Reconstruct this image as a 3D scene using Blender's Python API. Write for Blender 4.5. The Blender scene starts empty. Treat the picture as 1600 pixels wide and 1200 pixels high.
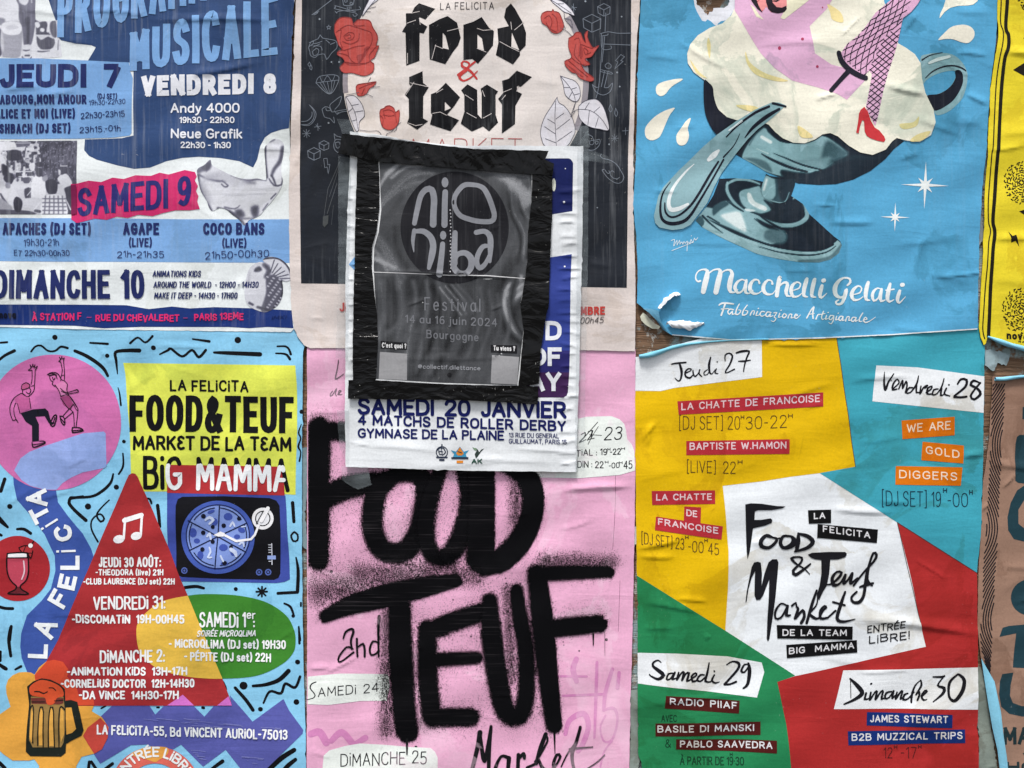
import bpy, math, random
import numpy as np
from mathutils import Vector
from mathutils.geometry import delaunay_2d_cdt as cdt

# ------------------------------------------------------------------ camera, sky, sun, exposure
SC = bpy.context.scene
COL = SC.collection
S = 0.00075                      # one photograph pixel on the wall is 0.75 mm
CZ = 1.45                        # height of the picture's centre above the pavement
def wpos(px, py, h=0.0): return ((px-800)*S, -h*S, CZ+(600-py)*S)

cam = bpy.data.cameras.new('camera'); camo = bpy.data.objects.new('camera', cam); COL.objects.link(camo)
cam.sensor_width = 36; cam.lens = 40
camo.location = (0, -1600*S*40/36, CZ); camo.rotation_euler = (math.radians(90), 0, 0)
cam.clip_start = 0.01; cam.clip_end = 200
SC.camera = camo

SUN_EL, SUN_AZ = 68, 20          # soft sun behind thin cloud, high up in front of the wall
w = bpy.data.worlds.new('World'); SC.world = w; w.use_nodes = True
nt = w.node_tree; nt.nodes.clear()
sky = nt.nodes.new('ShaderNodeTexSky'); sky.sky_type = 'NISHITA'; sky.sun_disc = False
sky.sun_elevation = math.radians(SUN_EL); sky.sun_rotation = math.radians(180-SUN_AZ)
sky.air_density = 1.0; sky.dust_density = 4.0; sky.ozone_density = 1.0
mxs = nt.nodes.new('ShaderNodeHueSaturation'); mxs.inputs['Saturation'].default_value = 0.35
bg = nt.nodes.new('ShaderNodeBackground'); bg.inputs['Strength'].default_value = 0.095
wo = nt.nodes.new('ShaderNodeOutputWorld')
nt.links.new(sky.outputs[0], mxs.inputs['Color']); nt.links.new(mxs.outputs[0], bg.inputs[0]); nt.links.new(bg.outputs[0], wo.inputs[0])
sl = bpy.data.lights.new('sun', 'SUN'); sl.energy = 2.6; sl.angle = math.radians(11); sl.color = (1, 0.97, 0.93)
slo = bpy.data.objects.new('sun', sl); COL.objects.link(slo)
_e, _a = math.radians(SUN_EL), math.radians(SUN_AZ)
sd = Vector((-math.sin(_a)*math.cos(_e), -math.cos(_a)*math.cos(_e), math.sin(_e)))
slo.rotation_euler = sd.to_track_quat('Z', 'Y').to_euler(); slo.location = sd*5
SC.view_settings.view_transform = 'Standard'; SC.view_settings.look = 'None'
SC.view_settings.exposure = 0.68; SC.view_settings.gamma = 1; SC.view_settings.use_curve_mapping = False
SC.cycles.transparent_max_bounces = 16
SC.cycles.max_bounces = 6

# ------------------------------------------------------------------ coordinates
# every point is a place on the wall; the letters name the rectangles of the wall it was measured in
MAP = dict(a=(0,0,4.8), b=(220,0,4.8), c=(0,250,4.284), d=(220,200,3.635), e=(450,0,5), f=(720,0,4.286),
 g=(450,200,4.614), h=(720,200,4.286), i=(450,440,3.75), j=(720,440,3.75), k=(980,0,4.8), l=(1260,0,4.8),
 m=(980,240,3.87), n=(1260,240,3.87), o=(1480,0,5), p=(1500,500,4.62), q=(0,520,4.616), r=(180,520,4.616),
 s=(0,740,4.616), t=(220,740,4.614), u=(0,960,5), v=(220,960,5), w=(470,640,4.614), x=(730,640,4.614),
 y=(470,880,3.75), z=(730,880,3.75), A=(980,520,4.616), B=(1260,520,4.616), C=(980,740,4.616), D=(1260,740,4.616),
 E=(980,960,5), F=(1260,960,4.706), G=(1500,560,3.75), H=(1500,860,3.53), I=(0,700,4), J=(1140,760,4.1375),
 M=(1080,180,4.444), N=(0,215,9.6), O=(0,0,12), Q=(300,200,3.873), R=(530,200,2.727), K=(1000,540,8), L=(1080,410,4.444), _=(0,0,1))
def P(s):
    """'k:1,2 3,4' -> list of wall points; a third number is a stroke width"""
    if not isinstance(s, str): return [tuple(map(float, p)) for p in s]
    m = MAP['_']; out = []
    for tok in s.split():
        if len(tok) > 1 and tok[1] == ':': m = MAP[tok[0]]; tok = tok[2:]
        if not tok: continue
        v = [float(a) for a in tok.split(',')]
        out.append((m[0]+v[0]/m[2], m[1]+v[1]/m[2])+((v[2]/m[2],) if len(v) > 2 else ()))
    return out

def spline(pts, closed=False, step=2.5, lo=2, hi=14):
    """Catmull-Rom through pts (tuples of any length); a repeated point is a corner"""
    pts = [tuple(p) for p in pts]
    if closed:
        if pts[0] == pts[-1]: pts = pts[:-1]
        # rotate to a corner when there is one
        for i in range(len(pts)):
            if pts[i] == pts[(i+1) % len(pts)]:
                pts = pts[i+1:]+pts[:i+1]; pts = [pts[0]]+pts if False else pts
                return spline(pts+[pts[0]], False, step, lo, hi)[:-1]
        n = len(pts); P4 = [(pts[i-1], pts[i], pts[(i+1) % n], pts[(i+2) % n]) for i in range(n)]
    else:
        runs = [[pts[0]]]
        for p in pts[1:]:
            if p == runs[-1][-1]:
                runs.append([p])
            else: runs[-1].append(p)
        runs = [r for r in runs if len(r) > 1]
        P4 = []
        for r in runs:
            for i in range(len(r)-1):
                P4.append((r[max(0, i-1)], r[i], r[i+1], r[min(len(r)-1, i+2)]))
        if not P4: return pts
    out = []
    for a, b, c, d in P4:
        L = math.hypot(c[0]-b[0], c[1]-b[1]); k = int(min(hi, max(lo, L/step)))
        for j in range(k):
            t = j/k
            out.append(tuple(0.5*(2*b[q]+(c[q]-a[q])*t+(2*a[q]-5*b[q]+4*c[q]-d[q])*t*t+(3*b[q]-a[q]-3*c[q]+d[q])*t**3) for q in range(len(b))))
    if not closed: out.append(P4[-1][2])
    return out
def ell(cx, cy, rx, ry=None, rot=0, n=0):
    ry = rx if ry is None else ry; n = n or max(10, int(2*math.pi*max(rx, ry)/4)); r = math.radians(rot)
    return [(cx+rx*math.cos(2*math.pi*i/n)*math.cos(r)-ry*math.sin(2*math.pi*i/n)*math.sin(r),
             cy+rx*math.cos(2*math.pi*i/n)*math.sin(r)+ry*math.sin(2*math.pi*i/n)*math.cos(r)) for i in range(n)]
def inside(pt, poly):
    x, y = pt[0], pt[1]; c = False; n = len(poly)
    for i in range(n):
        x1, y1 = poly[i][:2]; x2, y2 = poly[i-1][:2]
        if (y1 > y) != (y2 > y) and x < (x2-x1)*(y-y1)/(y2-y1)+x1: c = not c
    return c
def inside_np(X, Y, poly):
    c = np.zeros(X.shape, bool); n = len(poly)
    for i in range(n):
        x1, y1 = poly[i][:2]; x2, y2 = poly[i-1][:2]
        if y1 == y2: continue
        c ^= ((y1 > Y) != (y2 > Y)) & (X < (x2-x1)*(Y-y1)/(y2-y1)+x1)
    return c
def dens(poly, step):
    out = []
    for i in range(len(poly)):
        a, b = poly[i-1], poly[i]; L = math.hypot(b[0]-a[0], b[1]-a[1]); k = max(1, int(L/step))
        out += [(a[0]+(b[0]-a[0])*j/k, a[1]+(b[1]-a[1])*j/k) for j in range(k)]
    return out
def clip_run(pts, poly, keep=True, step=1.2):
    """the stretches of a polyline that lie inside (or outside) an outline"""
    fine = []
    for a, b in zip(pts[:-1], pts[1:]):
        L = math.hypot(b[0]-a[0], b[1]-a[1]); k = max(1, int(L/step))
        fine += [tuple(a[q]+(b[q]-a[q])*j/k for q in range(len(a))) for j in range(k)]
    fine.append(pts[-1]); runs = []; cur = []
    for p in fine:
        if inside(p, poly) == keep: cur.append(p)
        else:
            if len(cur) > 1: runs.append(cur)
            cur = []
    if len(cur) > 1: runs.append(cur)
    return runs

# ------------------------------------------------------------------ relief of the pasted paper
_rs = np.random.RandomState(5)
_W = [(a*math.cos(t), a*math.sin(t), p, m) for a, t, p, m in
      zip(2*math.pi/_rs.uniform(70, 260, 16), _rs.uniform(0, 6.28, 16), _rs.uniform(0, 6.28, 16), _rs.uniform(.12, .4, 16))]
def vnoise(X, Y, sx, sy, seed=0):
    r = np.random.RandomState(seed).rand(64, 64); u, v = np.asarray(X)/sx+100, np.asarray(Y)/sy+100; i, j = np.floor(u).astype(int), np.floor(v).astype(int); a, b = u-i, v-j
    a = a*a*(3-2*a); b = b*b*(3-2*b); g_ = lambda p, q: r[p % 64, q % 64]
    return (g_(i, j)*(1-a)+g_(i+1, j)*a)*(1-b)+(g_(i, j+1)*(1-a)+g_(i+1, j+1)*a)*b
def relief(X, Y):
    h = np.zeros(X.shape)
    for kx, ky, p, m in _W: h += m*np.sin(kx*X+ky*Y*1.3+p)
    return h+0.0
def ridges(X, Y, R):
    h = np.zeros(X.shape)
    for x0, y0, x1, y1, A, sg in R:
        A = A*1.12
        L = math.hypot(x1-x0, y1-y0); ux, uy = (x1-x0)/L, (y1-y0)/L
        t = ((X-x0)*ux+(Y-y0)*uy)/L; m = (t > -.3) & (t < 1.3)
        if not m.any(): continue
        tt = t[m]; d = -(X[m]-x0)*uy+(Y[m]-y0)*ux
        d = d+4*np.sin(tt*3.0+x0)*min(1, L/120)
        env = np.exp(-((tt-.5)/.36)**4)
        h[m] += A*env*np.exp(-(d/np.where(d*np.sign(uy*0+1) > 0, sg*.75, sg*1.5))**2)
    return h

# ------------------------------------------------------------------ materials
def lin(c):
    c = c/255.0
    return c/12.92 if c <= .04045 else ((c+.055)/1.055)**2.4
def N(nt, t, **kw):
    n = nt.nodes.new(t)
    for k, v in kw.items():
        if k[0] == 'i' and k[1:].isdigit(): n.inputs[int(k[1:])].default_value = v
        else: setattr(n, k, v)
    return n
def noise(nt, pos, sc, scale=1.0, detail=4, rough=.55, dist=0, off=(0, 0, 0)):
    m = N(nt, 'ShaderNodeMapping'); m.inputs['Scale'].default_value = sc; m.inputs['Location'].default_value = off
    nt.links.new(pos, m.inputs[0]); n = N(nt, 'ShaderNodeTexNoise')
    n.inputs['Scale'].default_value = scale; n.inputs['Detail'].default_value = detail
    n.inputs['Roughness'].default_value = rough; n.inputs['Distortion'].default_value = dist
    nt.links.new(m.outputs[0], n.inputs['Vector']); return n.outputs[0]
def rng(nt, v, a, b, c=0., d=1.):
    m = N(nt, 'ShaderNodeMapRange'); m.inputs[1].default_value = a; m.inputs[2].default_value = b
    m.inputs[3].default_value = c; m.inputs[4].default_value = d; nt.links.new(v, m.inputs[0]); return m.outputs[0]
def mixc(nt, f, a, b, mode='MIX'):
    m = N(nt, 'ShaderNodeMix', data_type='RGBA', blend_type=mode)
    for sock, v in ((m.inputs[0], f), (m.inputs[6], a), (m.inputs[7], b)):
        if hasattr(v, 'links'): nt.links.new(v, sock)
        else: sock.default_value = v
    return m.outputs[2]
def mth(nt, op, a, b=0.):
    m = N(nt, 'ShaderNodeMath', operation=op)
    for s_, v in ((m.inputs[0], a), (m.inputs[1], b)):
        if hasattr(v, 'links'): nt.links.new(v, s_)
        else: s_.default_value = v
    return m.outputs[0]
MATS = {}
STYLE = dict(
 plain=dict(),
 blue=dict(streak=.24, stain=.5, stainc=(205,205,195), speck=.3),
 black=dict(streak=.2, stain=.5, stainc=(215,205,190), speck=.6),
 white=dict(stain=.5, stainc=(222,222,220)),
 flyer=dict(streak=.06, speck=.2),
 gelato=dict(stain=.9, stainc=(182,200,198), speck=.12, streak=.05),
 yellow=dict(stain=.7, stainc=(220,205,170)),
 kraft=dict(stain=.8, stainc=(190,178,170), speck=.4),
 memphis=dict(stain=.6, stainc=(200,212,220), speck=.15),
 pink=dict(stain=.5, stainc=(240,208,226), streak=.06, speck=.18),
 geo=dict(stain=.8, stainc=(214,204,184), speck=.15),
)
def ink(rgb, style='plain', rough=.5, spec=.13, bump=1.0, ramp=None, grain=0):
    key = (tuple(rgb), style, rough, str(ramp))
    if key in MATS: return MATS[key]
    st = STYLE[style]
    m = bpy.data.materials.new('print_%s_%d_%d_%d' % ((style,)+tuple(int(v) for v in rgb))); m.use_nodes = True; nt = m.node_tree
    b = nt.nodes['Principled BSDF']; geo = N(nt, 'ShaderNodeNewGeometry'); pos = geo.outputs['Position']
    c = tuple(lin(v) for v in rgb)+(1,)
    mott = rng(nt, noise(nt, pos, (9, 9, 9), 1, 8, .65), .3, .7, .88, 1.08)
    cc = N(nt, 'ShaderNodeVectorMath', operation='SCALE'); cc.inputs[0].default_value = c[:3]
    if ramp:
        at = N(nt, 'ShaderNodeAttribute', attribute_name='dens'); cr_ = N(nt, 'ShaderNodeValToRGB'); e = cr_.color_ramp.elements
        while len(e) < len(ramp): e.new(.5)
        for el, (p_, col_) in zip(e, ramp): el.position = p_; el.color = tuple(lin(v) for v in col_)+(1,)
        gn = mth(nt, 'MULTIPLY', mth(nt, 'SUBTRACT', noise(nt, pos, (1100, 1100, 800), 1, 2, .6), .5), grain)
        nt.links.new(mth(nt, 'ADD', at.outputs['Fac'], gn), cr_.inputs[0]); nt.links.new(cr_.outputs[0], cc.inputs[0])
    nt.links.new(mott, cc.inputs['Scale'])
    cur = cc.outputs[0]
    fine = rng(nt, noise(nt, pos, (420, 420, 420), 1, 3, .6), .3, .7, .93, 1.06)
    f2 = N(nt, 'ShaderNodeVectorMath', operation='SCALE'); nt.links.new(cur, f2.inputs[0]); nt.links.new(fine, f2.inputs['Scale']); cur = f2.outputs[0]
    if st.get('stain'):
        s1 = noise(nt, pos, (7, 7, 7), 1, 7, .62, .8, (3, 1, 2)); s2 = noise(nt, pos, (16, 16, 13), 1, 6, .6, 1.2, (1, 5, 2))
        band = mth(nt, 'MULTIPLY', rng(nt, s1, .54, .60), rng(nt, s2, .40, .62))
        edge = mth(nt, 'SUBTRACT', rng(nt, s1, .525, .545), rng(nt, s1, .55, .60))
        fac = mth(nt, 'MULTIPLY', mth(nt, 'ADD', mth(nt, 'MULTIPLY', band, .8), mth(nt, 'MULTIPLY', edge, mth(nt, 'MULTIPLY', s2, .9))), st['stain'])
        sc = tuple(lin(v) for v in st['stainc'])+(1,)
        cur = mixc(nt, fac, cur, sc, 'MIX' if style == 'pink' else 'MULTIPLY')
    if st.get('streak'):
        k = noise(nt, pos, (260, 260, 7), 1, 4, .6); k2 = noise(nt, pos, (5, 5, 5), 1, 3)
        fac = mth(nt, 'MULTIPLY', mth(nt, 'MULTIPLY', rng(nt, k, .5, .75), rng(nt, k2, .42, .62)), st['streak'])
        cur = mixc(nt, fac, cur, (.55, .58, .62, 1))
    if st.get('speck'):
        k = noise(nt, pos, (380, 380, 300), 1, 2, .5, .6); k2 = noise(nt, pos, (14, 14, 10), 1, 4, .6, 0, (7, 7, 7))
        fac = mth(nt, 'MULTIPLY', mth(nt, 'MULTIPLY', rng(nt, k, .70, .76), rng(nt, k2, .52, .64)), st['speck'])
        cur = mixc(nt, fac, cur, (.72, .72, .70, 1))
    nt.links.new(cur, b.inputs['Base Color'])
    b.inputs['Specular IOR Level'].default_value = spec
    rr = rng(nt, noise(nt, pos, (30, 30, 30), 1, 5), .3, .7, rough-.08, rough+.12); nt.links.new(rr, b.inputs['Roughness'])
    h1 = noise(nt, pos, (10, 10, 42), 1, 4, .5, 1.2); h2 = noise(nt, pos, (900, 900, 900), 1, 2)
    h3 = noise(nt, pos, (55, 55, 130), 1, 3, .5, .6)
    hh = mth(nt, 'ADD', mth(nt, 'ADD', mth(nt, 'MULTIPLY', h1, .00062*bump), mth(nt, 'MULTIPLY', h3, .00010*bump)), mth(nt, 'MULTIPLY', h2, .00002))
    bp = N(nt, 'ShaderNodeBump'); bp.inputs['Strength'].default_value = 1; bp.inputs['Distance'].default_value = 1.0
    nt.links.new(hh, bp.inputs['Height']); nt.links.new(bp.outputs[0], b.inputs['Normal'])
    MATS[key] = m; return m

# ------------------------------------------------------------------ meshes on the wall
def org(p):
    while p is not None:
        if '_o' in p: return p['_o']
        p = p.parent
    return (0, 0, 0)
def make_mesh(name, X, Y, Hh, faces, nrm, mat, parent, attr=None):
    """verts at wall places X, Y, height Hh; faces are turned to look out of the wall"""
    X = np.asarray(X, float); Y = np.asarray(Y, float)
    L = org(parent)
    V = np.stack([(X-800)*S-L[0], -np.asarray(Hh)*S-L[1], CZ+(600-Y)*S-L[2]], 1)
    fl = []
    for f in faces:
        a = 0.0
        for i in range(len(f)):
            p, q = f[i-1], f[i]; a += X[p]*Y[q]-X[q]*Y[p]
        fl.append(f if a < 0 else f[::-1])
    me = bpy.data.meshes.new(name); me.from_pydata(V.tolist(), [], fl)
    if mat: me.materials.append(mat)
    me.polygons.foreach_set('use_smooth', [True]*len(me.polygons))
    if attr is not None:
        a = me.attributes.new('dens', 'FLOAT', 'POINT'); a.data.foreach_set('value', np.asarray(attr, np.float32))
    me.update()
    if nrm is not None: me.normals_split_custom_set_from_vertices(nrm.tolist())
    o = bpy.data.objects.new(name, me); COL.objects.link(o)
    if parent is not None: o.parent = parent
    return o
def tag(o, label=None, cat=None, group=None, kind=None):
    if label: o['label'] = label
    if cat: o['category'] = cat
    if group: o['group'] = group
    if kind: o['kind'] = kind
    return o

STEP = .17
STUFFY = {'foliage', 'crowd', 'feather_dot', 'paint_spot', 'seed_dots', 'fold_crease_dots', 'scuff'}
class Sheet:
    """one pasted thing: an Empty with a paper mesh and printed parts lying on it"""
    def __init__(s, name, label, cat, outline, base, color=(232, 236, 240), style='plain', wr=(), seed=1, nwr=30, part='paper', step=3.3,
                 amp=.6, group=None, holes=(), hfun=None, rough=.5, mat=None, skirt=1.6, single=False, wlen=(25, 110), spec=.13):
        s.out = outline; s.base = base; s.style = style; s.rough = rough; s.step = step; s.hfun = hfun; s.spec = spec
        if name == 'poster':
            rj = random.Random(seed); oj = []
            for k_, (x, y) in enumerate([q_[:2] for q_ in dens(outline, 6)]):
                a_ = .35+(1.6 if rj.random() < .05 else 0); oj.append((x+rj.uniform(-a_, a_), y+rj.uniform(-a_, a_)))
            outline = s.out = oj
        xs = [p[0] for p in outline]; ys = [p[1] for p in outline]; s.bb = (min(xs), min(ys), max(xs), max(ys))
        r = random.Random(seed); R = list(wr)
        for _ in range(nwr):
            x, y = r.uniform(s.bb[0], s.bb[2]), r.uniform(s.bb[1], s.bb[3]); L = r.uniform(*wlen); t = r.gauss(0, .35) if r.random() < .7 else r.uniform(-1.4, 1.4)
            R.append((x, y, x+L*math.cos(t), y+L*math.sin(t), (r.uniform(0, 1)**2.2*1.9+.1)*amp, r.choice((2.6, 3, 4, 5, 8))))
        s.R = R
        c = ((s.bb[0]+s.bb[2])/2, (s.bb[1]+s.bb[3])/2); c = (min(1590, max(10, c[0])), min(1190, max(10, c[1])))
        s.o = bpy.data.objects.new(name, None); COL.objects.link(s.o); s.o.empty_display_size = .02
        s.o.location = wpos(c[0], c[1], base); s.o['_o'] = list(wpos(c[0], c[1], base))
        tag(s.o, label, cat, group)
        s.paper = s.fill(part, [outline], color, 0, holes=holes, mat=mat, skirt=skirt, clip=False)
    def H(s, X, Y, lv=0):
        h = relief(X, Y)+s.base+lv*STEP+ridges(X, Y, s.R)
        if s.hfun: h = h+s.hfun(X, Y)
        return h
    def HN(s, X, Y, lv):
        X = np.asarray(X, float); Y = np.asarray(Y, float); e = .8
        h = s.H(X, Y, lv); gx = (s.H(X+e, Y, lv)-h)/e; gy = (s.H(X, Y+e, lv)-h)/e
        n = np.stack([-gx, -np.ones_like(gx), gy], 1); n /= np.linalg.norm(n, axis=1)[:, None]
        return h, n
    def fill(s, name, polys, color, lv, holes=(), mat=None, parent=None, skirt=0, clip=True, smooth=False, style=None, within=None, rough=None, label=None):
        if len(polys) > 1 and not holes and name not in STUFFY:
            os_ = [s.fill(name, [q], color, lv+.12*i, (), mat, parent, skirt, clip, smooth, style, within, rough, label) for i, q in enumerate(polys)]
            return ([o for o in os_ if o] or [None])[0]
        polys = [P(p) for p in polys]; holes = [P(p) for p in holes]
        if smooth: polys = [spline(p, True) for p in polys]; holes = [spline(p, True) for p in holes]
        xs = [p[0] for q in polys for p in q]; ys = [p[1] for q in polys for p in q]
        x0, x1, y0, y1 = min(xs), max(xs), min(ys), max(ys); g = s.step
        V = []
        if x1-x0 > g*1.5 and y1-y0 > g*1.5:
            gx = np.arange(math.ceil(x0/g)*g, x1, g); gy = np.arange(math.ceil(y0/g)*g, y1, g)
            X, Y = np.meshgrid(gx, gy); X = X+.21*np.sin(Y*1.7); Y = Y+.17*np.sin(X*2.3)
            m = np.zeros(X.shape, bool)
            for p in polys: m |= inside_np(X, Y, p)
            V = [Vector(v) for v in zip(X[m].tolist(), Y[m].tolist())]
        F = []; nP = len(polys)
        allp = [dens(p, g) for p in polys]+[dens(p, g) for p in holes]
        nc = 0
        if clip: allp.append(dens(s.out, g)); nc += 1
        if within is not None: allp.append(dens(P(within), g)); nc += 1
        for p in allp:
            if sum(p[i-1][0]*p[i][1]-p[i][0]*p[i-1][1] for i in range(len(p))) < 0: p = p[::-1]
            k = len(V); V += [Vector(q[:2]) for q in p]; F.append(list(range(k, k+len(p))))
        r = cdt(V, [], F, 0, 1e-4, False)
        vx = np.array([(v[0], v[1]) for v in r[0]]); tr = np.array([list(f) for f in r[2]]); cxy = vx[tr].mean(1); CX, CY = cxy[:, 0], cxy[:, 1]
        ok = np.zeros(len(tr), bool)
        for q in polys: ok |= inside_np(CX, CY, q)
        for q in holes: ok &= ~inside_np(CX, CY, q)
        if clip: ok &= inside_np(CX, CY, s.out)
        if within is not None: ok &= inside_np(CX, CY, P(within))
        fo = tr[ok].tolist()
        if not fo: print('EMPTY', name); return None
        used = sorted({i for f in fo for i in f}); mp = {u: i for i, u in enumerate(used)}
        vv = r[0]; X = np.array([vv[i][0] for i in used]); Y = np.array([vv[i][1] for i in used]); fo = [[mp[i] for i in f] for f in fo]
        h, n = s.HN(X, Y, lv)
        if skirt:
            cnt = {}
            for f in fo:
                for a, b in zip(f, f[1:]+f[:1]): cnt[(a, b)] = cnt.get((a, b), 0)+1
            bd = [(a, b) for (a, b) in cnt if (b, a) not in cnt]
            return s._skirt(name, X, Y, h, n, fo, bd, mat or ink(color, style or s.style, rough or s.rough, s.spec), parent or s.o, skirt)
        o = make_mesh(name, X, Y, h, fo, n, mat or ink(color, style or s.style, rough or s.rough, s.spec), parent or s.o)
        if label: o['label'] = label
        if name in STUFFY: o['kind'] = 'stuff'
        return o
    def _skirt(s, name, X, Y, h, n, fo, bd, mat, parent, depth):
        k = len(X); ring = {}; ex, ey, eh, en = [], [], [], []
        def add(i, dh):
            ex.append(X[i]); ey.append(Y[i]); eh.append(h[i]-dh); en.append(n[i]); return k+len(ex)-1
        L = org(parent); Fo = [f if sum(X[f[i-1]]*Y[f[i]]-X[f[i]]*Y[f[i-1]] for i in range(len(f))) < 0 else f[::-1] for f in fo]
        top = {}; bot = {}; sk = []
        for a, b in bd:
            for i in (a, b):
                if i not in top: top[i] = add(i, 0); bot[i] = add(i, depth)
            sk.append([top[a], bot[a], bot[b], top[b]])
        XX = np.concatenate([X, ex]); YY = np.concatenate([Y, ey]); HH = np.concatenate([h, eh])
        V = np.stack([(XX-800)*S-L[0], -HH*S-L[1], CZ+(600-YY)*S-L[2]], 1)
        me = bpy.data.meshes.new(name); me.from_pydata(V.tolist(), [], Fo+sk); me.materials.append(mat)
        me.polygons.foreach_set('use_smooth', [True]*len(Fo)+[False]*len(sk)); me.update()
        o = bpy.data.objects.new(name, me); COL.objects.link(o); o.parent = parent
        NN = np.concatenate([n, np.array(en)]); me.normals_split_custom_set_from_vertices(NN.tolist())
        return o
    def paint(s, name, outline, ops, lv, ramp, base=.9, g=1.3, grain=.15, parent=None, smooth=False, fn=None, style=None, gain=1):
        """a printed picture: soft-edged tones laid over one another (p = area, s = stroke), read by a colour ramp"""
        out = P(outline); out = spline(out, True) if smooth else out
        xs = [p[0] for p in out]; ys = [p[1] for p in out]
        X, Y = np.meshgrid(np.arange(math.ceil(min(xs)), max(xs), g), np.arange(math.ceil(min(ys)), max(ys), g))
        m = inside_np(X, Y, out) & inside_np(X, Y, s.out); V = [Vector(v) for v in zip(X[m].tolist(), Y[m].tolist())]; k = len(V)
        o2 = dens(out, g); o2 = o2 if sum(o2[i-1][0]*o2[i][1]-o2[i][0]*o2[i-1][1] for i in range(len(o2))) > 0 else o2[::-1]
        V += [Vector(q[:2]) for q in o2]
        r = cdt(V, [], [list(range(k, len(V)))], 0, 1e-4, False); vx = np.array([(v[0], v[1]) for v in r[0]]); tr = np.array([list(f) for f in r[2]])
        c = vx[tr].mean(1); tr = tr[inside_np(c[:, 0], c[:, 1], out) & inside_np(c[:, 0], c[:, 1], s.out)]
        X, Y = vx[:, 0], vx[:, 1]; T_ = np.full(X.shape, float(base))
        if fn: T_ = fn(X, Y, T_)
        for op in ops:
            kind, pts, val, soft = op[:4]; q = pts if not isinstance(pts, str) else P(pts)
            if kind == 'p':
                q = [a[:2] for a in q]; q = spline(q, True, step=4) if len(op) < 5 else q; sg = list(zip(q, q[1:]+q[:1])); sg = [((a[0], a[1], 0), (b[0], b[1], 0)) for a, b in sg]
            else:
                q = spline(q, step=5) if len(q) > 2 else q; sg = [((a[0], a[1], a[2]/2), (b[0], b[1], b[2]/2)) for a, b in zip(q[:-1], q[1:])]
            bx = [a[0] for a, _ in sg]+[sg[-1][1][0]]; by = [a[1] for a, _ in sg]+[sg[-1][1][1]]; R_ = max(a[2] for a, _ in sg)+soft*1.5+1
            mm = (X > min(bx)-R_) & (X < max(bx)+R_) & (Y > min(by)-R_) & (Y < max(by)+R_)
            if not mm.any(): continue
            x, y = X[mm], Y[mm]; D = np.full(x.shape, 1e9)
            for a, b in sg:
                vx_, vy_ = b[0]-a[0], b[1]-a[1]; L2 = vx_*vx_+vy_*vy_+1e-9; t = np.clip(((x-a[0])*vx_+(y-a[1])*vy_)/L2, 0, 1)
                D = np.minimum(D, np.hypot(x-a[0]-t*vx_, y-a[1]-t*vy_)-(a[2]+(b[2]-a[2])*t))
            if kind == 'p': D = np.where(inside_np(x, y, [a[:2] for a, _ in sg]), -D, D)
            al = np.clip(.5-D/(2*max(soft, .4)), 0, 1); al = al*al*(3-2*al); T_[mm] = T_[mm]*(1-al)+val*al
        T_ = base+(T_-base)*gain; h, n = s.HN(X, Y, lv)
        o = make_mesh(name, X, Y, h, tr.tolist(), n, ink((int(base*200), len(ops), int(min(xs)) % 256), style or s.style, s.rough, s.spec, ramp=ramp, grain=grain), parent or s.o, attr=T_)
        return o
    def strokes(s, name, items, color, lv, parent=None, within=None, mat=None, keep=True, rough=None, label=None, clip=True):
        """items: list of (points, width, cap); points may carry their own width"""
        st = Ribbons()
        for it in items:
            pts, wd, cap = (tuple(it)+(None, 'r'))[:3] if len(it) < 3 else it
            runs = [pts]
            if within is not None: runs = clip_run(pts, within, keep)
            if clip:
                runs = [q for r in runs for q in (clip_run(r, s.out) if not all(inside(p, s.out) for p in r) else [r])]
            for r in runs: st.add(r, wd, cap)
        if not st.V: return None
        X = np.array([v[0] for v in st.V]); Y = np.array([v[1] for v in st.V]); dz = np.array([v[2] for v in st.V])
        h, n = s.HN(X, Y, lv)
        o = make_mesh(name, X, Y, h+dz, st.F, n, mat or ink(color, s.style, rough or s.rough, s.spec), parent or s.o)
        if label: o['label'] = label
        return o
    def pen(s, name, strs, color, lv, wd=None, smooth=True, cap='r', **kw):
        """hand-drawn strokes given as point strings"""
        it = []
        for q in strs:
            p = P(q)
            if len(p) == 1: p = [p[0], (p[0][0]+.3,)+tuple(p[0][1:])]
            it.append((spline(p, step=3, hi=10) if smooth and len(p) > 2 else p, wd, cap))
        return s.strokes(name, it, color, lv, **kw)
    def text(s, txt, x0, y0, x1, y1, h, wt, color, lv=5, name='lettering', **kw):
        keys = ('parent', 'within', 'keep', 'mat', 'label', 'clip')
        sk = {k: kw.pop(k) for k in keys if k in kw}
        return s.strokes(name, lettering(txt, x0, y0, x1, y1, h, wt, **kw), color, lv, **sk)

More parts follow.
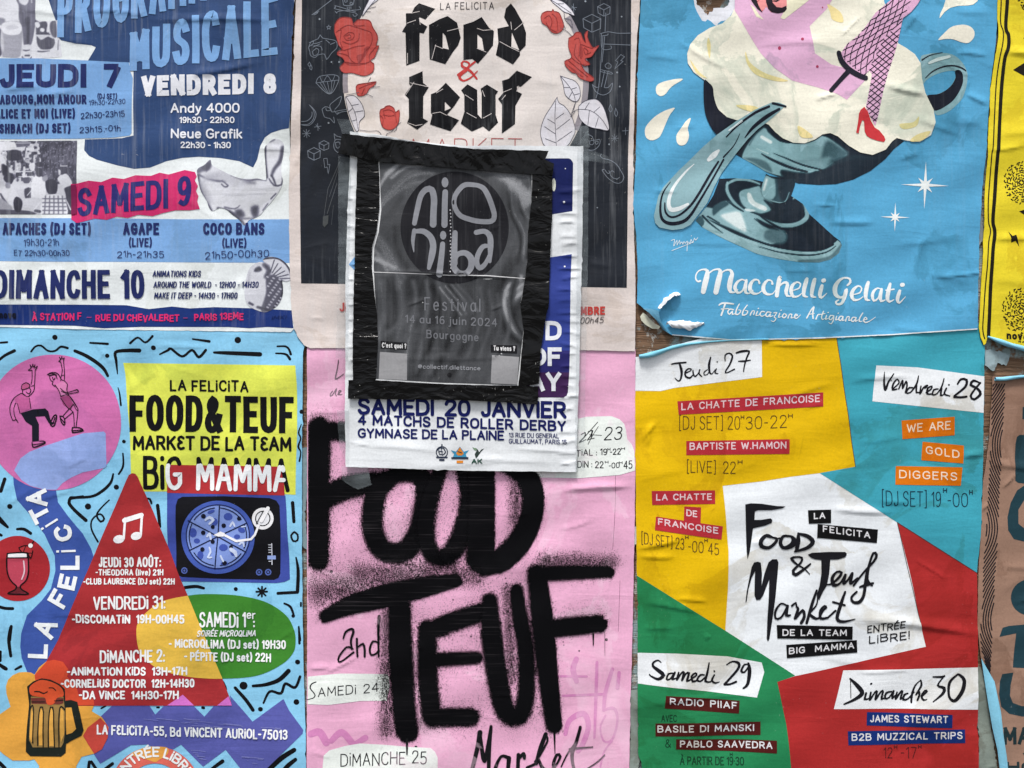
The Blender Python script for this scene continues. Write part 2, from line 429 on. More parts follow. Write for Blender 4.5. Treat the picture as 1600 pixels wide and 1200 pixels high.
class Ribbons:
    def __init__(s): s.V = []; s.F = []; s.k = 0
    def add(s, pts, wd, cap='r'):
        pts = [p for i, p in enumerate(pts) if i == 0 or math.hypot(p[0]-pts[i-1][0], p[1]-pts[i-1][1]) > 1e-3]
        if isinstance(wd, (list, tuple)): pts = [tuple(p[:2])+(wd[0]+(wd[1]-wd[0])*i/(len(pts)-1),) for i, p in enumerate(pts)]; wd = None
        fin = []
        for a, b in zip(pts[:-1], pts[1:]):
            k = max(1, int(math.hypot(b[0]-a[0], b[1]-a[1])/3.4)); fin += [tuple(a[q]+(b[q]-a[q])*j/k for q in range(min(len(a), len(b)))) for j in range(k)]
        if pts: pts = fin+[pts[-1]]
        if len(pts) < 2: return
        W = [p[2] if len(p) > 2 and wd is None else (wd if not isinstance(wd, (list, tuple)) else wd[0]+(wd[1]-wd[0])*i/(len(pts)-1)) for i, p in enumerate(pts)]
        n = len(pts); closed = math.hypot(pts[0][0]-pts[-1][0], pts[0][1]-pts[-1][1]) < 1e-3 and n > 3
        # split at sharp corners
        if not closed:
            for i in range(1, n-1):
                a, b, c = pts[i-1], pts[i], pts[i+1]
                t = abs(math.degrees(math.atan2((b[0]-a[0])*(c[1]-b[1])-(b[1]-a[1])*(c[0]-b[0]), (b[0]-a[0])*(c[0]-b[0])+(b[1]-a[1])*(c[1]-b[1]))))
                if t > 100:
                    s.add([tuple(p[:2])+(W[j],) for j, p in enumerate(pts[:i+1])], None, cap); s.add([tuple(p[:2])+(W[i+j],) for j, p in enumerate(pts[i:])], None, cap); return
        dz = (s.k % 9)*.007; s.k += 1
        D = []
        for i in range(n-1):
            dx, dy = pts[i+1][0]-pts[i][0], pts[i+1][1]-pts[i][1]; L = math.hypot(dx, dy); D.append((dx/L, dy/L))
        b0 = len(s.V)
        for i in range(n):
            d1 = D[i-1] if i > 0 else (D[-1] if closed else D[0]); d2 = D[i] if i < n-1 else (D[0] if closed else D[-1])
            nx, ny = -(d1[1]+d2[1]), d1[0]+d2[0]; L = math.hypot(nx, ny) or 1; nx /= L; ny /= L
            c = max(.5, nx*-d1[1]+ny*d1[0]); r = W[i]/2/c
            x, y = pts[i][0], pts[i][1]
            if not closed and cap == 'f':
                if i == 0: x -= D[0][0]*0; 
            s.V.append((x+nx*r, y+ny*r, dz)); s.V.append((x-nx*r, y-ny*r, dz))
        for i in range(n-1):
            a = b0+2*i; s.F.append([a, a+1, a+3, a+2])
        if cap == 'r' and not closed:
            for i, d, sg in ((0, D[0], -1), (n-1, D[-1], 1)):
                r = W[i]/2
                if r < .45: continue
                c = len(s.V); k = 6 if r > 2 else 4; a0 = math.atan2(-d[0]*sg, d[1]*sg)
                # half disc from one side of the end to the other
                base = math.atan2(d[1]*sg, d[0]*sg)
                for j in range(k+1):
                    t = base-math.pi/2+math.pi*j/k; s.V.append((pts[i][0]+r*math.cos(t), pts[i][1]+r*math.sin(t), dz))
                s.F.append(list(range(c, c+k+1)))

# ------------------------------------------------------------------ single-stroke alphabets
_bowl = 's44,46 36,62 22,66 6,56 0,33 6,8 22,0 36,6 44,20'
G_ = {
'A':(60,'l0,0 30,100;l30,100 60,0;l11,34 49,34'), 'B':(56,'s0,0 0,0 0,100 0,100 26,100 44,95 50,77 44,60 26,54 26,54 2,54;s26,54 48,49 56,28 47,6 26,0 26,0 0,0'),
'C':(54,'s54,80 46,96 30,100 12,92 1,70 0,50 1,30 12,8 30,0 46,4 54,20'), 'D':(58,'s0,0 0,0 0,100 0,100 22,100 44,94 57,72 58,50 57,28 44,6 22,0 22,0 0,0'),
'E':(46,'l46,100 0,100 0,0 46,0;l0,52 38,52'), 'F':(44,'l44,100 0,100 0,0;l0,50 36,50'), 'G':(58,'s56,82 46,97 30,100 12,92 1,70 0,50 1,30 12,8 30,0 48,6 58,18 58,18 58,46 58,46 34,46'),
'H':(56,'l0,0 0,100;l56,0 56,100;l0,52 56,52'), 'I':(0,'l0,0 0,100'), 'J':(36,'s36,100 36,100 36,28 32,8 18,0 6,4 0,20'), 'K':(54,'l0,0 0,100;l52,100 2,42;l18,60 54,0'),
'L':(42,'l0,100 0,0 42,0'), 'M':(68,'l0,0 3,100;l3,100 34,28;l34,28 65,100;l65,100 68,0'), 'N':(58,'l0,0 0,100;l0,100 58,0;l58,0 58,100'),
'O':(60,'s30,100 48,93 59,72 60,50 59,28 48,7 30,0 12,7 1,28 0,50 1,72 12,93 30,100'), 'P':(50,'s0,0 0,0 0,100 0,100 26,100 44,94 50,74 44,54 26,48 26,48 0,48'),
'Q':(60,'s30,100 48,93 59,72 60,50 59,28 48,7 30,0 12,7 1,28 0,50 1,72 12,93 30,100;l38,26 62,-8'), 'R':(54,'s0,0 0,0 0,100 0,100 26,100 44,94 50,74 44,54 26,48 26,48 0,48;l26,48 54,0'),
'S':(50,'s48,82 38,97 24,100 8,93 2,76 8,60 25,51 42,42 50,26 43,7 25,0 9,4 0,20'), 'T':(54,'l27,0 27,100;l0,100 54,100'), 'U':(56,'s0,100 0,100 0,34 6,9 28,0 50,9 56,34 56,100 56,100'),
'V':(56,'l0,100 28,0;l28,0 56,100'), 'W':(84,'l0,100 20,0;l20,0 42,84;l42,84 64,0;l64,0 84,100'), 'X':(52,'l0,0 52,100;l0,100 52,0'), 'Y':(54,'l0,100 27,46 27,0;l27,46 54,100'), 'Z':(50,'l0,100 50,100;l50,100 0,0;l0,0 50,0'),
'0':(50,'s25,100 42,92 50,68 50,32 42,8 25,0 8,8 0,32 0,68 8,92 25,100'), '1':(20,'l0,80 20,100;l20,100 20,0'), '2':(50,'s1,76 8,95 26,100 43,93 48,74 40,52 18,26 0,0 0,0 50,0'),
'3':(48,'s2,86 13,98 26,100 42,92 45,76 38,60 18,54 18,54 40,48 48,28 40,6 22,0 8,3 0,16'), '4':(54,'l40,0 40,100;l40,100 0,30;l0,30 54,30'), '5':(48,'s44,100 44,100 6,100 6,100 3,54 3,54 22,62 42,54 48,32 42,8 22,0 6,4 0,14'),
'6':(48,'s42,94 28,100 12,90 2,60 1,32 8,8 25,0 42,8 48,30 42,52 25,58 8,48 2,34'), '7':(46,'l0,100 46,100 14,0'), '8':(50,'s25,54 7,62 4,78 10,95 25,100 40,95 46,78 43,62 25,54 5,46 0,26 7,6 25,0 43,6 50,26 45,46 25,54'),
'9':(48,'s6,6 20,0 36,10 46,40 47,68 40,92 23,100 6,92 0,70 6,48 23,42 40,52 46,66'), '.':(0,'l0,0 0,4'), ',':(4,'l4,6 0,-14'), ':':(0,'l0,8 0,12;l0,56 0,60'), '-':(24,'l0,45 24,45'),
'(':(14,'s14,112 3,82 0,50 3,18 14,-12'), ')':(14,'s0,112 11,82 14,50 11,18 0,-12'), '[':(14,'l14,110 0,110 0,-10 14,-10'), ']':(14,'l0,110 14,110 14,-10 0,-10'), '!':(0,'l0,0 0,4;l0,30 0,100'), "'":(2,'l2,100 0,78'),
'?':(38,'s0,80 6,96 20,100 36,90 34,68 18,50 18,28 18,28;l18,0 18,4'), '/':(40,'l0,0 40,100'), '&':(62,'s62,0 36,34 14,66 10,84 24,100 40,88 34,68 8,44 0,22 10,3 28,0 46,12 60,44'), '@':(60,'s42,60 28,66 18,50 28,34 42,44 44,70 46,36 58,50 50,84 24,90 2,60 6,24 30,8 50,14'),
'a':(44,'l44,66 44,0;'+_bowl), 'b':(44,'l0,100 0,0;s0,46 8,60 22,66 38,56 44,33 38,8 22,0 8,6 0,20'), 'c':(40,'s40,54 22,66 6,56 0,33 6,8 22,0 40,12'), 'd':(44,'l44,100 44,0;'+_bowl),
'e':(43,'s1,34 1,34 43,36 43,36 38,58 22,66 6,56 0,33 6,8 22,0 40,10'), 'f':(26,'s30,94 20,100 11,86 11,0 11,0;l-2,62 26,62'), 'g':(44,_bowl+';s44,66 44,66 44,-10 36,-28 20,-32 4,-24'),
'h':(42,'l0,0 0,100;s0,42 12,62 24,66 38,58 42,42 42,0 42,0'), 'i':(0,'l0,0 0,66;l0,88 0,92'), 'j':(10,'s10,66 10,66 10,-14 4,-28 -8,-30;l10,88 10,92'), 'k':(38,'l0,0 0,100;l36,66 0,26;l14,38 38,0'), 'l':(0,'l0,0 0,100'),
'm':(68,'l0,0 0,66;s0,44 10,62 20,66 32,58 34,42 34,0 34,0;s34,44 44,62 54,66 66,58 68,42 68,0 68,0'), 'n':(42,'l0,0 0,66;s0,42 12,62 24,66 38,58 42,42 42,0 42,0'), 'o':(46,'s23,66 40,56 46,33 40,9 23,0 6,9 0,33 6,56 23,66'),
'p':(44,'l0,66 0,-32;s0,46 8,60 22,66 38,56 44,33 38,8 22,0 8,6 0,20'), 'q':(44,'l44,66 44,-32;'+_bowl), 'r':(26,'l0,0 0,66;s0,42 8,58 26,66'), 's':(36,'s34,56 20,66 4,58 4,42 20,34 34,26 35,8 20,0 1,10'),
't':(26,'s10,92 10,92 10,14 15,2 28,2;l-4,66 26,66'), 'u':(42,'s0,66 0,66 0,24 6,6 20,0 34,6 42,24;l42,66 42,0'), 'v':(40,'l0,66 20,0;l20,0 40,66'), 'w':(60,'l0,66 15,0;l15,0 30,60;l30,60 45,0;l45,0 60,66'),
'x':(38,'l0,66 38,0;l0,0 38,66'), 'y':(40,'l0,66 20,0;s40,66 40,66 16,-18 0,-32'), 'z':(38,'l0,66 38,66;l38,66 0,0;l0,0 38,0'),
'¡':(0,'l0,0 0,72;l0,97 0,101'), 'ε':(40,'s40,90 24,100 6,92 4,72 26,54 26,54 2,42 2,16 20,0 42,8'), 'É':(46,'l46,100 0,100 0,0 46,0;l0,52 38,52;l16,116 32,132'), 'À':(60,'l0,0 30,100;l30,100 60,0;l11,34 49,34;l22,134 36,116'),
'Û':(56,'s0,100 0,100 0,34 6,9 28,0 50,9 56,34 56,100 56,100;l14,114 28,132;l28,132 42,114'), 'ʰ':(26,'l0,62 0,104;l24,62 24,104;l0,84 24,84'), '♦':(34,'s30,62 10,64 0,82 10,100 30,96;l0,82 30,84'), '·':(0,'l0,50 0,54'),
}
def lettering(txt, x0, y0, x1, y1, h, wt, slant=0., cap='r', track=24, h1=None, jit=0., seed=0, curve=None, space=34, tw=0., lw=None):
    r = random.Random(seed+len(txt)); pen = 0; gl = []
    for ch in txt:
        if ch == ' ': pen += space; continue
        w_, st = G_[ch]; gl.append((pen, w_, st)); pen += w_+track
    h1 = h1 or h; sumw = sum(g[1] for g in gl); ng = len(gl)-1; nsp = txt.count(' ')
    Wd = x1-x0
    for _ in range(30):
        base = max(.05, (Wd-wt)/max(20, sumw+ng*track+nsp*(space)))
        g = max(track*base, wt*(1.32 if cap == 'f' else 1.22)+.25)
        sx = (Wd-wt-ng*g-nsp*space*base)/max(sumw, 20)
        if sx*50 >= wt*1.25 or wt < .6: break
        wt *= .95
    pen = 0; g2_ = []; ps = None
    for ch in txt:
        if ch == ' ': pen += space*base; continue
        w_, st = G_[ch]; g2_.append((pen, w_, st)); pen += w_*sx+g
    gl = g2_; tot = max(1, pen-g); out = []
    for px, w_, st in gl:
        jy, ja = r.gauss(0, jit)*h, r.gauss(0, tw)
        for stp in st.split(';'):
            if not stp: continue
            pts = [tuple(map(float, a.split(','))) for a in stp[1:].split()]
            q = []
            for gx, gy in pts:
                cx = gx-w_/2; cy = gy-50; gx2 = w_/2+cx*math.cos(ja)-cy*math.sin(ja); gy2 = 50+cx*math.sin(ja)+cy*math.cos(ja)
                X = px+gx2*sx; t = X/tot; hh = h+(h1-h)*t
                yy = (gy2/100)*(hh-wt)+wt/2; xx = x0+wt/2+X+slant*yy
                q.append((xx, y0+(y1-y0)*t-yy-jy))
            if stp[0] == 's': q = spline(q, q[0] == q[-1], step=max(1.2, h/12), hi=6)
            if stp[0] == 's' and pts[0] == pts[-1]: q = q+[q[0]]
            L = wt if lw is None else lw
            if stp[0] == 'l' and len(pts) >= 2 and cap == 'f':
                a, b = q[0], q[1]; d = math.hypot(b[0]-a[0], b[1]-a[1]) or 1; e = wt/2
                q[0] = (a[0]-(b[0]-a[0])/d*e, a[1]-(b[1]-a[1])/d*e); a, b = q[-1], q[-2]; d = math.hypot(b[0]-a[0], b[1]-a[1]) or 1
                q[-1] = (a[0]-(b[0]-a[0])/d*e, a[1]-(b[1]-a[1])/d*e)
            elif cap == 'f' and pts[0] != pts[-1] and stp[0] == 's':
                for i, j in ((0, 1), (-1, -2)):
                    a, b = q[i], q[j]; d = math.hypot(b[0]-a[0], b[1]-a[1]) or 1; q[i] = (a[0]-(b[0]-a[0])/d*wt*.45, a[1]-(b[1]-a[1])/d*wt*.45)
            if curve: q = [curve(*p) for p in q]
            out.append((q, L, cap))
    return out

# ------------------------------------------------------------------ the boarded wall and the pavement
def wood_mat():
    m = bpy.data.materials.new('weathered_plywood'); m.use_nodes = True; nt = m.node_tree; b = nt.nodes['Principled BSDF']
    pos = N(nt, 'ShaderNodeNewGeometry').outputs['Position']
    g1 = noise(nt, pos, (9, 9, 150), 1, 8, .65, .6); g2 = noise(nt, pos, (40, 40, 500), 1, 4, .6); g3 = noise(nt, pos, (17, 17, 11), 1, 7, .66, .5)
    c = mixc(nt, rng(nt, g1, .32, .68), (.115, .062, .036, 1), (.30, .185, .115, 1))
    c = mixc(nt, rng(nt, g2, .35, .5, .55, 0), c, (.07, .04, .025, 1))
    c = mixc(nt, mth(nt, 'MULTIPLY', rng(nt, g3, .50, .55), rng(nt, noise(nt, pos, (160, 160, 90), 1, 5, .7), .36, .5)), c, (.30, .40, .41, 1))
    c = mixc(nt, mth(nt, 'MULTIPLY', rng(nt, noise(nt, pos, (21, 21, 17), 1, 8, .7, 0, (4, 4, 4)), .58, .61), .8), c, (.52, .52, .49, 1))
    nt.links.new(c, b.inputs['Base Color']); b.inputs['Roughness'].default_value = .8; b.inputs['Specular IOR Level'].default_value = .2
    bp = N(nt, 'ShaderNodeBump'); bp.inputs['Distance'].default_value = .002; nt.links.new(mth(nt, 'ADD', g1, mth(nt, 'MULTIPLY', g2, .6)), bp.inputs['Height']); nt.links.new(bp.outputs[0], b.inputs['Normal'])
    return m
WOOD = wood_mat()
def box(name, x0, x1, y0, y1, z0, z1, mat, parent=None, kind=None):
    v = [(x, y, z) for x in (x0, x1) for y in (y0, y1) for z in (z0, z1)]
    f = [(0, 1, 3, 2), (4, 6, 7, 5), (0, 4, 5, 1), (2, 3, 7, 6), (0, 2, 6, 4), (1, 5, 7, 3)]
    me = bpy.data.meshes.new(name); me.from_pydata(v, [], f); me.materials.append(mat); o = bpy.data.objects.new(name, me); COL.objects.link(o)
    if parent: o.parent = parent
    if kind: o['kind'] = kind
    return o
wall = bpy.data.objects.new('wall', None); COL.objects.link(wall); wall['kind'] = 'structure'
for i in range(5):
    box('plywood_panel', -3.05+i*1.22, -1.834+i*1.22, .0032, .021, 0, 2.5, WOOD, wall)
def asphalt():
    m = bpy.data.materials.new('asphalt'); m.use_nodes = True; nt = m.node_tree; b = nt.nodes['Principled BSDF']
    pos = N(nt, 'ShaderNodeNewGeometry').outputs['Position']
    c = mixc(nt, rng(nt, noise(nt, pos, (120, 120, 120), 1, 6), .35, .65), (.04, .04, .04, 1), (.12, .118, .11, 1)); nt.links.new(c, b.inputs['Base Color']); b.inputs['Roughness'].default_value = .9
    return m
box('pavement', -20, 20, -20, 1, -.2, 0, asphalt(), None, 'structure')

W_ = (232, 237, 241)
# ------------------------------------------------------------------ music programme, top left
A = Sheet('poster', 'blue and white music programme with handwritten hours, at the top left above the sky-blue poster', 'poster',
    P('_:-70,-70 462,-70 461,0 457,22 459,26 457,60 455,120 453,200 455,300 456,400 459,480 462,512 455,519 300,517 150,515 0,511 -70,510'), 1.9,
    (231, 237, 239), 'blue', seed=11, nwr=26, amp=.55, wr=[(0,142,70,138,1.4,6),(60,150,120,142,1.0,5),(225,28,440,38,1.7,5),(280,118,410,98,1.8,5),(120,20,240,24,1.2,4),(395,232,455,238,.8,4),(20,20,140,26,.9,5)])
NAVY = (34,44,98); LB = (122,166,218); BL = (50,74,118)
A.fill('blue_field', ['_:76,-60 75,-5 88,32 85,37 90,58 97,64 120,69 143,71 150,74 147,80 138,95 203,98 209,110 209,212 190,216 133,218 132,235 140,244 152,250 185,259 210,264 235,262 261,252 285,247 311,245 344,247 374,252 396,262 402,250 407,228 414,215 424,208 440,203 452,201 457,150 459,60 461,-60'], BL, 1)
A.fill('thursday_panel', ['_:-60,92 60,92 137,95 202,98 204,112 208,122 207,160 206,208 203,212 177,215 120,217 -60,218'], LB, 2)
A.fill('light_stripe', ['_:-60,341 120,341 300,343 454,343 456,411 -60,408'], LB, 1)
A.fill('navy_footer', ['_:-60,476 117,476 198,477 233,483 269,479 297,482 335,480 400,482 456,485 459,513 418,511 390,513 357,511 275,511 222,511 163,513 117,509 -60,507'], (28,52,118), 1)
A.fill('pink_banner', ['_:112,288 119,288 140,283 159,285 177,278 194,280 212,274 236,275 250,270 264,273 289,266 305,269 308,276 305,282 310,291 307,299 311,307 309,315 313,327 297,329 275,329 256,333 239,338 217,336 201,341 184,339 168,344 149,342 121,349 112,343'], (205,48,108), 3)
# the two bottles-and-glasses and crowd photographs, printed in black and white
GR = lambda v: (v, v, int(v*1.02) if v < 250 else v)
PH = [(0, (26,26,36)), (.5, (124,124,142)), (1, (236,238,246))]
A.paint('still_life_photo', 'a:-10,0 132,0 132,-20 272,-20 272,150 345,165 410,160 440,150 440,260 455,300 470,420 460,430 250,445 240,458 175,458 165,440 -10,430', [
 ('p','O:-60,560 20,560 60,1020 -60,1030',.2,1.5),('p','O:-60,350 60,340 110,400 40,470 -60,470',.55,2),
 ('p','O:30,520 60,430 220,395 400,420 435,520 430,800 410,1000 360,1090 80,1090 40,980 15,800',.63,1.2),('p','O:50,600 90,900 60,980 20,800 25,640',.78,1.5),('p','O:30,540 50,450 220,400 380,430 425,530 380,640 230,665 80,630',.93,1),('p','O:110,520 230,470 370,520 260,560 140,560',.8,1.5),
 ('p','O:330,-30 350,80 365,150 365,360 430,540 450,800 480,870 590,860 640,700 680,420 685,80 680,-30',.42,1),('p','O:375,-30 380,60 480,110 540,60 540,-30',.85,1.2),('p','O:480,350 580,340 570,600 560,830 500,840 510,600',.2,2),('s','O:400,120,40 420,300,60 460,500,30',.3,1.5),('s','O:600,130,30 610,250,40 600,480,30',.5,2),('s','O:440,220,20 470,250,20',.6,1.5),('s','O:600,-20,30 610,60,30',.7,1),
 ('p','O:430,880 600,860 600,1100 560,1130 440,1110',.86,1),('s','O:450,945,14 500,960,22 570,945,14',.25,.8),('s','O:490,1050,30 560,1050,36',.3,.8),('s','O:430,1070,14 470,1125,22 570,1125,22 600,1080,12',.12,.8),
 ('p','O:670,400 700,390 760,430 870,410 910,480 940,640 1040,760 1030,860 960,930 780,930 710,820 700,700 690,560',.25,1),('p','O:675,430 740,430 770,500 720,540 680,500',.92,.8),('p','O:780,540 850,550 840,610 770,600',.92,.8),('p','O:910,480 940,560 940,620 890,610',.9,.8),('p','O:700,660 1000,670 1010,740 920,700 840,740 780,760 720,700',.85,1),('s','O:700,640,16 800,650,20 960,660,10',.2,.8),
 ('s','O:800,780,14 820,900,14',.34,1.5),('s','O:930,770,14 940,880,14',.36,1.5),('s','O:720,970,20 800,980,24 940,960,12',.3,.8),('p','O:960,440 1060,405 1080,700 1010,700 960,600',.3,1.5),('s','O:1110,770,12 1100,940,14',.25,1)], 1, PH, base=.92, grain=.12)
def crowd_fn(X, Y, T):
    n1 = vnoise(X, Y, 3.2, 4.2, 3); n2 = vnoise(X, Y, 1.6, 7, 8); n3 = vnoise(X, Y, 2, 2.4, 9)
    mid = np.where(n1 > .56, .88, np.where(n1 > .42, .5, .14)); mid = mid*.75+n3*.25
    trees = .12+.45*n2*vnoise(X, Y, 9, 9, 5)+.25*(n3 > .75)
    return np.where((X > 60+(Y-215)*.12) & (Y < 290), trees, np.where(Y < 285, mid, .8))
A.paint('crowd_photo', '_:-60,221 121,220 121,335 -60,336', [
 ('p','N:-500,60 220,70 235,160 120,200 -500,200',.93,1),('p','N:230,60 460,60 450,125 260,150',.35,1,0),('s','N:250,85,14 460,82,14',.7,.6),('p','N:200,148 380,150 380,198 205,195',.88,.6,0),('p','N:395,150 520,150 515,200 395,200',.9,.6,0),
 ('p','N:150,200 300,200 330,330 120,340',.14,1),('p','N:0,250 60,280 110,420 40,490 0,500 -60,400',.9,1),('p','N:40,400 140,460 140,560 50,560',.12,1),('p','N:140,450 200,470 200,560 150,540',.85,1),('s','N:250,512,18 480,512,18',.92,.5),('s','N:370,450,30 365,580,50',.88,.5),('p','N:250,530 330,540 320,600 250,600',.15,.6),('s','N:290,590,14 480,590,16',.9,.5),
 ('p','N:345,610 470,610 440,690 370,685',.28,.8),('p','N:480,380 530,390 520,500 460,490 440,420',.92,1),('p','N:530,380 640,370 640,440 560,440',.15,1),('p','N:160,640 330,690 490,690 490,745 300,775 160,760',.84,1.2),('p','N:0,540 80,600 90,740 0,760 -60,650',.78,1.5),
 ('p','N:0,760 160,740 240,800 330,1000 230,1100 60,1060 -60,900',.86,1.5),('s','N:20,850,24 60,920,30 110,980,24',.2,1),('p','N:380,775 490,765 490,930 400,930',.18,1),('s','N:420,870,14 480,800,14',.8,.6),('p','N:65,600 100,540 200,540 215,620 180,700 110,680 70,640',.13,1),('p','N:90,690 160,680 160,760 100,760',.55,1),
 ('p','N:545,580 640,590 695,700 690,860 630,940 485,935 480,700 500,620',.94,1),('p','N:540,470 590,455 640,480 635,570 590,595 545,560',.17,.8),('p','N:-60,930 60,930 200,1080 -60,1100',.62,1.5),('p','N:340,930 640,925 480,1110 330,1100',.84,1),('p','N:-500,1085 220,1090 480,1112 480,1170 -500,1170',.24,1),('p','N:220,940 260,890 330,930 350,1000 310,1120 240,1110 215,1020',.1,.8),
 ('p','N:640,600 720,560 720,650 660,660',.6,1),('p','N:980,760 1160,700 1160,1160 1010,1160 960,860',.18,1.2),('p','N:930,560 1010,548 1070,620 1095,705 1010,745 940,760 900,680 870,620',.88,1),('p','N:870,700 960,750 990,930 870,880',.84,1),('p','N:895,460 940,440 1010,470 990,540 920,560',.2,.8),('p','N:885,480 920,500 920,560 890,560',.8,.7),('s','N:920,430,14 1020,432,10',.9,.5),
 ('p','N:690,680 720,640 800,625 870,680 865,800 830,850 740,850 700,780',.14,.8),('p','N:640,930 700,870 860,850 960,900 1000,1000 990,1170 630,1170',.93,.8)]+
 [('s','N:%d,880,20 %d,1160,22' % (690+i*62, 668+i*70),.5,.8) for i in range(5)]+[('s','N:645,%d,18 990,%d,18' % (920+i*58, 920+i*58),.45,.8) for i in range(5)]+[('s','N:640,930,16 520,1080,26',.9,.8),('s','N:540,1100,40 600,1110,40',.2,.8),('s','N:990,930,14 1060,1080,22',.9,.8)], 1, PH, base=.7, g=1.05, grain=.12, fn=crowd_fn)
A.fill('banner_overprint', ['_:112,290 120.5,289 120.5,334 112,336'], (128,34,80), 9)  # darker magenta where the banner ink overprints the crowd picture
T = A.text
T('PROGRAMM', 91, 60, 324, 2, 82, 11.5, LB, 4, cap='f', track=20, name='headline')
T('MUSICALE', 203, 111, 434, 86, 60, 11.5, LB, 4, cap='f', track=20, h1=94, name='headline')
T('JEUDI 7', 1, 138, 190, 137, 37, 9, NAVY, 4, cap='f', space=60, track=30, name='headline')
T('CABOURG,MON AMOUR', -8, 163.5, 136, 163, 14.5, 3.2, NAVY, cap='f', track=18)
T('(DJ SET)', 153, 155, 184, 155, 8.5, 1.5, NAVY)
T('19h30-22h30', 140, 165, 197, 163, 8, .9, NAVY, name='handwriting', jit=.05, tw=.06)
T('ALICE ET MOI (LIVE)', -6, 185.5, 118, 185, 14.5, 3, NAVY, cap='f', track=18)
T('22h30-23h15', 127, 186, 196, 183, 9.5, 1.2, NAVY, name='handwriting', jit=.05, tw=.06)
T('FISHBACH (DJ SET)', -12, 209, 111, 208, 15, 3.1, NAVY, cap='f', track=18)
T('23h15.-01h', 125, 208, 189, 205, 9.5, 1.2, NAVY, name='handwriting', jit=.05, tw=.06)
T('VENDREDI 8', 222, 151, 432, 147, 32, 8.6, (228,230,238), 4, cap='f', jit=.012, name='headline', space=40)
T('Andy 4000', 267, 177, 375, 177, 15.5, 2.6, (228,230,238)); T('19h30 - 22h30', 281, 193, 367, 193, 10, 1.8, (228,230,238))
T('Neue Grafik', 268, 217, 379, 217, 15.5, 2.6, (228,230,238)); T('22h30 - 1h30', 283, 232, 361, 232, 10, 1.8, (228,230,238))
T('SAMEDI 9', 122, 339, 300, 322, 44, 7.5, (44,44,110), 5, h1=47, jit=.015, name='headline', track=20, cap='f')
T('APACHES (DJ SET)', 5, 367, 143, 367, 18.5, 3.8, NAVY, cap='f', track=19); T('19h30-21h', 38, 385, 93, 384, 11, 1.1, NAVY, name='handwriting', jit=.05, tw=.06)
T('ET 22h30-00h30', 23, 400, 109, 400, 9, 1.1, NAVY, name='handwriting', jit=.05, tw=.06)
T('AGAPE', 193, 367, 249, 367, 18.5, 3.8, NAVY, cap='f', track=19); T('(LIVE)', 202, 386, 238, 386, 14, 2.5, NAVY, cap='f'); T('21h-21h35', 184, 403, 257, 403, 10.5, 1.2, NAVY, name='handwriting', jit=.05, tw=.06)
T('COCO BANS', 318, 367, 414, 367, 18.5, 3.8, NAVY, cap='f', track=19); T('(LIVE)', 348, 387, 386, 387, 14, 2.5, NAVY, cap='f'); T('21h50-00h30', 321, 405, 421, 402, 11.5, 1.3, NAVY, name='handwriting', jit=.05, tw=.06)
T('DIMANCHE 10', -9, 467, 226, 467, 45, 7.8, NAVY, cap='f', track=22, name='headline', space=46)
for a, x0, x1, y in (('ANIMATIONS KIDS', 239, 314, 433), ('AROUND THE WORLD  - 12H00 - 14H30', 240, 404, 450), ('MAKE IT DEEP - 14H30 - 17H00', 241, 371, 467)): T(a, x0, y, x1, y, 10, 1.7, NAVY, slant=.14)
T('nova', 0, 498, 26, 498, 12, 2.6, (16,20,40)); T('À STATION F', 51, 501, 128, 501, 11.5, 2.2, (214,44,108), cap='f', jit=.05); T('-', 136, 501, 144, 501, 11, 1.5, (150,60,120))
T('RUE DU CHEVALERET', 150, 502, 281, 502, 11, 2.2, (214,44,108), cap='f', jit=.05, track=30); T('-', 287, 502, 294, 502, 11, 1.5, (150,60,120)); T('PARIS 13EME', 304, 501, 381, 500, 11, 2.2, (214,44,108), cap='f', jit=.05, track=30)
T('IMKI', 425, 500, 447, 499, 7, .8, (18,34,84), slant=.3)
A.paint('ear_print', 'Q:32,270 38,245 75,225 112,192 122,225 165,250 235,285 290,305 345,310 400,308 445,318 452,300 445,210 440,130 455,100 490,70 520,68 548,85 558,110 552,170 540,230 545,285 552,320 545,355 520,400 480,450 440,495 415,525 380,545 345,560 318,590 285,555 245,525 210,495 170,485 125,503 105,480 90,440 55,380 38,310', [
 ('s','Q:38,290,14 50,360,20 85,440,20 118,500,12',.1,3),('s','Q:40,262,30 80,235,34 112,200,14',.35,4),('p','Q:60,240 110,205 118,235 90,265',.25,3),('s','Q:45,285,8 100,310,10 170,322,12 215,318,8',.2,2.5),('s','Q:185,320,10 220,350,8 200,358,6 180,340,5',.12,1.2),('s','Q:90,300,40 190,290,40',.68,7),('s','Q:60,340,30 100,440,40',.66,8),('s','Q:240,290,14 330,320,12 400,312,10 450,318,8',.3,2.5),('s','Q:310,330,20 380,335,16',.5,4),
 ('s','Q:445,110,12 442,190,18 455,300,16',.12,2),('s','Q:475,85,10 500,72,10',.5,1.5),('s','Q:550,120,20 535,200,22 500,250,18 485,290,12',.18,3),('s','Q:470,310,6 500,350,8 545,345,8 550,300,5',.15,1.4),('s','Q:485,290,10 500,320,10 510,350,6',.1,1.4),('s','Q:160,488,14 230,510,20 290,555,16 318,585,10',.12,2.5),('s','Q:200,480,8 260,490,6 290,470,4',.3,1.5),
 ('p','Q:265,500 300,495 320,530 290,545 265,530',.2,4),('p','Q:360,480 400,472 402,530 380,545 362,520',.22,4),('s','Q:300,550,10 380,548,8',.4,3),('s','Q:510,400,7 480,430,7','' or .2,1.2),('s','Q:460,460,6 430,500,6',.3,1.4),('s','Q:200,410,4 450,400,3',.7,1.5),('p','Q:180,260 270,300 330,340 240,350 170,300',.78,6)], 3, PH, base=.88, grain=.12, smooth=True)
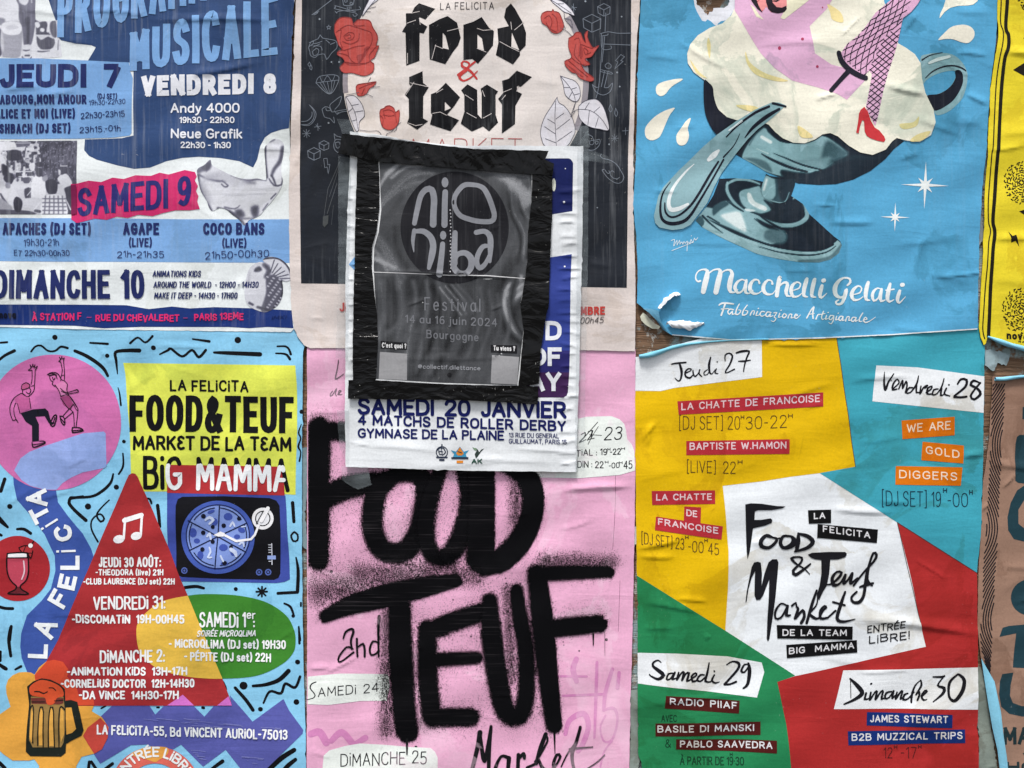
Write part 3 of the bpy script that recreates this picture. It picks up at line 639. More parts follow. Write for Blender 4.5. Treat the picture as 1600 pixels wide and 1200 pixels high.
A.paint('turkey_print', 'Q:345,860 370,830 410,812 440,815 430,800 450,785 490,780 540,795 580,830 600,870 600,915 570,930 548,925 552,960 550,1010 530,1060 500,1090 450,1115 400,1105 350,1080 325,1040 320,980 330,910', [
 ('p','Q:455,905 530,890 555,960 545,1030 500,1095 440,1115 420,1100 450,1000',.25,2),('s','Q:545,930,16 552,1000,18 500,1090,14',.08,2),('p','Q:385,850 410,838 425,860 400,872 378,868',.12,2),('s','Q:440,830,24 470,860,30 450,900,24',.2,3),('s','Q:420,800,8 450,790,10 520,790,10 575,830,12 600,880,12 600,915,8',.08,1),('p','Q:475,850 500,800 560,830 590,880 560,920 520,905',.8,1.5),('s','Q:350,1060,14 370,1070,12',.2,1.5),('s','Q:400,1085,14 470,1105,16',.15,2),('s','Q:350,880,8 340,960,8',.66,3)]
 +[('s','Q:%d,%d,5 %d,%d,5' % (478+i*10, 868+i*9, 500+i*21, 800+i*22),.1,.6) for i in range(6)]+[('s','Q:%d,%d,9 %d,%d,9' % (455+(i*37)%85, 900+i*8, 462+(i*37)%85, 904+i*8),.75,.8) for i in range(24)], 3, PH, base=.84, grain=.25, smooth=True, g=1.1)

# ------------------------------------------------------------------ black rose poster
B = Sheet('poster', 'black poster with red roses and blackletter words on a cream disc, behind the flyer', 'poster',
    P('_:466,-70 1003,-70 1000,0 995,60 991,160 989,260 990,350 993,450 992,549 900,547 700,545 540,544 486,544 476,540 465,525 458,500 455,470 453,400 452,300 455,210 459,90 463,0'), 3.0,
    (219,208,204), 'black', seed=5, nwr=22, amp=.5, wr=[(458,265,480,225,1.0,5),(860,20,880,420,.5,5),(940,40,930,260,.6,4),(465,40,462,160,.9,5),(520,430,560,300,.5,4)])
B.fill('black_field', ['_:473,-60 988,-60 986,0 985,130 981,250 979,450 840,448 471,443 469,265 470,200'], (36,40,48), 1, rough=.42)
cr = P(ell(728, 127, 191, 191, n=120)); wi = P('_:470,-60 990,-60 988,446 470,440')
B.fill('cream_disc', [cr], (224,216,212), 2, within=wi)
ring = lambda a0, a1, r0, r1: [(728+r0*math.cos(math.radians(a)), 127+r0*math.sin(math.radians(a))) for a in range(a0, a1+1, 4)]+[(728+r1*math.cos(math.radians(a)), 127+r1*math.sin(math.radians(a))) for a in range(a1, a0-1, -4)]
B.fill('grey_rim', [ring(-32, 24, 192, 183), ring(174, 206, 192, 184)], (148,142,150), 3)
LN = (116,124,136)
def doodles(name, strs, wd=None, col=LN, lv=3):
    B.pen(name, strs, col, lv, wd)
W1 = 1.0
doodles('arrow_drawing', ['e:195,118 345,5','e:190,120 235,100 228,112 205,122','e:205,112 245,92'], 1.1)
doodles('skull_drawing', ['e:430,0 435,35 445,50 500,50 515,35 520,0','e:455,2 445,12 450,25 465,20 462,5 455,2','e:492,25 488,40 505,42 505,28 492,25','e:375,65 365,70 385,80 530,110 540,130 520,135 510,118','e:560,60 570,75 550,85 400,95 385,110 372,95','e:375,65 372,55 385,55 530,100','e:465,60 468,75','e:480,60 482,75','e:495,60 495,75'], W1)
doodles('star_drawing', ['e:322,205 327,215 338,217 330,225 333,236 322,230 312,237 314,225 306,217 317,215 322,205'], .9)
doodles('cat_drawing', ['e:175,350 190,330 240,310 255,280 275,305 330,315 380,330 385,380 345,420 305,470 290,430 240,435 215,455 180,440 175,410 165,380 175,350','e:170,370 200,350 230,345 270,330','e:195,410 225,385 245,400 235,430 205,440 195,410','e:170,340 205,330 190,365','e:300,320 330,345','e:335,355 370,340','e:205,365 260,370 270,400','e:200,375 255,350'], W1)
doodles('diamond_drawing', ['e:220,650,5 250,600,5 370,590,5 400,630,5 330,740,5 220,650,5','e:220,650,4 400,630,4','e:250,600,4 275,645,4 310,596,4 345,638,4 370,590,4','e:275,645,4 330,740,4 345,638,4','e:250,648,4 330,740,4 370,632,4','e:310,643,4 330,740,4'])
doodles('bird_drawing', ['e:270,860 295,840 330,850 345,880 400,870 465,860','e:270,860 290,920 330,930 365,965 360,920','e:345,875 330,830 360,800 420,760 405,820 370,860','e:300,850 305,870 330,870','e:365,870 380,890 400,885','e:465,875 420,880 385,900'], W1)
doodles('moon_drawing', ['e:105,980 165,975 205,930 205,870 170,825 220,880 215,935 170,985 105,980','e:110,955 155,950 190,915 192,880'], W1)
doodles('sparkle_drawing', ['e:115,1050 180,1045','e:147,1015 150,1080','e:125,1025 172,1070','e:170,1022 128,1072','e:210,998 262,990','e:235,970 238,1025','e:222,980 250,1010','f:1005,930 1055,928','f:1028,900 1030,955','f:1012,910 1045,945','f:1045,912 1012,945','f:1080,880 1120,878','f:1102,860 1102,905','f:735,60 775,55','f:753,30 756,95','f:742,45 768,72'], .9)
def die(m, x, y, r): return ['%s:%g,%g %g,%g %g,%g %g,%g %g,%g %g,%g %g,%g' % (m, x, y-r, x+r, y-r*.5, x+r*.95, y+r*.6, x, y+r, x-r*.9, y+r*.5, x-r, y-r*.5, x, y-r), '%s:%g,%g %g,%g %g,%g' % (m, x-r, y-r*.5, x, y, x+r, y-r*.5), '%s:%g,%g %g,%g' % (m, x, y, x, y+r)]
for nm, q in (('dice_drawing', die('g',190,190,46)+die('g',262,130,36)), ('dice_drawing', die('f',877,160,60)+die('f',957,70,42))): B.pen(nm, q, LN, 3, W1, smooth=False)
doodles('rose_drawing', ['g:385,90 350,85 335,110 335,150 360,180 385,175','g:345,110 370,105 380,130 365,150 350,140 345,110','g:340,85 335,45 350,60 385,70'], W1)
B.pen('lightning_drawing', ['g:260,225 285,222 290,270 305,265 293,335 285,285 268,290 260,225','f:1070,370 1095,385 1070,410 1085,415 1030,465 1050,420 1035,410 1070,370'], LN, 3, .9, smooth=False)
doodles('drop_drawing', ['g:165,490 160,515 172,520 178,508 165,490'] and ['e:170,490 158,508 168,522 180,510 170,490','e:182,512 172,535 185,550 190,530 182,512','f:1000,705 990,735 1002,755 1012,735 1000,705','f:1035,730 1028,765 1040,785 1048,760 1035,730'], .9)
doodles('anchor_drawing', ['f:985,425 965,440 975,460 1000,460 1005,440 985,425','f:935,470 1010,490 1005,500 932,482','f:985,480 960,590','f:962,478 940,585','f:880,570 900,615 950,640 1000,615 1015,560 985,590 960,590','f:880,570 905,590 925,585'], W1)
doodles('dagger_drawing', ['f:970,90 965,215','f:935,230 985,218 1050,228 1140,228','f:945,245 980,240 985,232','f:955,300 1140,308','f:940,232 945,330 1005,332 1003,312','f:950,250 925,560 905,660','f:962,250 945,420'], W1)
doodles('hand_drawing', ['h:940,180 932,190 955,208 990,215 1040,245 1075,300 1090,335 1070,370 1035,372 990,345 960,310 945,285 960,280','h:965,285 985,310 1010,290 1025,300','h:990,290 1000,315','h:1040,350 1060,335','h:1000,320 1020,340 1050,345'], W1)
doodles('eye_drawing', ['h:850,45 880,60 890,85 930,80 925,120 890,150 855,150','h:865,90 885,85 892,100 880,115 862,110 865,90','h:900,95 915,90 918,105 905,112 900,95'], W1)
B.pen('pencil_drawing', ['g:375,250,5 290,440,5','g:355,400,5 285,620,5','g:365,300,4 300,500,4','g:290,440,4 262,640,4','g:330,560,3 315,700,3'], (82,86,92), 3, smooth=False)
B.fill('pencil_drawing', ['g:255,640 295,630 290,690 265,718 252,700'], (78,82,84), 4)
for q in [(500,31,1.6),(518.5,98,1.4),(530.5,98,1.6),(514,193,1.5),(914.5,3,1.6),(971,27,1.3),(964,114,1.5),(968,136,1.3),(951.5,226,1.4)]: pass
B.fill('star_dot', [ell(x, y, r_, n=8) for x, y, r_ in [(500,31,1.6),(518.5,98,1.4),(530.5,98,1.6),(514,193,1.5),(914.5,3,1.6),(971,27,1.3),(964,114,1.5),(968,136,1.3),(951.5,226,1.4),(933,325,1)]], (140,148,158), 3)
RD = (190,80,74); RDK = (142,52,52)
LV = (222,220,228); LK = (70,68,84)
def leaf(name, out, veins, lv=4):
    p = B.fill(name, [out], LV, lv, smooth=True); B.pen('vein', veins+[out+' '+out.split()[0].split(':')[-1]], LK, lv+1, .8, parent=p)
leaf('leaf', 'f:645,655 610,710 560,790 535,870 540,930 575,985 700,985 750,920 765,870 745,790 700,720 655,690', ['f:635,680 630,800 640,985','f:632,830 580,800','f:634,900 560,850','f:636,800 690,760','f:640,870 730,800','f:645,950 745,880','f:640,960 565,930'])
leaf('leaf', 'f:665,512 685,570 700,640 750,680 780,680 800,640 790,580 760,545 720,530', ['f:665,512 730,590 765,670 755,740','f:730,590 690,590','f:745,620 720,665','f:740,600 775,590','f:755,640 795,630'])
leaf('leaf', 'f:788,715 830,680 900,668 945,705 975,780 990,872 930,868 870,855 820,825 790,780', ['f:745,755 790,735 870,745 940,800 985,870','f:830,735 860,690','f:890,755 930,720','f:860,745 850,840','f:920,790 900,855'])
leaf('leaf', 'e:452,765 520,755 580,820 600,905 560,955 555,1015 535,1030 495,940 470,860', ['e:455,760 500,830 530,900 548,1010','e:500,830 555,820','e:520,880 590,870','e:510,850 475,880','e:535,940 500,950'])
leaf('leaf', 'e:585,135 640,60 700,10 715,-20 660,-40 630,20 590,100', ['e:590,130 640,60 690,0','e:630,75 690,60','e:610,100 650,100'])
leaf('leaf', 'f:592,-10 640,0 690,20 740,70 760,110 720,95 690,85 655,55 615,20', ['f:600,0 660,40 740,95','f:640,30 690,30','f:690,85 700,140 745,190'])
B.pen('stem', ['f:665,195 710,215 745,250','f:690,130 735,140 750,200','f:680,150 700,200','e:460,750 510,740 560,730','e:650,610 630,645','e:660,690 720,683','e:600,740 640,750 668,765','e:560,1020 640,1030 710,1030 740,1080','e:770,1075 775,1050 810,1035 830,1015','e:885,960 855,985 850,1015 830,1035','f:765,745 735,785 770,680'], (96,94,106), 6, .8)
def rose(out, inner, lv=6, dark=()):
    p = B.fill('rose', [out], RD, lv, smooth=True)
    if dark: B.fill('petal_shade', dark, (158,62,60), lv+1, parent=p, smooth=True)
    B.pen('petal_line', inner+[out+' '+out.split()[0].split(':')[-1]], RDK, lv+2, .9, parent=p)
rose('e:370,200 395,160 430,143 500,152 512,195 545,165 600,160 645,172 665,220 690,260 705,300 690,360 712,362 690,420 675,455 640,480 672,500 668,560 630,590 590,598 540,585 500,575 440,575 410,545 415,520 445,490 430,460 388,432 400,405 430,395 400,360 385,310 368,260',
 ['e:410,235 470,205 520,215 600,240 650,260 660,320 640,370 600,410','e:440,290 480,260 520,270 510,310 460,320 440,290','e:455,290 485,275 495,300 470,305','e:430,330 490,350 550,320 560,270','e:420,380 440,400 530,370 600,360','e:400,420 470,440 500,480 550,500 590,440 600,410','e:445,490 520,500 600,500 650,480','e:640,480 640,430 690,370','e:512,195 540,210 600,205','e:470,400 480,450 500,480','e:380,260 420,240 410,330 430,380'],
 dark=['e:540,440 590,420 600,380 640,370 600,450 560,500 545,480','e:445,488 520,498 620,498 560,515 480,515'])
rose('e:535,690 545,670 575,662 625,655 692,645 670,680 640,700 615,740 580,757 545,750', ['e:560,700 600,680 690,648','e:580,745 600,700'], 5)
rose('e:718,890 725,860 750,850 765,835 795,828 830,848 842,880 870,862 872,920 862,970 830,1010 790,1020 745,1000 725,950', ['e:745,870 790,860 830,880 830,910','e:745,900 790,910 830,905','e:750,880 760,930','e:720,905 745,930 740,990','e:840,890 850,960'], 6)
rose('f:535,125 545,95 580,80 608,82 615,68 625,82 655,90 675,130 688,170 680,205 650,228 610,222 575,180 545,160', ['f:560,130 590,110 610,150 600,190','f:610,100 640,130 650,210','f:570,160 600,200 640,220'], 6)
rose('f:722,260 750,245 770,222 800,225 815,262 835,290 828,235 850,212 846,250 865,300 885,325 922,312 900,345 872,385 830,400 864,435 822,445 800,425 830,480 890,528 870,550 800,530 770,495 745,490 705,450 695,415 740,388 720,320',
 ['f:760,270 790,260 800,330 790,380','f:800,300 850,320 880,330','f:820,330 835,370 870,355','f:740,390 790,430 840,440','f:720,410 790,470 850,520','f:770,300 760,370 800,420','f:825,325 850,345 845,365'], 7, dark=['f:790,330 810,300 815,380 800,400','f:700,430 760,470 820,520 780,500'])
T = B.text; BK = (20,20,24)
T('LA FELICITA', 688, 17, 772, 16, 11.5, 1.1, (54,50,56), 4, track=34)
def word(polys, holes, cracks, lv=4, name='blackletter'):
    p = B.fill(name, polys, BK, lv, holes=holes, rough=.4); B.pen('tape_seam', cracks, (206,198,196), lv+1, .9, parent=p, smooth=False)
word(['e:922,110 968,108 990,60 1025,28 1150,75 1075,160 1028,140 1032,180 1090,215 1062,268 1030,262 1028,478 925,516 920,262 893,255 925,200'], [], ['e:968,108,4 1028,95,4','e:930,190,3 1000,165,3','e:1028,150,3 1035,200,3','e:935,420,3 935,500,3'])
word(['e:1103,203 1180,160 1248,134 1322,185 1350,300 1330,360 1290,410 1230,506 1108,468 1103,330'], ['e:1210,262 1232,285 1258,392 1208,380'], ['e:1245,250,4 1345,225,4','e:1155,355,4 1125,465,4','e:1150,360,3 1210,385,3'])
word(['f:18,172 85,150 140,118 190,190 222,212 216,310 170,370 115,432 78,400 18,406'], ['f:112,235 142,262 156,345 112,330'], ['f:110,195,4 150,208,4 215,202,4','f:110,330,4 170,355,4'])
word(['f:335,27 362,60 412,150 437,225 434,310 396,350 396,376 350,437 235,375 252,290 245,195 322,178 290,118 302,60'], ['f:342,222 392,342 338,320'], ['f:360,205,4 420,155,4','f:262,285,4 335,325,4 390,350,4','f:335,150,3 340,200,3'])
B.pen('ampersand', ['_:745,124,3 735,112,4 722,104,4 724,97,2.6 733,100,3 730,110,3.4 718,120,4.4 724,127,3 736,122,2.6 746,112,1.6','_:716,118,4 742,98,3'], (196,62,60), 4)
word(['e:948,605 1052,560 1056,650 1100,685 1058,755 1056,928 1096,950 1010,1016 932,965 946,925 944,775 913,742 962,675 948,660'], [], ['e:920,745,4 985,645,4','e:955,650,3 1100,682,3','e:940,965,4 1000,985,4 1050,975,4'])
word(['e:1117,740 1165,720 1234,650 1345,765 1302,832 1242,902 1338,943 1270,1028 1110,975 1128,900 1117,885'], ['e:1227,800 1276,850 1226,870'], ['e:1130,890,4 1190,880,4 1240,905,4','e:1160,730,3 1210,700,3'])
word(['f:3,608 45,568 110,606 113,770 140,800 140,625 133,598 175,570 250,615 233,640 234,775 250,825 190,886 150,852 75,886 0,832 25,752 24,640'], [], ['f:30,640,4 85,675,4','f:40,760,4 105,795,4','f:145,610,3 160,650,3','f:150,795,4 205,765,4'])
word(['f:276,545 320,532 375,478 476,520 402,585 376,580 376,615 410,632 366,712 363,835 275,900 276,702 250,665 284,625'], [], ['f:285,620,4 340,598,4','f:375,615,3 385,580,3','f:275,670,3 300,640,3'])
T('MARKET', 644, 249, 816, 249, 32, 1.3, (176,84,84), 4, track=20, name='headline')
T('JEUDI', 531, 487, 575, 487, 14, 2.8, (196,66,60), 4, cap='f'); T('NOVEMBRE', 868, 493, 945, 492, 13, 3, (196,66,60), 4, cap='f', track=16); T('00h45', 906, 506, 942, 505, 10, 1.1, (70,62,62), 4, slant=.2)

# ------------------------------------------------------------------ roller derby notice
def cw(x0, x1, ys, a, sg, sd, lo=18, hi=42):
    r = random.Random(sd); return [(x0+r.uniform(-6, 6), y+r.uniform(-2, 2), x0+r.choice([-1, 1])*0+(x1-x0)*r.uniform(.6, 1.1), y+r.uniform(-5, 5), a*r.uniform(.5, 1.2), sg*r.uniform(.7, 1.2)) for y in ys]
Cc = Sheet('poster', 'white roller derby notice with navy lettering, under the dark festival flyer', 'poster',
    P('_:548,207 590,212 645,222 730,230 810,229 911,230 910,330 909,400 908,440 905,560 904,600 901,680 900,737 820,736 740,735 640,732 541,729 540,640 541,560 541,440 544,330 548,250'), 8.0,
    (230,234,238), 'white', seed=21, nwr=10, amp=.5, wr=cw(868, 912, range(300, 730, 17), 1.1, 3.2, 3)+cw(540, 562, range(270, 600, 21), .9, 3, 4)+[(560,700,700,704,.8,5),(700,715,880,718,.7,5),(620,728,800,722,.7,6),(545,690,580,698,.6,2.5),(800,705,895,700,.7,4),(560,214,720,236,1.2,3)])
C_NV = (22,30,92)
Cc.fill('navy_panel', ['_:800,249 888,249 892,251 895,256 894,331 862,336 800,340'], (22,32,88), 1)
Cc.fill('moon', [ell(865, 290, 3.2, 10)], (225,228,215), 2)
Cc.fill('blue_panel', ['_:800,415 859,403 893,398 891,440 890,548 815,548'], (50,66,144), 1)
Cc.fill('purple_panel', ['_:800,548 890,548 889,582 800,582'], (44,42,108), 1); Cc.fill('maroon_panel', ['_:800,582 889,582 887,612 885,618 880,621 800,621'], (62,34,78), 1)
Cc.fill('star_dot', [ell(883, 265, 1, n=6), ell(881, 317, 1.8, n=8), ell(882, 417, 1.5, n=8)], (225,228,235), 3)
Cc.fill('blue_panel', ['_:546,414 555,402 570,402 570,440 556,424'], (120,170,220), 1)
T = Cc.text
for a, x0, x1, y, h in (('D', 852, 877, 532, 30), ('OF', 826, 877, 572, 29), ('AY', 826, 876, 611, 29)): T(a, x0, y, x1, y, h, 6.4, (226,229,236), 4, cap='f', track=12, name='headline')
T('SAMEDI 20 JANVIER', 560, 648, 885, 654, 27, 5.4, C_NV, 3, track=24, space=52, name='headline')
T('4 MATCHS DE ROLLER DERBY', 560, 664, 884, 674, 17, 3.4, C_NV, 3, track=26, space=44)
T('GYMNASE DE LA PLAINE', 560, 684, 788, 688, 15.5, 3, C_NV, 3, track=24)
T('13 RUE DU GENERAL', 795, 683, 873, 684.5, 7.5, 1.1, (40,46,100), 3); T('GUILLAUMAT, PARIS 15', 795, 692.5, 885, 694, 7.5, 1.1, (40,46,100), 3)
LG = (40,50,72)
e1 = Cc.fill('emblem', [ell(691, 706, 9.6)], LG, 2, holes=[ell(691, 706, 8.2)])
Cc.pen('emblem_detail', ['_:684,703,1.5 688,699,1.6 694,700,1.6 697,706,1.5 693,710,1.5 687,709,1.4 686,704,1.3 692,705,1.4','_:683,714,2.4 699,714,2.4','_:688,718,3 694,718,3','_:690,700,1.2 692,711,1.2','_:691,694,2 691,698,2'], LG, 3, parent=e1, smooth=False)
e2 = Cc.fill('emblem', ['_:705,703 713,705 719,697 725,705 733,703 728,709 730,714 708,714 710,709'], (62,150,190), 2)
Cc.fill('emblem_detail', ['_:713,708 719,698 725,708 722,711 716,711','_:714,719 714,723 724,723 724,719'], (226,140,50), 3, parent=e2); Cc.pen('emblem_detail', ['_:707,715,3 731,715,3','_:716,705,1.4 722,707,1.4'], (40,52,72), 4, parent=e2, smooth=False)
e3 = Cc.fill('emblem', ['_:742,709 745,704 743,699 747,702 749,706 752,702 757,700 752,705 748,711 744,716'], (46,60,56), 2)
Cc.text('AK', 737, 724, 754, 724, 8, 1.8, (44,84,70), 3, parent=e3); Cc.fill('emblem_detail', ['_:742,703 738,698 744,700 746,703'], (130,160,130), 3, parent=e3)

# ------------------------------------------------------------------ festival flyer
fl_out = P('_:592,253 645,256 699,261 760,266 834,269 834,317 829,363 828,410 821,457 817,475 822,515 812,604 690,600 584,594 587,533 586,493 582,456 580,417 581,386 589,362 593,330 591,287')
Dd = Sheet('flyer', 'grey festival flyer with a dark disc of round lettering, held by strips of black tape', 'flyer', fl_out, 10.4, (226,228,230), 'flyer', seed=8, nwr=14, amp=.6,
    wr=[(704,262,704,440,1.0,2.4),(585,428,822,438,1.1,2.2),(600,560,800,556,.7,5)], wlen=(20, 60))
FR = [(0, (6,6,8)), (.5, (84,86,90)), (1, (205,207,212))]
_r = random.Random(2); fo = []
def fold(pts, val, w, n=1, dx=0, dy=0, soft=4):
    q = P(pts)
    for i in range(n): fo.append(('s', [(x+dx*i+_r.uniform(-1, 1), y+dy*i+_r.uniform(-1, 1), w*_r.uniform(.6, 1.2)) for x, y in q], val+_r.uniform(-.05, .05), soft))
fold('R:165,330 240,250 330,180 420,165', .50, 7, 3, -6, 12); fold('R:160,420 230,360 270,300', .32, 8, 2, 2, 14); fold('R:200,200 260,160 340,150', .62, 5, 2, 10, 5); fold('R:170,260 200,210 250,170', .66, 4)
fold('R:160,460 200,500 240,580 280,640', .52, 9, 3, -5, 8); fold('R:155,560 200,580 240,600', .66, 7); fold('R:240,430 250,520 290,600', .22, 7)
fold('R:730,250 745,360 790,450 780,560', .58, 4, 4, 14, -6, 3); fold('R:720,280 732,370 775,470 760,580', .16, 4, 5, 15, -8, 3); fold('R:790,300 800,400 810,480', .5, 5)
fold('R:760,560 720,620 680,680 650,760', .22, 12, 2, -10, 5, 7); fold('R:770,640 700,700 700,780 790,870', .70, 10, 3, 4, 10, 6); fold('R:700,640 680,760 720,870 790,930', .16, 10, 2, 20, 0, 6)
fold('R:230,640 240,740 220,860', .22, 10, 2, 60, 0, 7); fold('R:180,660 190,780 170,900', .48, 9, 2, 30, 0, 6); fold('R:320,660 330,740 300,900 280,1040', .50, 6, 3, 20, 0, 5); fold('R:400,680 430,760 400,900 340,1050', .17, 8, 3, 26, 0, 6)
fold('R:430,680 480,740 520,800', .62, 3, 4, 9, -2, 2.5); fold('R:520,640 560,760 530,900', .28, 12, 2, 40, 0, 7); fold('R:600,680 610,800 560,950 520,1050', .44, 5, 4, 14, 6, 4); fold('R:350,900 420,850 520,880 600,900', .4, 8, 2, 0, 40, 7); fold('R:200,880 260,840 330,800', .45, 7, 2, 0, 25, 6)
fold('R:690,200 760,260 800,300', .62, 26, 1, 0, 0, 9); fold('R:620,180 700,190 800,210', .56, 16, 1, 0, 0, 8)
Dd.paint('printed_cloth', '_:594,255 645,257 699,262 760,267 830,270 831,317 826,363 824,410 817,457 813,475 818,515 808,602 690,598 588,592 591,533 590,493 587,456 585,417 586,388 593,364 597,330 595,287', fo, 1, FR, base=.38, grain=.3, g=1.8, gain=1.2,
    fn=lambda X, Y, T: T+.16*(vnoise(X, Y, 18, 60, 4)-.5)+.10*(vnoise(X+Y*.4, Y, 7, 50, 6)-.5)-.08*((Y > 432)))
dk = Dd.fill('dark_disc', [ell(711, 357, 84, 87, n=90)], (30,30,35), 2)
GL = (136,138,145)
Dd.pen('round_lettering', ['g:916,695,34 935,600,38 960,500,40 1000,452,42 1040,455,44 1056,520,46 1052,620,46 1050,702,48','g:1137,470,40 1134,540,42 1131,705,44',
    'h:112,392,30 35,388,34 -8,420,34 -38,470,32 -40,530,32 -5,590,34 60,618,34 130,632,34 205,630,34 225,595,34 210,530,36 180,455,36 150,410,34 112,392,30',
    'g:925,752,30 980,752,40 1030,790,44 1050,850,46 1040,930,46 1020,1015,28','g:915,745,30 905,820,26 912,900,6','g:1118,842,36 1110,930,40 1095,1060,46','R:495,450,22 492,520,26 492,580,28','R:492,565,26 505,543,22 538,536,24 563,560,28 562,598,26 540,622,24 510,620,26 490,595,26 492,565,26',
    
    'h:105,705,34 160,698,34 195,730,38 200,800,38 195,900,22','h:190,795,24 150,800,32 118,850,34 108,905,34 128,942,34 165,915,30 195,850,20'], GL, 4, parent=dk)
Dd.fill('round_lettering', [ell(696, 287, 5.4, 8), ell(693, 369, 5, 7)], GL, 4, parent=dk)
Dd.fill('fold_crease', ['_:584,425.5 650,428 704,430.5 760,431 825,436 825,437.2 760,432.4 704,432 650,429.4 584,426.8'], (205,205,208), 3)
Dd.fill('fold_crease_dots', [ell(704+ (i % 3)*.6, 330+i*5.3, 1.1, 1.3, n=6) for i in range(19)], (180,180,184), 5)
T = Dd.text; FG = (116,118,124)
T('Festival', 664, 486, 751, 488, 21, 2, FG, 3, track=44, name='headline'); T('14 au 16 juin 2024', 634, 505, 777, 511, 13, 1.8, FG, 3, track=34); T('Bourgogne', 667, 529, 748, 534, 13.5, 1.8, FG, 3, track=34)
T('@collectif.dilettance', 654, 576, 751, 579, 7, 1.1, (142,144,150), 3)
l1 = Dd.fill('caption_strip', ['_:596,533 637,536 637,547 596,545'], (24,24,28), 2); T("C'est quoi ?", 598, 543.5, 636, 545, 8, 1.4, (212,212,214), 3, parent=l1)
l2 = Dd.fill('caption_strip', ['_:767,539 808,540 808,553 767,551'], (24,24,28), 2); T('Tu viens ?', 771, 548, 805, 549, 8, 1.4, (212,212,214), 3, parent=l2)
Dd.fill('pale_square', ['_:595,550 637,553 637,594 593,592','_:769,555 811,558 808,601 767,599'], (150,150,153), 2)
Dd.fill('small_badge', [ell(703, 586, 3.6, n=12)], (20,20,24), 3)

# ------------------------------------------------------------------ black tape
def tape_mat(grey=.004, rough=.16, bump=.0008, name='black_vinyl_tape', sc=(50, 50, 90), speck=.6):
    m = bpy.data.materials.new(name); m.use_nodes = True; nt = m.node_tree; b = nt.nodes['Principled BSDF']; pos = N(nt, 'ShaderNodeNewGeometry').outputs['Position']
    k = noise(nt, pos, (430, 430, 380), 1, 2, .5, .6); k2 = noise(nt, pos, (22, 22, 16), 1, 4, .6, 0, (7, 3, 7))
    c = mixc(nt, mth(nt, 'MULTIPLY', mth(nt, 'MULTIPLY', rng(nt, k, .68, .72), rng(nt, k2, .54, .66)), speck), (grey, grey, grey*1.1, 1), (.55, .55, .52, 1))
    nt.links.new(c, b.inputs['Base Color']); b.inputs['Roughness'].default_value = rough; b.inputs['Specular IOR Level'].default_value = .22
    n1 = noise(nt, pos, sc, 1, 3, .5, 1.6); n2 = noise(nt, pos, (sc[0]*3.2, sc[1]*3.2, sc[2]*3), 1, 2, .5, .8)
    bp = N(nt, 'ShaderNodeBump'); bp.inputs['Distance'].default_value = 1; nt.links.new(mth(nt, 'ADD', mth(nt, 'MULTIPLY', n1, bump*2.6), mth(nt, 'MULTIPLY', n2, bump*.12)), bp.inputs['Height']); nt.links.new(bp.outputs[0], b.inputs['Normal'])
    return m
TM1 = tape_mat(name='black_tape_folded', sc=(46, 46, 26), speck=.1, bump=.0013); TM2 = tape_mat(name='black_tape_ridged', sc=(26, 26, 90), speck=.1, rough=.2); TM3 = tape_mat(name='black_tape_dusty', sc=(24, 24, 44), bump=.0012, rough=.19, speck=1.0)
def crinkle(amp, kx, ky, ph):
    return lambda X, Y: amp*(np.sin(kx*X+1.7*np.sin(Y*.11+ph)+ph)*np.sin(ky*Y+1.3*np.sin(X*.07)+ph)+.5*np.sin(.9*kx*X-1.3*ky*Y+2*np.sin(X*.05+ph)))
TG = 'black tape strips round the grey flyer'
def tape(label, out, base, mat, fn, jag=.4, cat='tape', name='tape_strip', seed=0, group=TG):
    r = random.Random(seed); o = [(x+r.uniform(-jag, jag), y+r.uniform(-jag, jag)) for x, y in dens(P(out), 7)]
    return Sheet(name, label, cat, o, base, seed=seed, nwr=0, part='tape_film', step=2.2, mat=mat, hfun=fn, skirt=1.2, group=group)
tape('ridged black tape strip down the left edge of the grey flyer', '_:560,246 592,250 594,287 594,330 590,362 583,386 582,417 586,456 590,493 592,533 588,597 553,596 553,520 555,430 557,330', 12.2, TM2, crinkle(.24, .10, .40, 1), seed=1)
tape('dusty black tape strip down the right edge of the grey flyer', '_:832,262 863,258 862,340 859,410 857,478 853,493 845,547 842,600 810,604 818,515 813,475 817,457 824,410 825,363 830,317', 12.2, TM3, crinkle(.4, .08, .15, 2), seed=2)
tape('widest black tape strip, folded and crumpled along the top of the grey flyer', '_:537,212 571,216 645,224 740,236 800,237 857,238 851,252 865,258 863,276 834,275 740,268 650,260 592,255 560,248 531,243', 14.4, TM1, crinkle(.5, .22, .12, 0), seed=3)
tape('straight black tape strip along the bottom of the grey flyer', '_:546,594 590,594 637,597 690,600 760,602 808,602 841,604 840,632 780,628 720,625 640,624 546,623', 14.2, TM3, crinkle(.3, .12, .3, 3), seed=4)
def clearm():
    m = bpy.data.materials.new('clear_tape'); m.use_nodes = True; nt = m.node_tree; b = nt.nodes['Principled BSDF']; pos = N(nt, 'ShaderNodeNewGeometry').outputs['Position']
    b.inputs['Base Color'].default_value = (.38, .44, .47, 1); b.inputs['Roughness'].default_value = .16
    a = rng(nt, noise(nt, pos, (25, 25, 60), 1, 5, .6), .35, .65, .08, .26); nt.links.new(a, b.inputs['Alpha'])
    bp = N(nt, 'ShaderNodeBump'); bp.inputs['Distance'].default_value = 1; nt.links.new(mth(nt, 'MULTIPLY', noise(nt, pos, (30, 30, 120), 1, 4), .001), bp.inputs['Height']); nt.links.new(bp.outputs[0], b.inputs['Normal'])
    return m
CM = clearm(); CG = 'clear tape strips holding the derby notice'
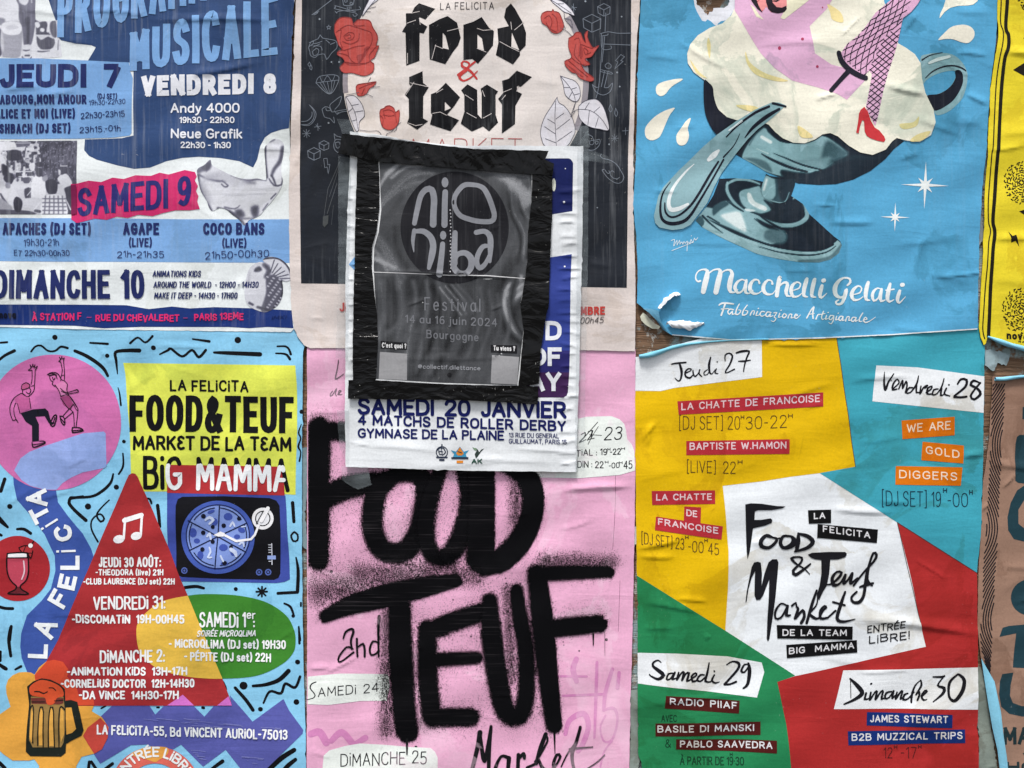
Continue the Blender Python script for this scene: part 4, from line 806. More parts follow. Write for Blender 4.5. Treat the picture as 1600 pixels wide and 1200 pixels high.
for i, (lb, o) in enumerate([('clear tape strip down the left side of the derby notice', '_:530,246 550,247 546,440 545,560 526,560 530,440'),
    ('clear tape piece on the black poster above the top left corner of the flyer', '_:528,188 556,190 562,212 536,211'),
    ('long clear tape strip down the right side of the derby notice', '_:902,228 919,202 918,400 914,600 912,735 898,736 900,500'),
    ('clear tape piece above the top right corner of the derby notice, on the printed leaf', '_:898,200 919,198 921,232 880,232'),
    ('torn clear tape piece stretched over the pointing hand drawing', '_:908,232 950,246 953,258 908,252'),
    ('clear tape square on the sprayed letters below the left corner of the derby notice', '_:534,727 575,728 582,757 560,764 536,750'),
    ('clear tape strip at the lower left edge of the derby notice', '_:528,640 547,641 546,728 532,700')]):
    tape(lb, o, 9.9, CM, crinkle(.3, .1, .2, i), seed=10+i, jag=.5, group=CG)

# ------------------------------------------------------------------ sky-blue ice cream poster
Eo = P('_:1001,-70 1001,0 998,60 996,125 993,250 989,320 991,345 994,369 996,430 995,473 1006,483 1024,484 1030,500 1040,518 1050,524 1085,527 1140,532 1200,531 1280,529 1389,524 1526,515 1527,470 1529,369 1534,292 1539,240 1546,140 1551,96 1555,60 1557,31 1557,-70')
hole = P('k:495,-60 495,0 503,50 520,90 540,125 560,160 585,165 600,150 625,165 650,190 668,203 680,180 700,165 740,158 765,130 790,90 808,60 815,0 812,-60')
Ee = Sheet('poster', 'sky-blue ice cream poster with a fishnet leg and a sundae cup, torn at its corners', 'poster', Eo, 3.6, (86,164,206), 'gelato', seed=31, nwr=34, amp=.7, holes=[hole],
    wr=[(1380,132,1450,152,2.2,5),(1270,160,1310,146,1.4,4),(1505,145,1545,165,1.8,5),(1490,85,1545,88,1.2,4),(1290,352,1370,345,1.6,5),(1000,90,1070,95,.8,6),(1050,205,1090,195,1.2,7),(1480,190,1540,192,1,7),(1480,70,1500,300,.6,8),(1380,380,1500,374,.7,6),(1400,250,1440,240,.9,5),(1180,66,1300,72,.9,6),(1480,16,1550,22,.9,6),(1270,300,1276,400,.5,6),(1440,430,1520,440,.8,7)])
Ee.fill('white_edge', ['_:1050,522.5 1085,525.5 1140,530.3 1200,529.3 1280,527.2 1389,522.2 1526,513.2 1526,515 1389,524 1280,529 1140,532 1050,524'], (226,232,236), 1)
CR = (238,235,218)
TEAL = (140,176,184); TD = (92,128,136); DK = (24,28,42)
h1 = Ee.fill('cup_handle', ['l:848,445 900,412 960,402 1050,405 1110,425 1160,470 1195,530 1203,580 1195,650 1165,735 1120,790 1060,840 1000,865 962,862 930,780 890,715 858,640'], TEAL, 1, holes=['l:868,660 880,620 930,580 1000,550 1070,536 1108,540 1112,580 1085,635 1040,680 980,708 905,722 880,690'], smooth=True)
Ee.fill('shade', ['l:1108,538 1140,530 1165,560 1168,620 1140,690 1090,760 1030,805 985,828 950,832 925,780 900,722 980,710 1040,680 1085,638 1112,585'], DK, 2, parent=h1, smooth=True)
Ee.pen('outline', ['l:860,455,10 920,420,7 1015,398,4','l:885,590,5 940,540,9 1020,505,10 1100,498,11 1160,515,12 1190,535,8'], DK, 3, parent=h1); Ee.pen('highlight', ['l:915,478,18 980,450,26 1065,430,20'], (226,236,236), 3, parent=h1)
CUP = [(0, (22,26,40)), (.4, (58,88,98)), (.7, (142,180,188)), (.85, (176,204,208)), (1, (232,240,240))]
foot = Ee.paint('cup_foot', 'M:195,443 150,560 100,640 60,690 28,735 70,778 200,850 340,915 450,965 600,1000 750,1022 880,1025 960,1005 1020,960 1042,905 1030,875 990,845 900,765 815,690 770,620 700,572 560,480 430,450 300,440', [
 ('p','M:60,690 100,640 150,650 200,610 260,600 330,660 420,690 480,760 560,800 640,830 560,900 450,870 330,815 200,760 100,720',.68,1.6),('p','M:150,640 230,600 260,620 200,660 150,700',.35,2),('p','M:200,700 250,680 330,670 360,720 380,810 320,790 260,750',.95,2.6),('p','M:520,800 620,790 660,840 640,890 560,890 500,850',.45,3),
 ('p','M:28,735 60,690 110,725 200,775 330,840 480,890 600,920 700,935 850,940 940,920 1000,880 1015,870 1042,905 1020,960 960,1005 880,1025 750,1022 600,1000 450,965 340,915 200,850 70,778',.73,.7),('p','M:28,735 60,700 90,740 70,778',.4,.8),('p','M:740,1005 860,1000 960,975 1030,900 1042,905 1010,970 940,1012 860,1026 750,1022',.48,1.5),
 ('s','M:75,700,12 130,755,10 215,820,3',.02,.5),('s','M:110,705,10 195,752,5',.02,.5),('s','M:335,825,4 480,885,12 620,922,14 780,942,14 900,935,14 980,900,14',.02,.5),('s','M:465,915,4 620,955,7 800,975,9 930,955,7 1000,910,4',.02,.5),
 ('s','M:250,470,18 245,520,24 280,590,22 355,660,22 460,710,24 560,755,28 660,770,30 740,755,30 795,715,32 795,670,30 770,625,28 710,585,24',.66,.7),('s','M:255,475,18 310,450,20 400,455,18 470,480,14',.66,.7),('s','M:250,600,3 300,635,12 360,670,5',.02,.5),('s','M:455,685,5 520,735,12 620,790,16 720,800,8',.02,.6),('s','M:435,722,3 500,765,8 600,800,5',.02,.5),
 ('p','M:330,530 400,510 470,495 500,560 560,610 570,660 520,690 420,670 350,620',.69,1.8),('p','M:290,500 340,470 460,490 380,510 330,540 330,600 350,630 300,590 278,540',.05,1.4),('p','M:500,590 580,620 660,615 730,580 775,640 770,700 700,740 600,735 520,700 480,690 550,660',.05,1.6),('p','M:385,545 410,545 440,600 520,640 510,668 440,640 395,600',.98,.8),('p','M:370,650 440,660 430,672 380,668',.95,.7)], 1, CUP, base=.04, grain=.08)
bowl = Ee.paint('cup_bowl', 'M:95,-60 100,0 130,70 185,140 300,270 360,305 420,340 520,400 640,445 740,478 880,488 1000,482 1120,450 1240,390 1340,310 1400,240 1470,185 1420,160 1395,175 1500,-60', [
 ('p','M:350,300 400,190 500,90 530,120 580,160 640,190 760,200 850,180 910,145 980,180 1060,240 1080,280 1000,320 930,370 860,390 740,440 640,430 520,400 420,340',.70,1.4),('p','M:940,180 1060,240 1085,275 1000,330 930,365 880,360 900,280',.42,4),('p','M:600,330 700,320 880,300 960,300 920,370 820,380',.60,4),('p','M:360,300 420,330 520,390 560,400 520,330 440,300',.45,2.4),('s','M:400,210,8 450,130,10 500,90,6',.4,2),
 ('p','M:620,385 740,400 900,400 1080,350 1200,300 1200,330 1000,480 740,480 640,440',.06,2.4),('s','M:1000,330,24 1150,290,30 1300,290,20',.10,4),('s','M:485,272,6 560,315,16 680,365,18 800,395,12',.02,.5),('s','M:565,268,3 660,305,8 760,345,10 900,385,14',.02,.5),('s','M:560,295,8 660,325,13 780,365,13 880,385,8',.72,.5),
 ('s','M:488,155,24 548,190,24',.98,.8),('s','M:450,235,3 530,270,8',.96,.6),('s','M:540,80,8 560,130,20 620,175,26 680,195,8',.02,.6),('s','M:915,145,10 960,150,26 1030,185,40 1100,230,50 1200,270,40 1300,285,22',.04,.8)], 2, CUP, base=.05, grain=.08)
Ee.paint('cup_stem', 'M:515,410 540,425 720,450 715,490 690,560 650,605 610,615 560,605 500,580 478,530 490,480', [('p','M:490,470 520,420 570,430 580,560 540,590 485,560',.70,2.4),('s','M:520,450,16 500,520,18',.96,1.6),('p','M:600,430 720,450 690,560 640,600 610,580',.08,3),('s','M:490,570,8 560,600,10 640,610,8 675,540,7',.62,.7),('s','M:510,410,6 560,435,12 640,445,10',.02,.8)], 3, CUP, base=.3, grain=.08)
cream = Ee.fill('whipped_cream', ['_:1149,-60 1149,10 1141,26 1128,38 1108,45 1090,56 1078,70 1073,85 1074,100 1083,114 1096,124 1106,130 1113,140 1114,155 1122,172 1135,184 1150,189 1165,187 1185,190 1200,196 1210,207 1222,217 1238,224 1256,225 1272,219 1284,211 1296,209 1308,214 1325,228 1343,239 1362,243 1382,235 1392,222 1399,217 1414,221 1435,223 1453,212 1460,192 1457,172 1444,146 1439,124 1437,100 1428,86 1414,76 1402,69 1395,40 1380,5 1376,-60'], CR, 6)
Ee.fill('cream_shade', ['_:1164,82 1172,100 1195,116 1230,127 1210,128 1180,118 1166,100','_:1106,60 1110,72 1108,92 1104,72','_:1078,95 1092,114 1104,124 1088,116','_:1292,8 1312,20 1316,36 1300,32 1296,20','_:1404,195 1425,192 1434,183 1430,198 1410,203','_:1430,212 1452,206 1440,220 1420,222','_:1150,165 1180,168 1190,180 1160,172','_:1262,208 1245,198 1250,215 1268,216'], (240,222,160), 7, parent=cream, smooth=True)
Ee.fill('bowl_rim', ['_:1099,128 1107,131 1113,138 1115,152 1121,170 1133,183 1149,189 1141,194 1128,205 1121,213 1108,196 1100,170'], DK, 7, smooth=True)
PK = (224,178,210)
sh = Ee.fill('pink_shirt', ['_:1149,-60 1147,18 1167,52 1188,85 1209,108 1237,127 1280,138 1308,148 1322,157 1350,127 1330,110 1298,102 1272,85 1264,42 1291,15 1305,-10 1305,-60'], PK, 7)
Ee.fill('button', [ell(1217, 76.5, 2.6, 3, n=10), ell(1252.5, 62.5, 2.4, n=10), ell(1276, 105, 2.2, n=9), ell(1284, 13, 1.2, n=7)], (172,60,96), 8, parent=sh)
Ee.fill('collar', ['_:1171,8 1178,14 1184,24 1192,33 1180,28','_:1218,30 1224,32 1250,12 1270,-4 1300,-60 1225,-60 1228,12'], (238,234,206), 8, parent=sh)
hd = Ee.fill('face', ['_:1176,-40 1177,6 1184,16 1190,20 1196,12 1203,21 1214,23 1226,19 1228,10 1224,-40'], (234,150,150), 8)
Ee.fill('beard', ['_:1194,-10 1196,6 1199,16 1204,21 1214,23 1224,21 1228,16 1227,11 1220,14 1212,13 1206,6 1204,-10','_:1168,-10 1174,4 1182,16 1190,22 1184,10 1178,-10','_:1203,3 1212,2 1222,-4 1220,0 1212,5'], (34,26,36), 9, parent=hd); Ee.pen('ear', ['_:1185,2,1.2 1181,6,1.6 1185,14,1.4','_:1188,20,1 1190,18,1'], (190,90,100), 9, parent=hd)
legp = P('_:1397,-60 1392,0 1380,10 1366,22 1352,42 1338,58 1322,70 1312,85 1318,98 1332,112 1350,119 1357,111 1361,117 1358,134 1354,155 1351,168 1358,184 1366,198 1369,188 1373,170 1378,145 1386,116 1395,90 1401,68 1406,44 1409,30 1422,20 1432,8 1437,0 1445,-60')
leg = Ee.fill('fishnet_leg', [legp], (224,176,208), 7)
Li = []
eL = spline(P('_:1308,86 1318,73 1338,56 1356,36 1380,8 1398,-30'), step=4); eR = spline(P('_:1352,122 1360,106 1372,82 1392,58 1416,34 1450,0'), step=4)
def onleg(u, t):
    a = eL[int(t*(len(eL)-1))]; b = eR[int(t*(len(eR)-1))]; return (a[0]+(b[0]-a[0])*u, a[1]+(b[1]-a[1])*u)
for k in range(-8, 18):
    for sg in (1, -1):
        q = [onleg(k*.19+sg*1.25*(t/30-.5), t/30) for t in range(31) if -.05 <= k*.19+sg*1.25*(t/30-.5) <= 1.05]
        if len(q) > 2: Li.append(q)
nth = len(Li)
for i in range(20):
    y = 30+i*9.5; Li.append([(1345-i*1.2, y-14), (1425-i*1.3, y+48)]); Li.append([(1345-i*1.3, y+58), (1425-i*1.3, y-10)])
thigh = [p for p in P('_:1300,-60 1300,120 1350,124 1356,108 1376,66 1400,40 1412,26 1450,-60')]
calf = P('_:1350,122 1357,108 1377,66 1400,38 1415,24 1420,210 1340,210')
it = []
for q in Li[:nth]: it += [(r_, 1.35, 'f') for a in clip_run(q, legp) for r_ in clip_run(a, thigh)]
for q in Li[nth:]: it += [(r_, 1.35, 'f') for a in clip_run(q, legp) for r_ in clip_run(a, calf)]
Ee.strokes('fishnet', it, (26,20,40), 8, parent=leg)
Ee.pen('garter', ['_:1309,84,7 1314,97,8 1326,110,8.5 1341,119,8.5 1351,123,8'], (34,34,46), 9); Ee.pen('garter_strap', ['_:1323,114,8 1311,127,7 1298,142,7'], (34,34,46), 9, smooth=False)
Ee.fill('red_shoe', ['l:425,808 398,830 385,860 380,920 367,1000 385,1006 396,950 410,908 424,912 430,990 445,1022 470,1040 520,1060 572,1071 583,1055 575,1030 540,985 505,962 475,910 450,840'], (202,56,62), 9)
sp = Ee.fill('spoon', ['_:1226,166 1216,162 1206,161 1178,173 1147,192 1119,212 1098,230 1078,250 1060,267 1047,281 1036,293 1028,307 1021,338 1023,349 1030,356 1050,360 1066,358 1078,352 1089,338 1104,318 1115,293 1127,271 1140,253 1150,240 1167,219 1183,203 1200,190 1214,178'], TEAL, 8)
Ee.pen('outline', ['_:1047,285,1 1035,303,2.4 1031,325,3.4 1034,343,4.4 1047,350,5.6 1066,347,5.4 1078,337,4.4 1092,315,3.6 1110,285,3 1130,250,3','_:1038,318,2 1039,332,3 1048,340,3 1062,336,3.2 1078,322,3.6 1092,302,4 1108,275,4 1122,253,3','_:1134,215,2 1152,197,3 1178,178,4 1200,168,4','_:1163,216,1.5 1176,200,5 1196,184,6 1216,172,4','_:1130,246,2.5 1146,228,1.6 1155,210,1','_:1206,163,4 1226,168,3'], DK, 9, parent=sp)
Ee.pen('highlight', ['_:1084,257,1 1070,270,3 1052,293,4.6 1044,315,5.6 1047,328,6.6 1060,327,6.6 1074,320,4','_:1107,250,6 1115,243,9 1122,236,4','_:1138,205,2 1158,190,3'], (228,236,238), 9, parent=sp)
DR = (238,234,218)
Ee.fill('cream_drop', ['k:415,601 370,597 325,605 270,618 225,640 212,670 216,705 240,726 265,724 290,705 312,675 345,645','k:355,814 320,820 265,842 205,880 155,930 132,970 134,1020 155,1048 190,1056 235,1035 258,1000 290,925 318,865','k:475,889 440,910 405,960 368,1015 366,1060 380,1088 405,1097 435,1085 455,1050 460,1010 452,965'], DR, 2, smooth=True)
Ee.fill('cream_drop', ['l:990,145 995,110 1020,60 1060,-60 1300,-60 1275,15 1240,42 1200,48 1130,50 1070,65 1030,95'], DR, 2); Ee.fill('cream_drop', ['l:980,306 1020,260 1070,215 1120,198 1180,195 1225,212 1250,245 1248,285 1222,318 1195,330 1150,322 1090,302 1030,300'], DR, 2, smooth=True)
def star(cx, cy, R, r, q, rot=2):
    out = []
    for i in range(16):
        a = math.radians(rot-90+i*22.5); rr = R if i % 4 == 0 else (q if i % 4 == 2 else r); out.append((cx+rr*math.cos(a), cy+rr*math.sin(a)))
    return out
Ee.fill('white_star', [star(1444, 290, 37, 6, 16)], (232,238,238), 2); Ee.fill('white_star', [star(1397, 340, 23, 4, 10)], (232,238,238), 2)
WH = (232,237,238)
Ee.pen('signature', ['m:265,528 285,520 280,560 300,525 300,555 315,525 318,550','m:320,545 330,535 335,550 342,532 350,545 362,530 360,590','m:362,545 372,535 378,548 385,520 395,540 405,512 412,525 425,510','m:268,588 340,560 400,535','m:385,500 388,497'], (220,232,238), 2, .9)
# script lettering, brushed with thick down-strokes
Ee.pen('script_title', ['L:60,130,14 45,135,12 30,120,10 30,90,9 50,60,9 85,50,12 108,60,22 105,100,36 92,150,38 80,205,34','L:110,85,12 150,55,10 190,50,16 198,75,30 185,130,38 168,208,36','L:195,85,12 230,58,10 265,55,16 280,80,26 270,120,34 262,170,34 270,205,20 300,208,8 320,190,6',
 'L:385,135,8 350,120,10 315,140,18 300,180,24 320,212,16 350,200,12 375,150,14 380,125,16 372,170,26 375,210,18 400,216,8 425,195,6','L:470,145,16 462,125,10 435,122,14 410,150,24 405,190,28 430,218,18 465,215,8 495,190,6','L:560,150,16 555,130,10 528,125,14 502,155,24 498,195,28 522,222,18 560,220,8 580,195,5',
 'L:618,105,14 612,110,30 600,160,30 590,232,28','L:600,180,8 625,150,12 655,140,18 665,160,24 655,200,26 662,232,16 690,235,7','L:705,195,7 745,180,10 755,150,10 730,138,12 700,160,22 690,200,27 705,238,18 740,235,10 765,215,6','L:800,115,20 795,130,28 780,190,28 780,232,20 805,240,8','L:855,118,20 850,130,28 836,195,28 836,235,20 862,242,8','L:905,162,20 900,180,27 890,225,26 902,246,14 938,215,5','L:912,128,28 918,126,28',
 'L:1080,160,12 1100,140,16 1095,115,14 1060,108,12 1020,130,22 995,175,32 1000,225,28 1035,245,16 1065,225,12 1075,195,10 1072,195,26 1060,240,26 1040,285,18 1010,292,14 1000,275,12 1020,262,8','L:1120,225,7 1165,212,10 1178,180,10 1155,165,12 1122,190,22 1108,230,27 1125,262,18 1160,258,10 1185,240,6','L:1225,140,22 1215,170,28 1205,220,28 1208,258,20 1232,265,8','L:1315,190,8 1290,180,10 1262,200,18 1250,235,22 1262,268,14 1290,250,10 1312,195,14 1315,190,18 1305,235,26 1312,270,16 1340,262,7','L:1375,150,18 1362,200,28 1355,250,26 1370,275,14 1400,260,6','L:1345,195,10 1400,188,10','L:1440,200,20 1432,225,26 1425,260,24 1440,282,12 1480,240,5','L:1455,158,28 1461,157,28'], WH, 2)
Ee.pen('script_line', ['L:190,298,9 210,285,12 250,285,12 290,290,10','L:232,290,12 222,320,12 205,368,12','L:205,325,7 255,322,7','L:290,330,7 265,325,8 250,345,9 262,362,8 282,340,8 282,362,8 305,355,4','L:330,290,7 310,330,9 305,362,9 328,358,8 340,335,7 322,332,5','L:385,298,7 358,335,9 352,366,9 378,362,8 388,340,7 370,336,5','L:405,368,9 418,340,7 435,340,6 428,365,7','L:455,342,8 445,370,8 470,365,4','L:460,322,7 463,320,7','L:505,345,7 485,342,8 472,362,9 488,376,7 512,362,4','L:550,350,7 525,345,8 512,368,9 528,378,8 545,358,8 542,378,8 565,370,4','L:568,352,7 590,350,7 572,380,7 585,392,7 568,412,6 550,405,4','L:610,355,8 602,382,8 620,378,4','L:618,335,7 621,333,7','L:640,358,8 628,375,9 642,386,8 658,368,8 642,356,6','L:668,388,9 678,362,7 695,362,7 690,386,8 710,382,4','L:715,375,6 735,368,7 722,360,7 712,380,9 728,390,7 755,365,4',
 'L:798,388,9 830,330,9 848,312,12','L:848,312,12 840,355,10 842,390,10','L:812,362,6 850,355,6','L:862,395,9 875,365,7 892,362,7','L:915,340,8 900,380,9 908,398,6 925,388,4','L:895,362,6 925,356,6','L:935,370,8 928,396,8 945,390,4','L:945,350,7 948,348,7','L:985,372,7 962,370,8 952,390,8 965,400,7 985,378,8 978,410,8 965,428,6 950,418,4','L:1005,375,8 998,400,8 1015,395,4','L:1014,355,7 1017,353,7','L:1050,378,7 1030,375,8 1018,395,9 1032,405,7 1048,382,8 1045,404,8 1060,400,4','L:1066,408,9 1076,380,7 1092,380,7 1088,404,8 1105,400,4','L:1140,385,7 1118,382,8 1105,402,9 1120,412,7 1138,388,8 1135,410,8 1155,400,5','L:1185,352,7 1165,385,9 1162,410,8 1180,410,5','L:1190,402,6 1215,395,7 1205,382,7 1190,402,9 1205,418,8 1235,408,6 1275,380,4'], WH, 2)
# torn paper round the hole and the curling corner
def torn(name, label, outer, inner, base, col, par, seed=1):
    r = random.Random(seed); jj = lambda pts, a: [(x+r.uniform(-a, a), y+r.uniform(-a, a)) for x, y in dens(pts, 2.2)]
    return Ee.fill(name, [jj(P(outer), .9)], col, 0, holes=[jj(P(inner), 1.3)] if inner else (), clip=False, parent=par, style='white', smooth=False)
sc1 = Sheet('paper_remnant', 'ragged white paper fibres round the torn hole at the top of the ice cream poster', 'torn paper',
    [(x+random.Random(int(x*7)).uniform(-1, 1), y+random.Random(int(y*5)).uniform(-1, 1)) for x, y in dens(P('k:485,-60 486,0 497,52 515,95 535,130 558,168 590,172 605,158 622,172 650,198 668,212 686,186 700,170 745,164 772,132 798,92 815,60 822,0 822,-60'), 2.2)], 2.6, (226,228,236), 'white', seed=3, nwr=6, part='torn_ply',
    holes=[[(x+random.Random(int(x*9)).uniform(-1.4, 1.4), y+random.Random(int(y*3)).uniform(-1.4, 1.4)) for x, y in dens(P('k:510,-60 510,0 528,42 560,68 575,95 605,112 622,95 640,78 660,62 690,60 720,62 748,50 765,20 770,-10 772,-60'), 2.2)]])

def surf(name, rows, mat, parent=None, close=False):
    """a curled sheet: rows of wall points with heights (x, y, h)"""
    o_ = org(parent); V = []; F = []; n = len(rows[0])
    for r_ in rows:
        for x, y, h in r_:
            q = wpos(x, y, h); V.append((q[0]-o_[0], q[1]-o_[1], q[2]-o_[2]))
    for i in range(len(rows)-1):
        for j in range(n-(0 if close else 1)):
            a, b = i*n+j, i*n+(j+1) % n; F.append((a, a+n, b+n, b))
    me = bpy.data.meshes.new(name); me.from_pydata(V, [], F); me.materials.append(mat); me.polygons.foreach_set('use_smooth', [True]*len(F)); me.update()
    o = bpy.data.objects.new(name, me); COL.objects.link(o)
    if parent: o.parent = parent
    return o
def roll(name, path, mat, parent, turns=1.3, k=22, dent=.25, seed=0):
    """paper rolled up on itself along a path of (x, y, h, radius)"""
    r = random.Random(seed); pts = spline([p+() for p in path], step=4, hi=20); rows = []
    for i, (x, y, h, R) in enumerate(pts):
        a, b = pts[max(0, i-1)], pts[min(len(pts)-1, i+1)]; d = math.hypot(b[0]-a[0], b[1]-a[1]) or 1; nx, ny = -(b[1]-a[1])/d, (b[0]-a[0])/d; row = []
        for j in range(k):
            t = -math.pi*.5+2*math.pi*turns*j/(k-1); rr = R*(1-.35*j/(k-1))*(1+dent*.3*math.sin(i*.7+j*.9))
            row.append((x+nx*rr*math.cos(t), y+ny*rr*math.cos(t), h+R+rr*math.sin(t)))
        rows.append(row)
    return surf(name, rows, mat, parent)
WP = ink((226,230,236), 'white'); BP = ink((132,196,222), 'white'); EB = ink((86,164,206), 'gelato')
# loosened corner at the lower left: lifted flap, two curls
surf('lifted_corner', [[(1004,482,4),(1016,483,6),(1028,486,9)],[(1013,489,9),(1021,493,10),(1030,499,9)],[(1024,500,8),(1030,506,8),(1036,510,6)],[(1036,516,4),(1041,519,5),(1046,522,4)]], ink((86,140,168), 'gelato'), Ee.o)
_jr = random.Random(5)
def rag(rows): return [[(x+_jr.uniform(-1.3, 1.3), y+_jr.uniform(-1.3, 1.3), h+_jr.uniform(-1, 1)) for x, y, h in [tuple((a[q]+(b[q]-a[q])*k/4) for q in range(3)) for a, b in zip(r_[:-1], r_[1:]) for k in range(4)]+[r_[-1]]] for r_ in rows]
surf('torn_curl', rag([[(1028,483,4),(1036,473,4),(1047,463,4),(1055,459,4),(1063,460,4)],[(1027,481,9),(1034,470,11),(1045,461,12),(1054,457.5,11),(1064,459,6)],[(1030,484,11),(1038,474,13),(1048,465,13),(1057,462,11),(1062,461,7)]]), WP, Ee.o)
surf('torn_curl', rag([[(1040,507,4),(1054,502,4),(1066,500,4),(1080,503,4),(1098,505,4)],[(1041,504,7),(1054,501,9),(1067,505,9),(1082,505,9),(1099,504,5)],[(1050,511,9),(1058,510,11),(1070,510,11),(1086,508,9),(1100,505,5)],[(1056,513,5),(1064,514,8),(1078,517,8),(1090,510,6),(1101,505,4.5)]]), WP, Ee.o)
Sheet('paper_remnant', 'scrap of cream and green paper stuck to the plywood below the curled blue corner', 'torn paper', P('m:78,985 95,962 115,975 135,1000 170,1030 200,1045 190,1060 150,1058 110,1035 85,1010'), 1.0, (206,208,190), 'geo', seed=6, nwr=3, part='torn_ply', step=2.5)

# ------------------------------------------------------------------ yellow poster at the right edge
Fo_ = P('o:387,-300 385,0 381,150 390,205 388,300 372,400 360,470 345,600 330,700 318,900 303,1150 n:1090,0 1078,150 1070,300 1068,450 1062,530 1060,600 1050,800 1036,1060 1048,1110 1065,1158 1078,1150 1090,1112 1200,1145 1330,1194 _:1680,572 1680,-60')
Ff = Sheet('poster', 'yellow poster edged with black lines, cut by the right edge of the view', 'poster', Fo_, 4.6, (228,208,48), 'yellow', seed=41, nwr=22, amp=.7, wr=[(1565,86,1640,90,2.2,5),(1545,372,1620,378,1.8,6),(1560,30,1560,95,.8,5),(1550,210,1640,204,.7,6),(1540,440,1620,446,.8,8)])
yl = P('o:412,-300 412,0 408,180 428,250 425,330 400,460 385,570 370,750 345,1150 n:1112,0 1104,160 1092,300 1094,410 1108,470 1096,540 1085,700 1066,940 1060,1060 1072,1120')
Ff.pen('thin_line', ['_:'+' '.join('%.1f,%.1f' % p for p in yl)], (28,26,18), 1, 1.9)
yl2 = P('o:462,-300 460,0 450,220 470,280 468,370 440,460 425,600 410,800 388,1150 n:1148,0 1138,180 1124,340 1122,420 1134,480 1120,600 1108,800 1100,1000 1095,1108')
Ff.pen('thick_line', ['_:'+' '.join('%.1f,%.1f' % p for p in yl2)], (28,26,18), 1, 5.6)
r = random.Random(9)
for cx, cy, R in ((1594, 286, 33), (1594, 486, 36), (1612, -8, 30)):
    it = []
    for ring_ in range(1, 9):
        n_ = 5+ring_*4
        for k in range(n_):
            a = 6.283*k/n_+r.uniform(-.12, .12)+ring_*.7; d = R*(ring_/8.3)*r.uniform(.94, 1.04); x, y = cx+d*math.cos(a)*.82, cy+d*math.sin(a); t = a+(1.57 if (k+ring_) % 2 else .5); L = r.uniform(.9, 1.7)
            it.append(([(x-L*math.cos(t), y-L*math.sin(t)), (x+L*math.cos(t), y+L*math.sin(t))], 1.7, 'r'))
    Ff.strokes('seed_dots', it, (34,30,16), 1)
Ff.fill('lightning_bolt', ['n:1215,472 1240,500 1262,492 1282,566 1258,530 1232,540 1228,505'], (30,26,18), 1); Ff.fill('black_triangle', ['n:1277,352 1316,340 1400,315 1400,430 1316,376'], (30,26,18), 1); Ff.fill('black_triangle', ['o:505,552 600,492 700,440 700,660 600,605'], (30,26,18), 1)
Ff.fill('lightning_bolt', ['o:585,310 600,275 700,250 700,330'], (30,26,18), 1)
Ff.text('nova', 1571, 530, 1604, 532, 12, 3, (30,26,18), 1, cap='f'); Ff.text('RADIO', 1589, 536, 1612, 537, 3.6, .8, (30,26,18), 1)
roll('curled_edge', [(1541,526,3.2,1.6),(1556,532,3.2,3.6),(1575,539,3.2,4.4),(1600,546,3.2,4.4),(1640,562,3.2,6)], BP, Ff.o, seed=2)

# ------------------------------------------------------------------ brown kraft poster
Go = P('_:1550,588 1600,587 1680,585 1680,1270 1582,1270 H:255,1200 248,1120 232,980 205,880 180,800 150,690 128,640 112,585 100,480 96,400 98,200 104,60 p:165,1160 205,850 225,560 230,470')
Gg = Sheet('poster', 'brown kraft poster with dark green capitals and a band of fine black lines', 'poster', Go, 1.6, (152,121,104), 'kraft', seed=51, nwr=28, amp=.8, wr=[(1540,728,1640,738,1.8,6),(1562,764,1590,738,1.2,3),(1534,800,1545,785,1.2,3),(1560,890,1640,884,1,5)])
it = []
band_l = spline(P('G:192,140 182,260 180,400 172,560 165,700 158,850 152,980 142,1110 H:130,40 125,160 122,300 112,420 110,520 130,600 150,690'), step=6)
band_r = spline(P('G:262,140 258,250 248,400 238,560 232,700 225,850 222,980 216,1110 H:205,0 190,160 186,300 175,420 172,560 162,690 160,700'), step=6)
def at_y(path, y):
    for a, b in zip(path[:-1], path[1:]):
        if a[1] <= y <= b[1] and b[1] > a[1]: return a[0]+(b[0]-a[0])*(y-a[1])/(b[1]-a[1])
    return None
for k in range(-12, 20):
    cur = []; y = 600.0
    ph = k*1.0
    pts = []
    for yy in np.arange(600, 1056, 3):
        a, b = at_y(band_l, yy), at_y(band_r, yy)
        if a is None or b is None: continue
        u = k/4.6-1.35*math.sin((yy-625)*2*math.pi/270)
        if 0 <= u <= 1: pts.append((a+(b-a)*u, yy))
        elif pts: it.append((pts, 2.0, 'r')) if len(pts) > 1 else None; pts = []
    if len(pts) > 1: it.append((pts, 2.0, 'r'))
Gg.strokes('line_band', it, (36,32,36), 1)
DG = (34,62,72)
Gg.fill('green_capital', ['G:362,285 400,282 400,360 360,355'], DG, 1); Gg.fill('green_capital', ['G:330,460 345,448 400,446 400,735 335,728 320,715 318,600 322,500'], DG, 1)
Gg.fill('green_capital', ['_:1600,758 1588,766 1578,786 1573,808 1574,828 1583,842 1600,846 1640,846 1640,830 1600,826 1590,818 1590,796 1600,780 1640,776 1640,758'], DG, 1)
Gg.fill('green_capital', [ell(1607, 933, 28, 28)], DG, 1); Gg.fill('green_capital', ['H:215,475 232,425 265,415 360,405 500,400 500,655 290,645 305,455'], DG, 1)
Gg.fill('green_capital', ['H:230,680 292,672 275,740 272,800 290,840 340,858 500,860 500,915 340,915 270,900 225,860 210,790 215,720'], DG, 1)
Gg.text('MANC', 1567, 1163, 1650, 1163, 27, 5.5, (34,52,56), 1, cap='f'); Gg.text('V', 1598, 1186, 1612, 1186, 10, 2, (34,52,56), 1); Gg.text('HOC', 1572, 1206, 1640, 1206, 16, 4, (34,52,56), 1, cap='f')
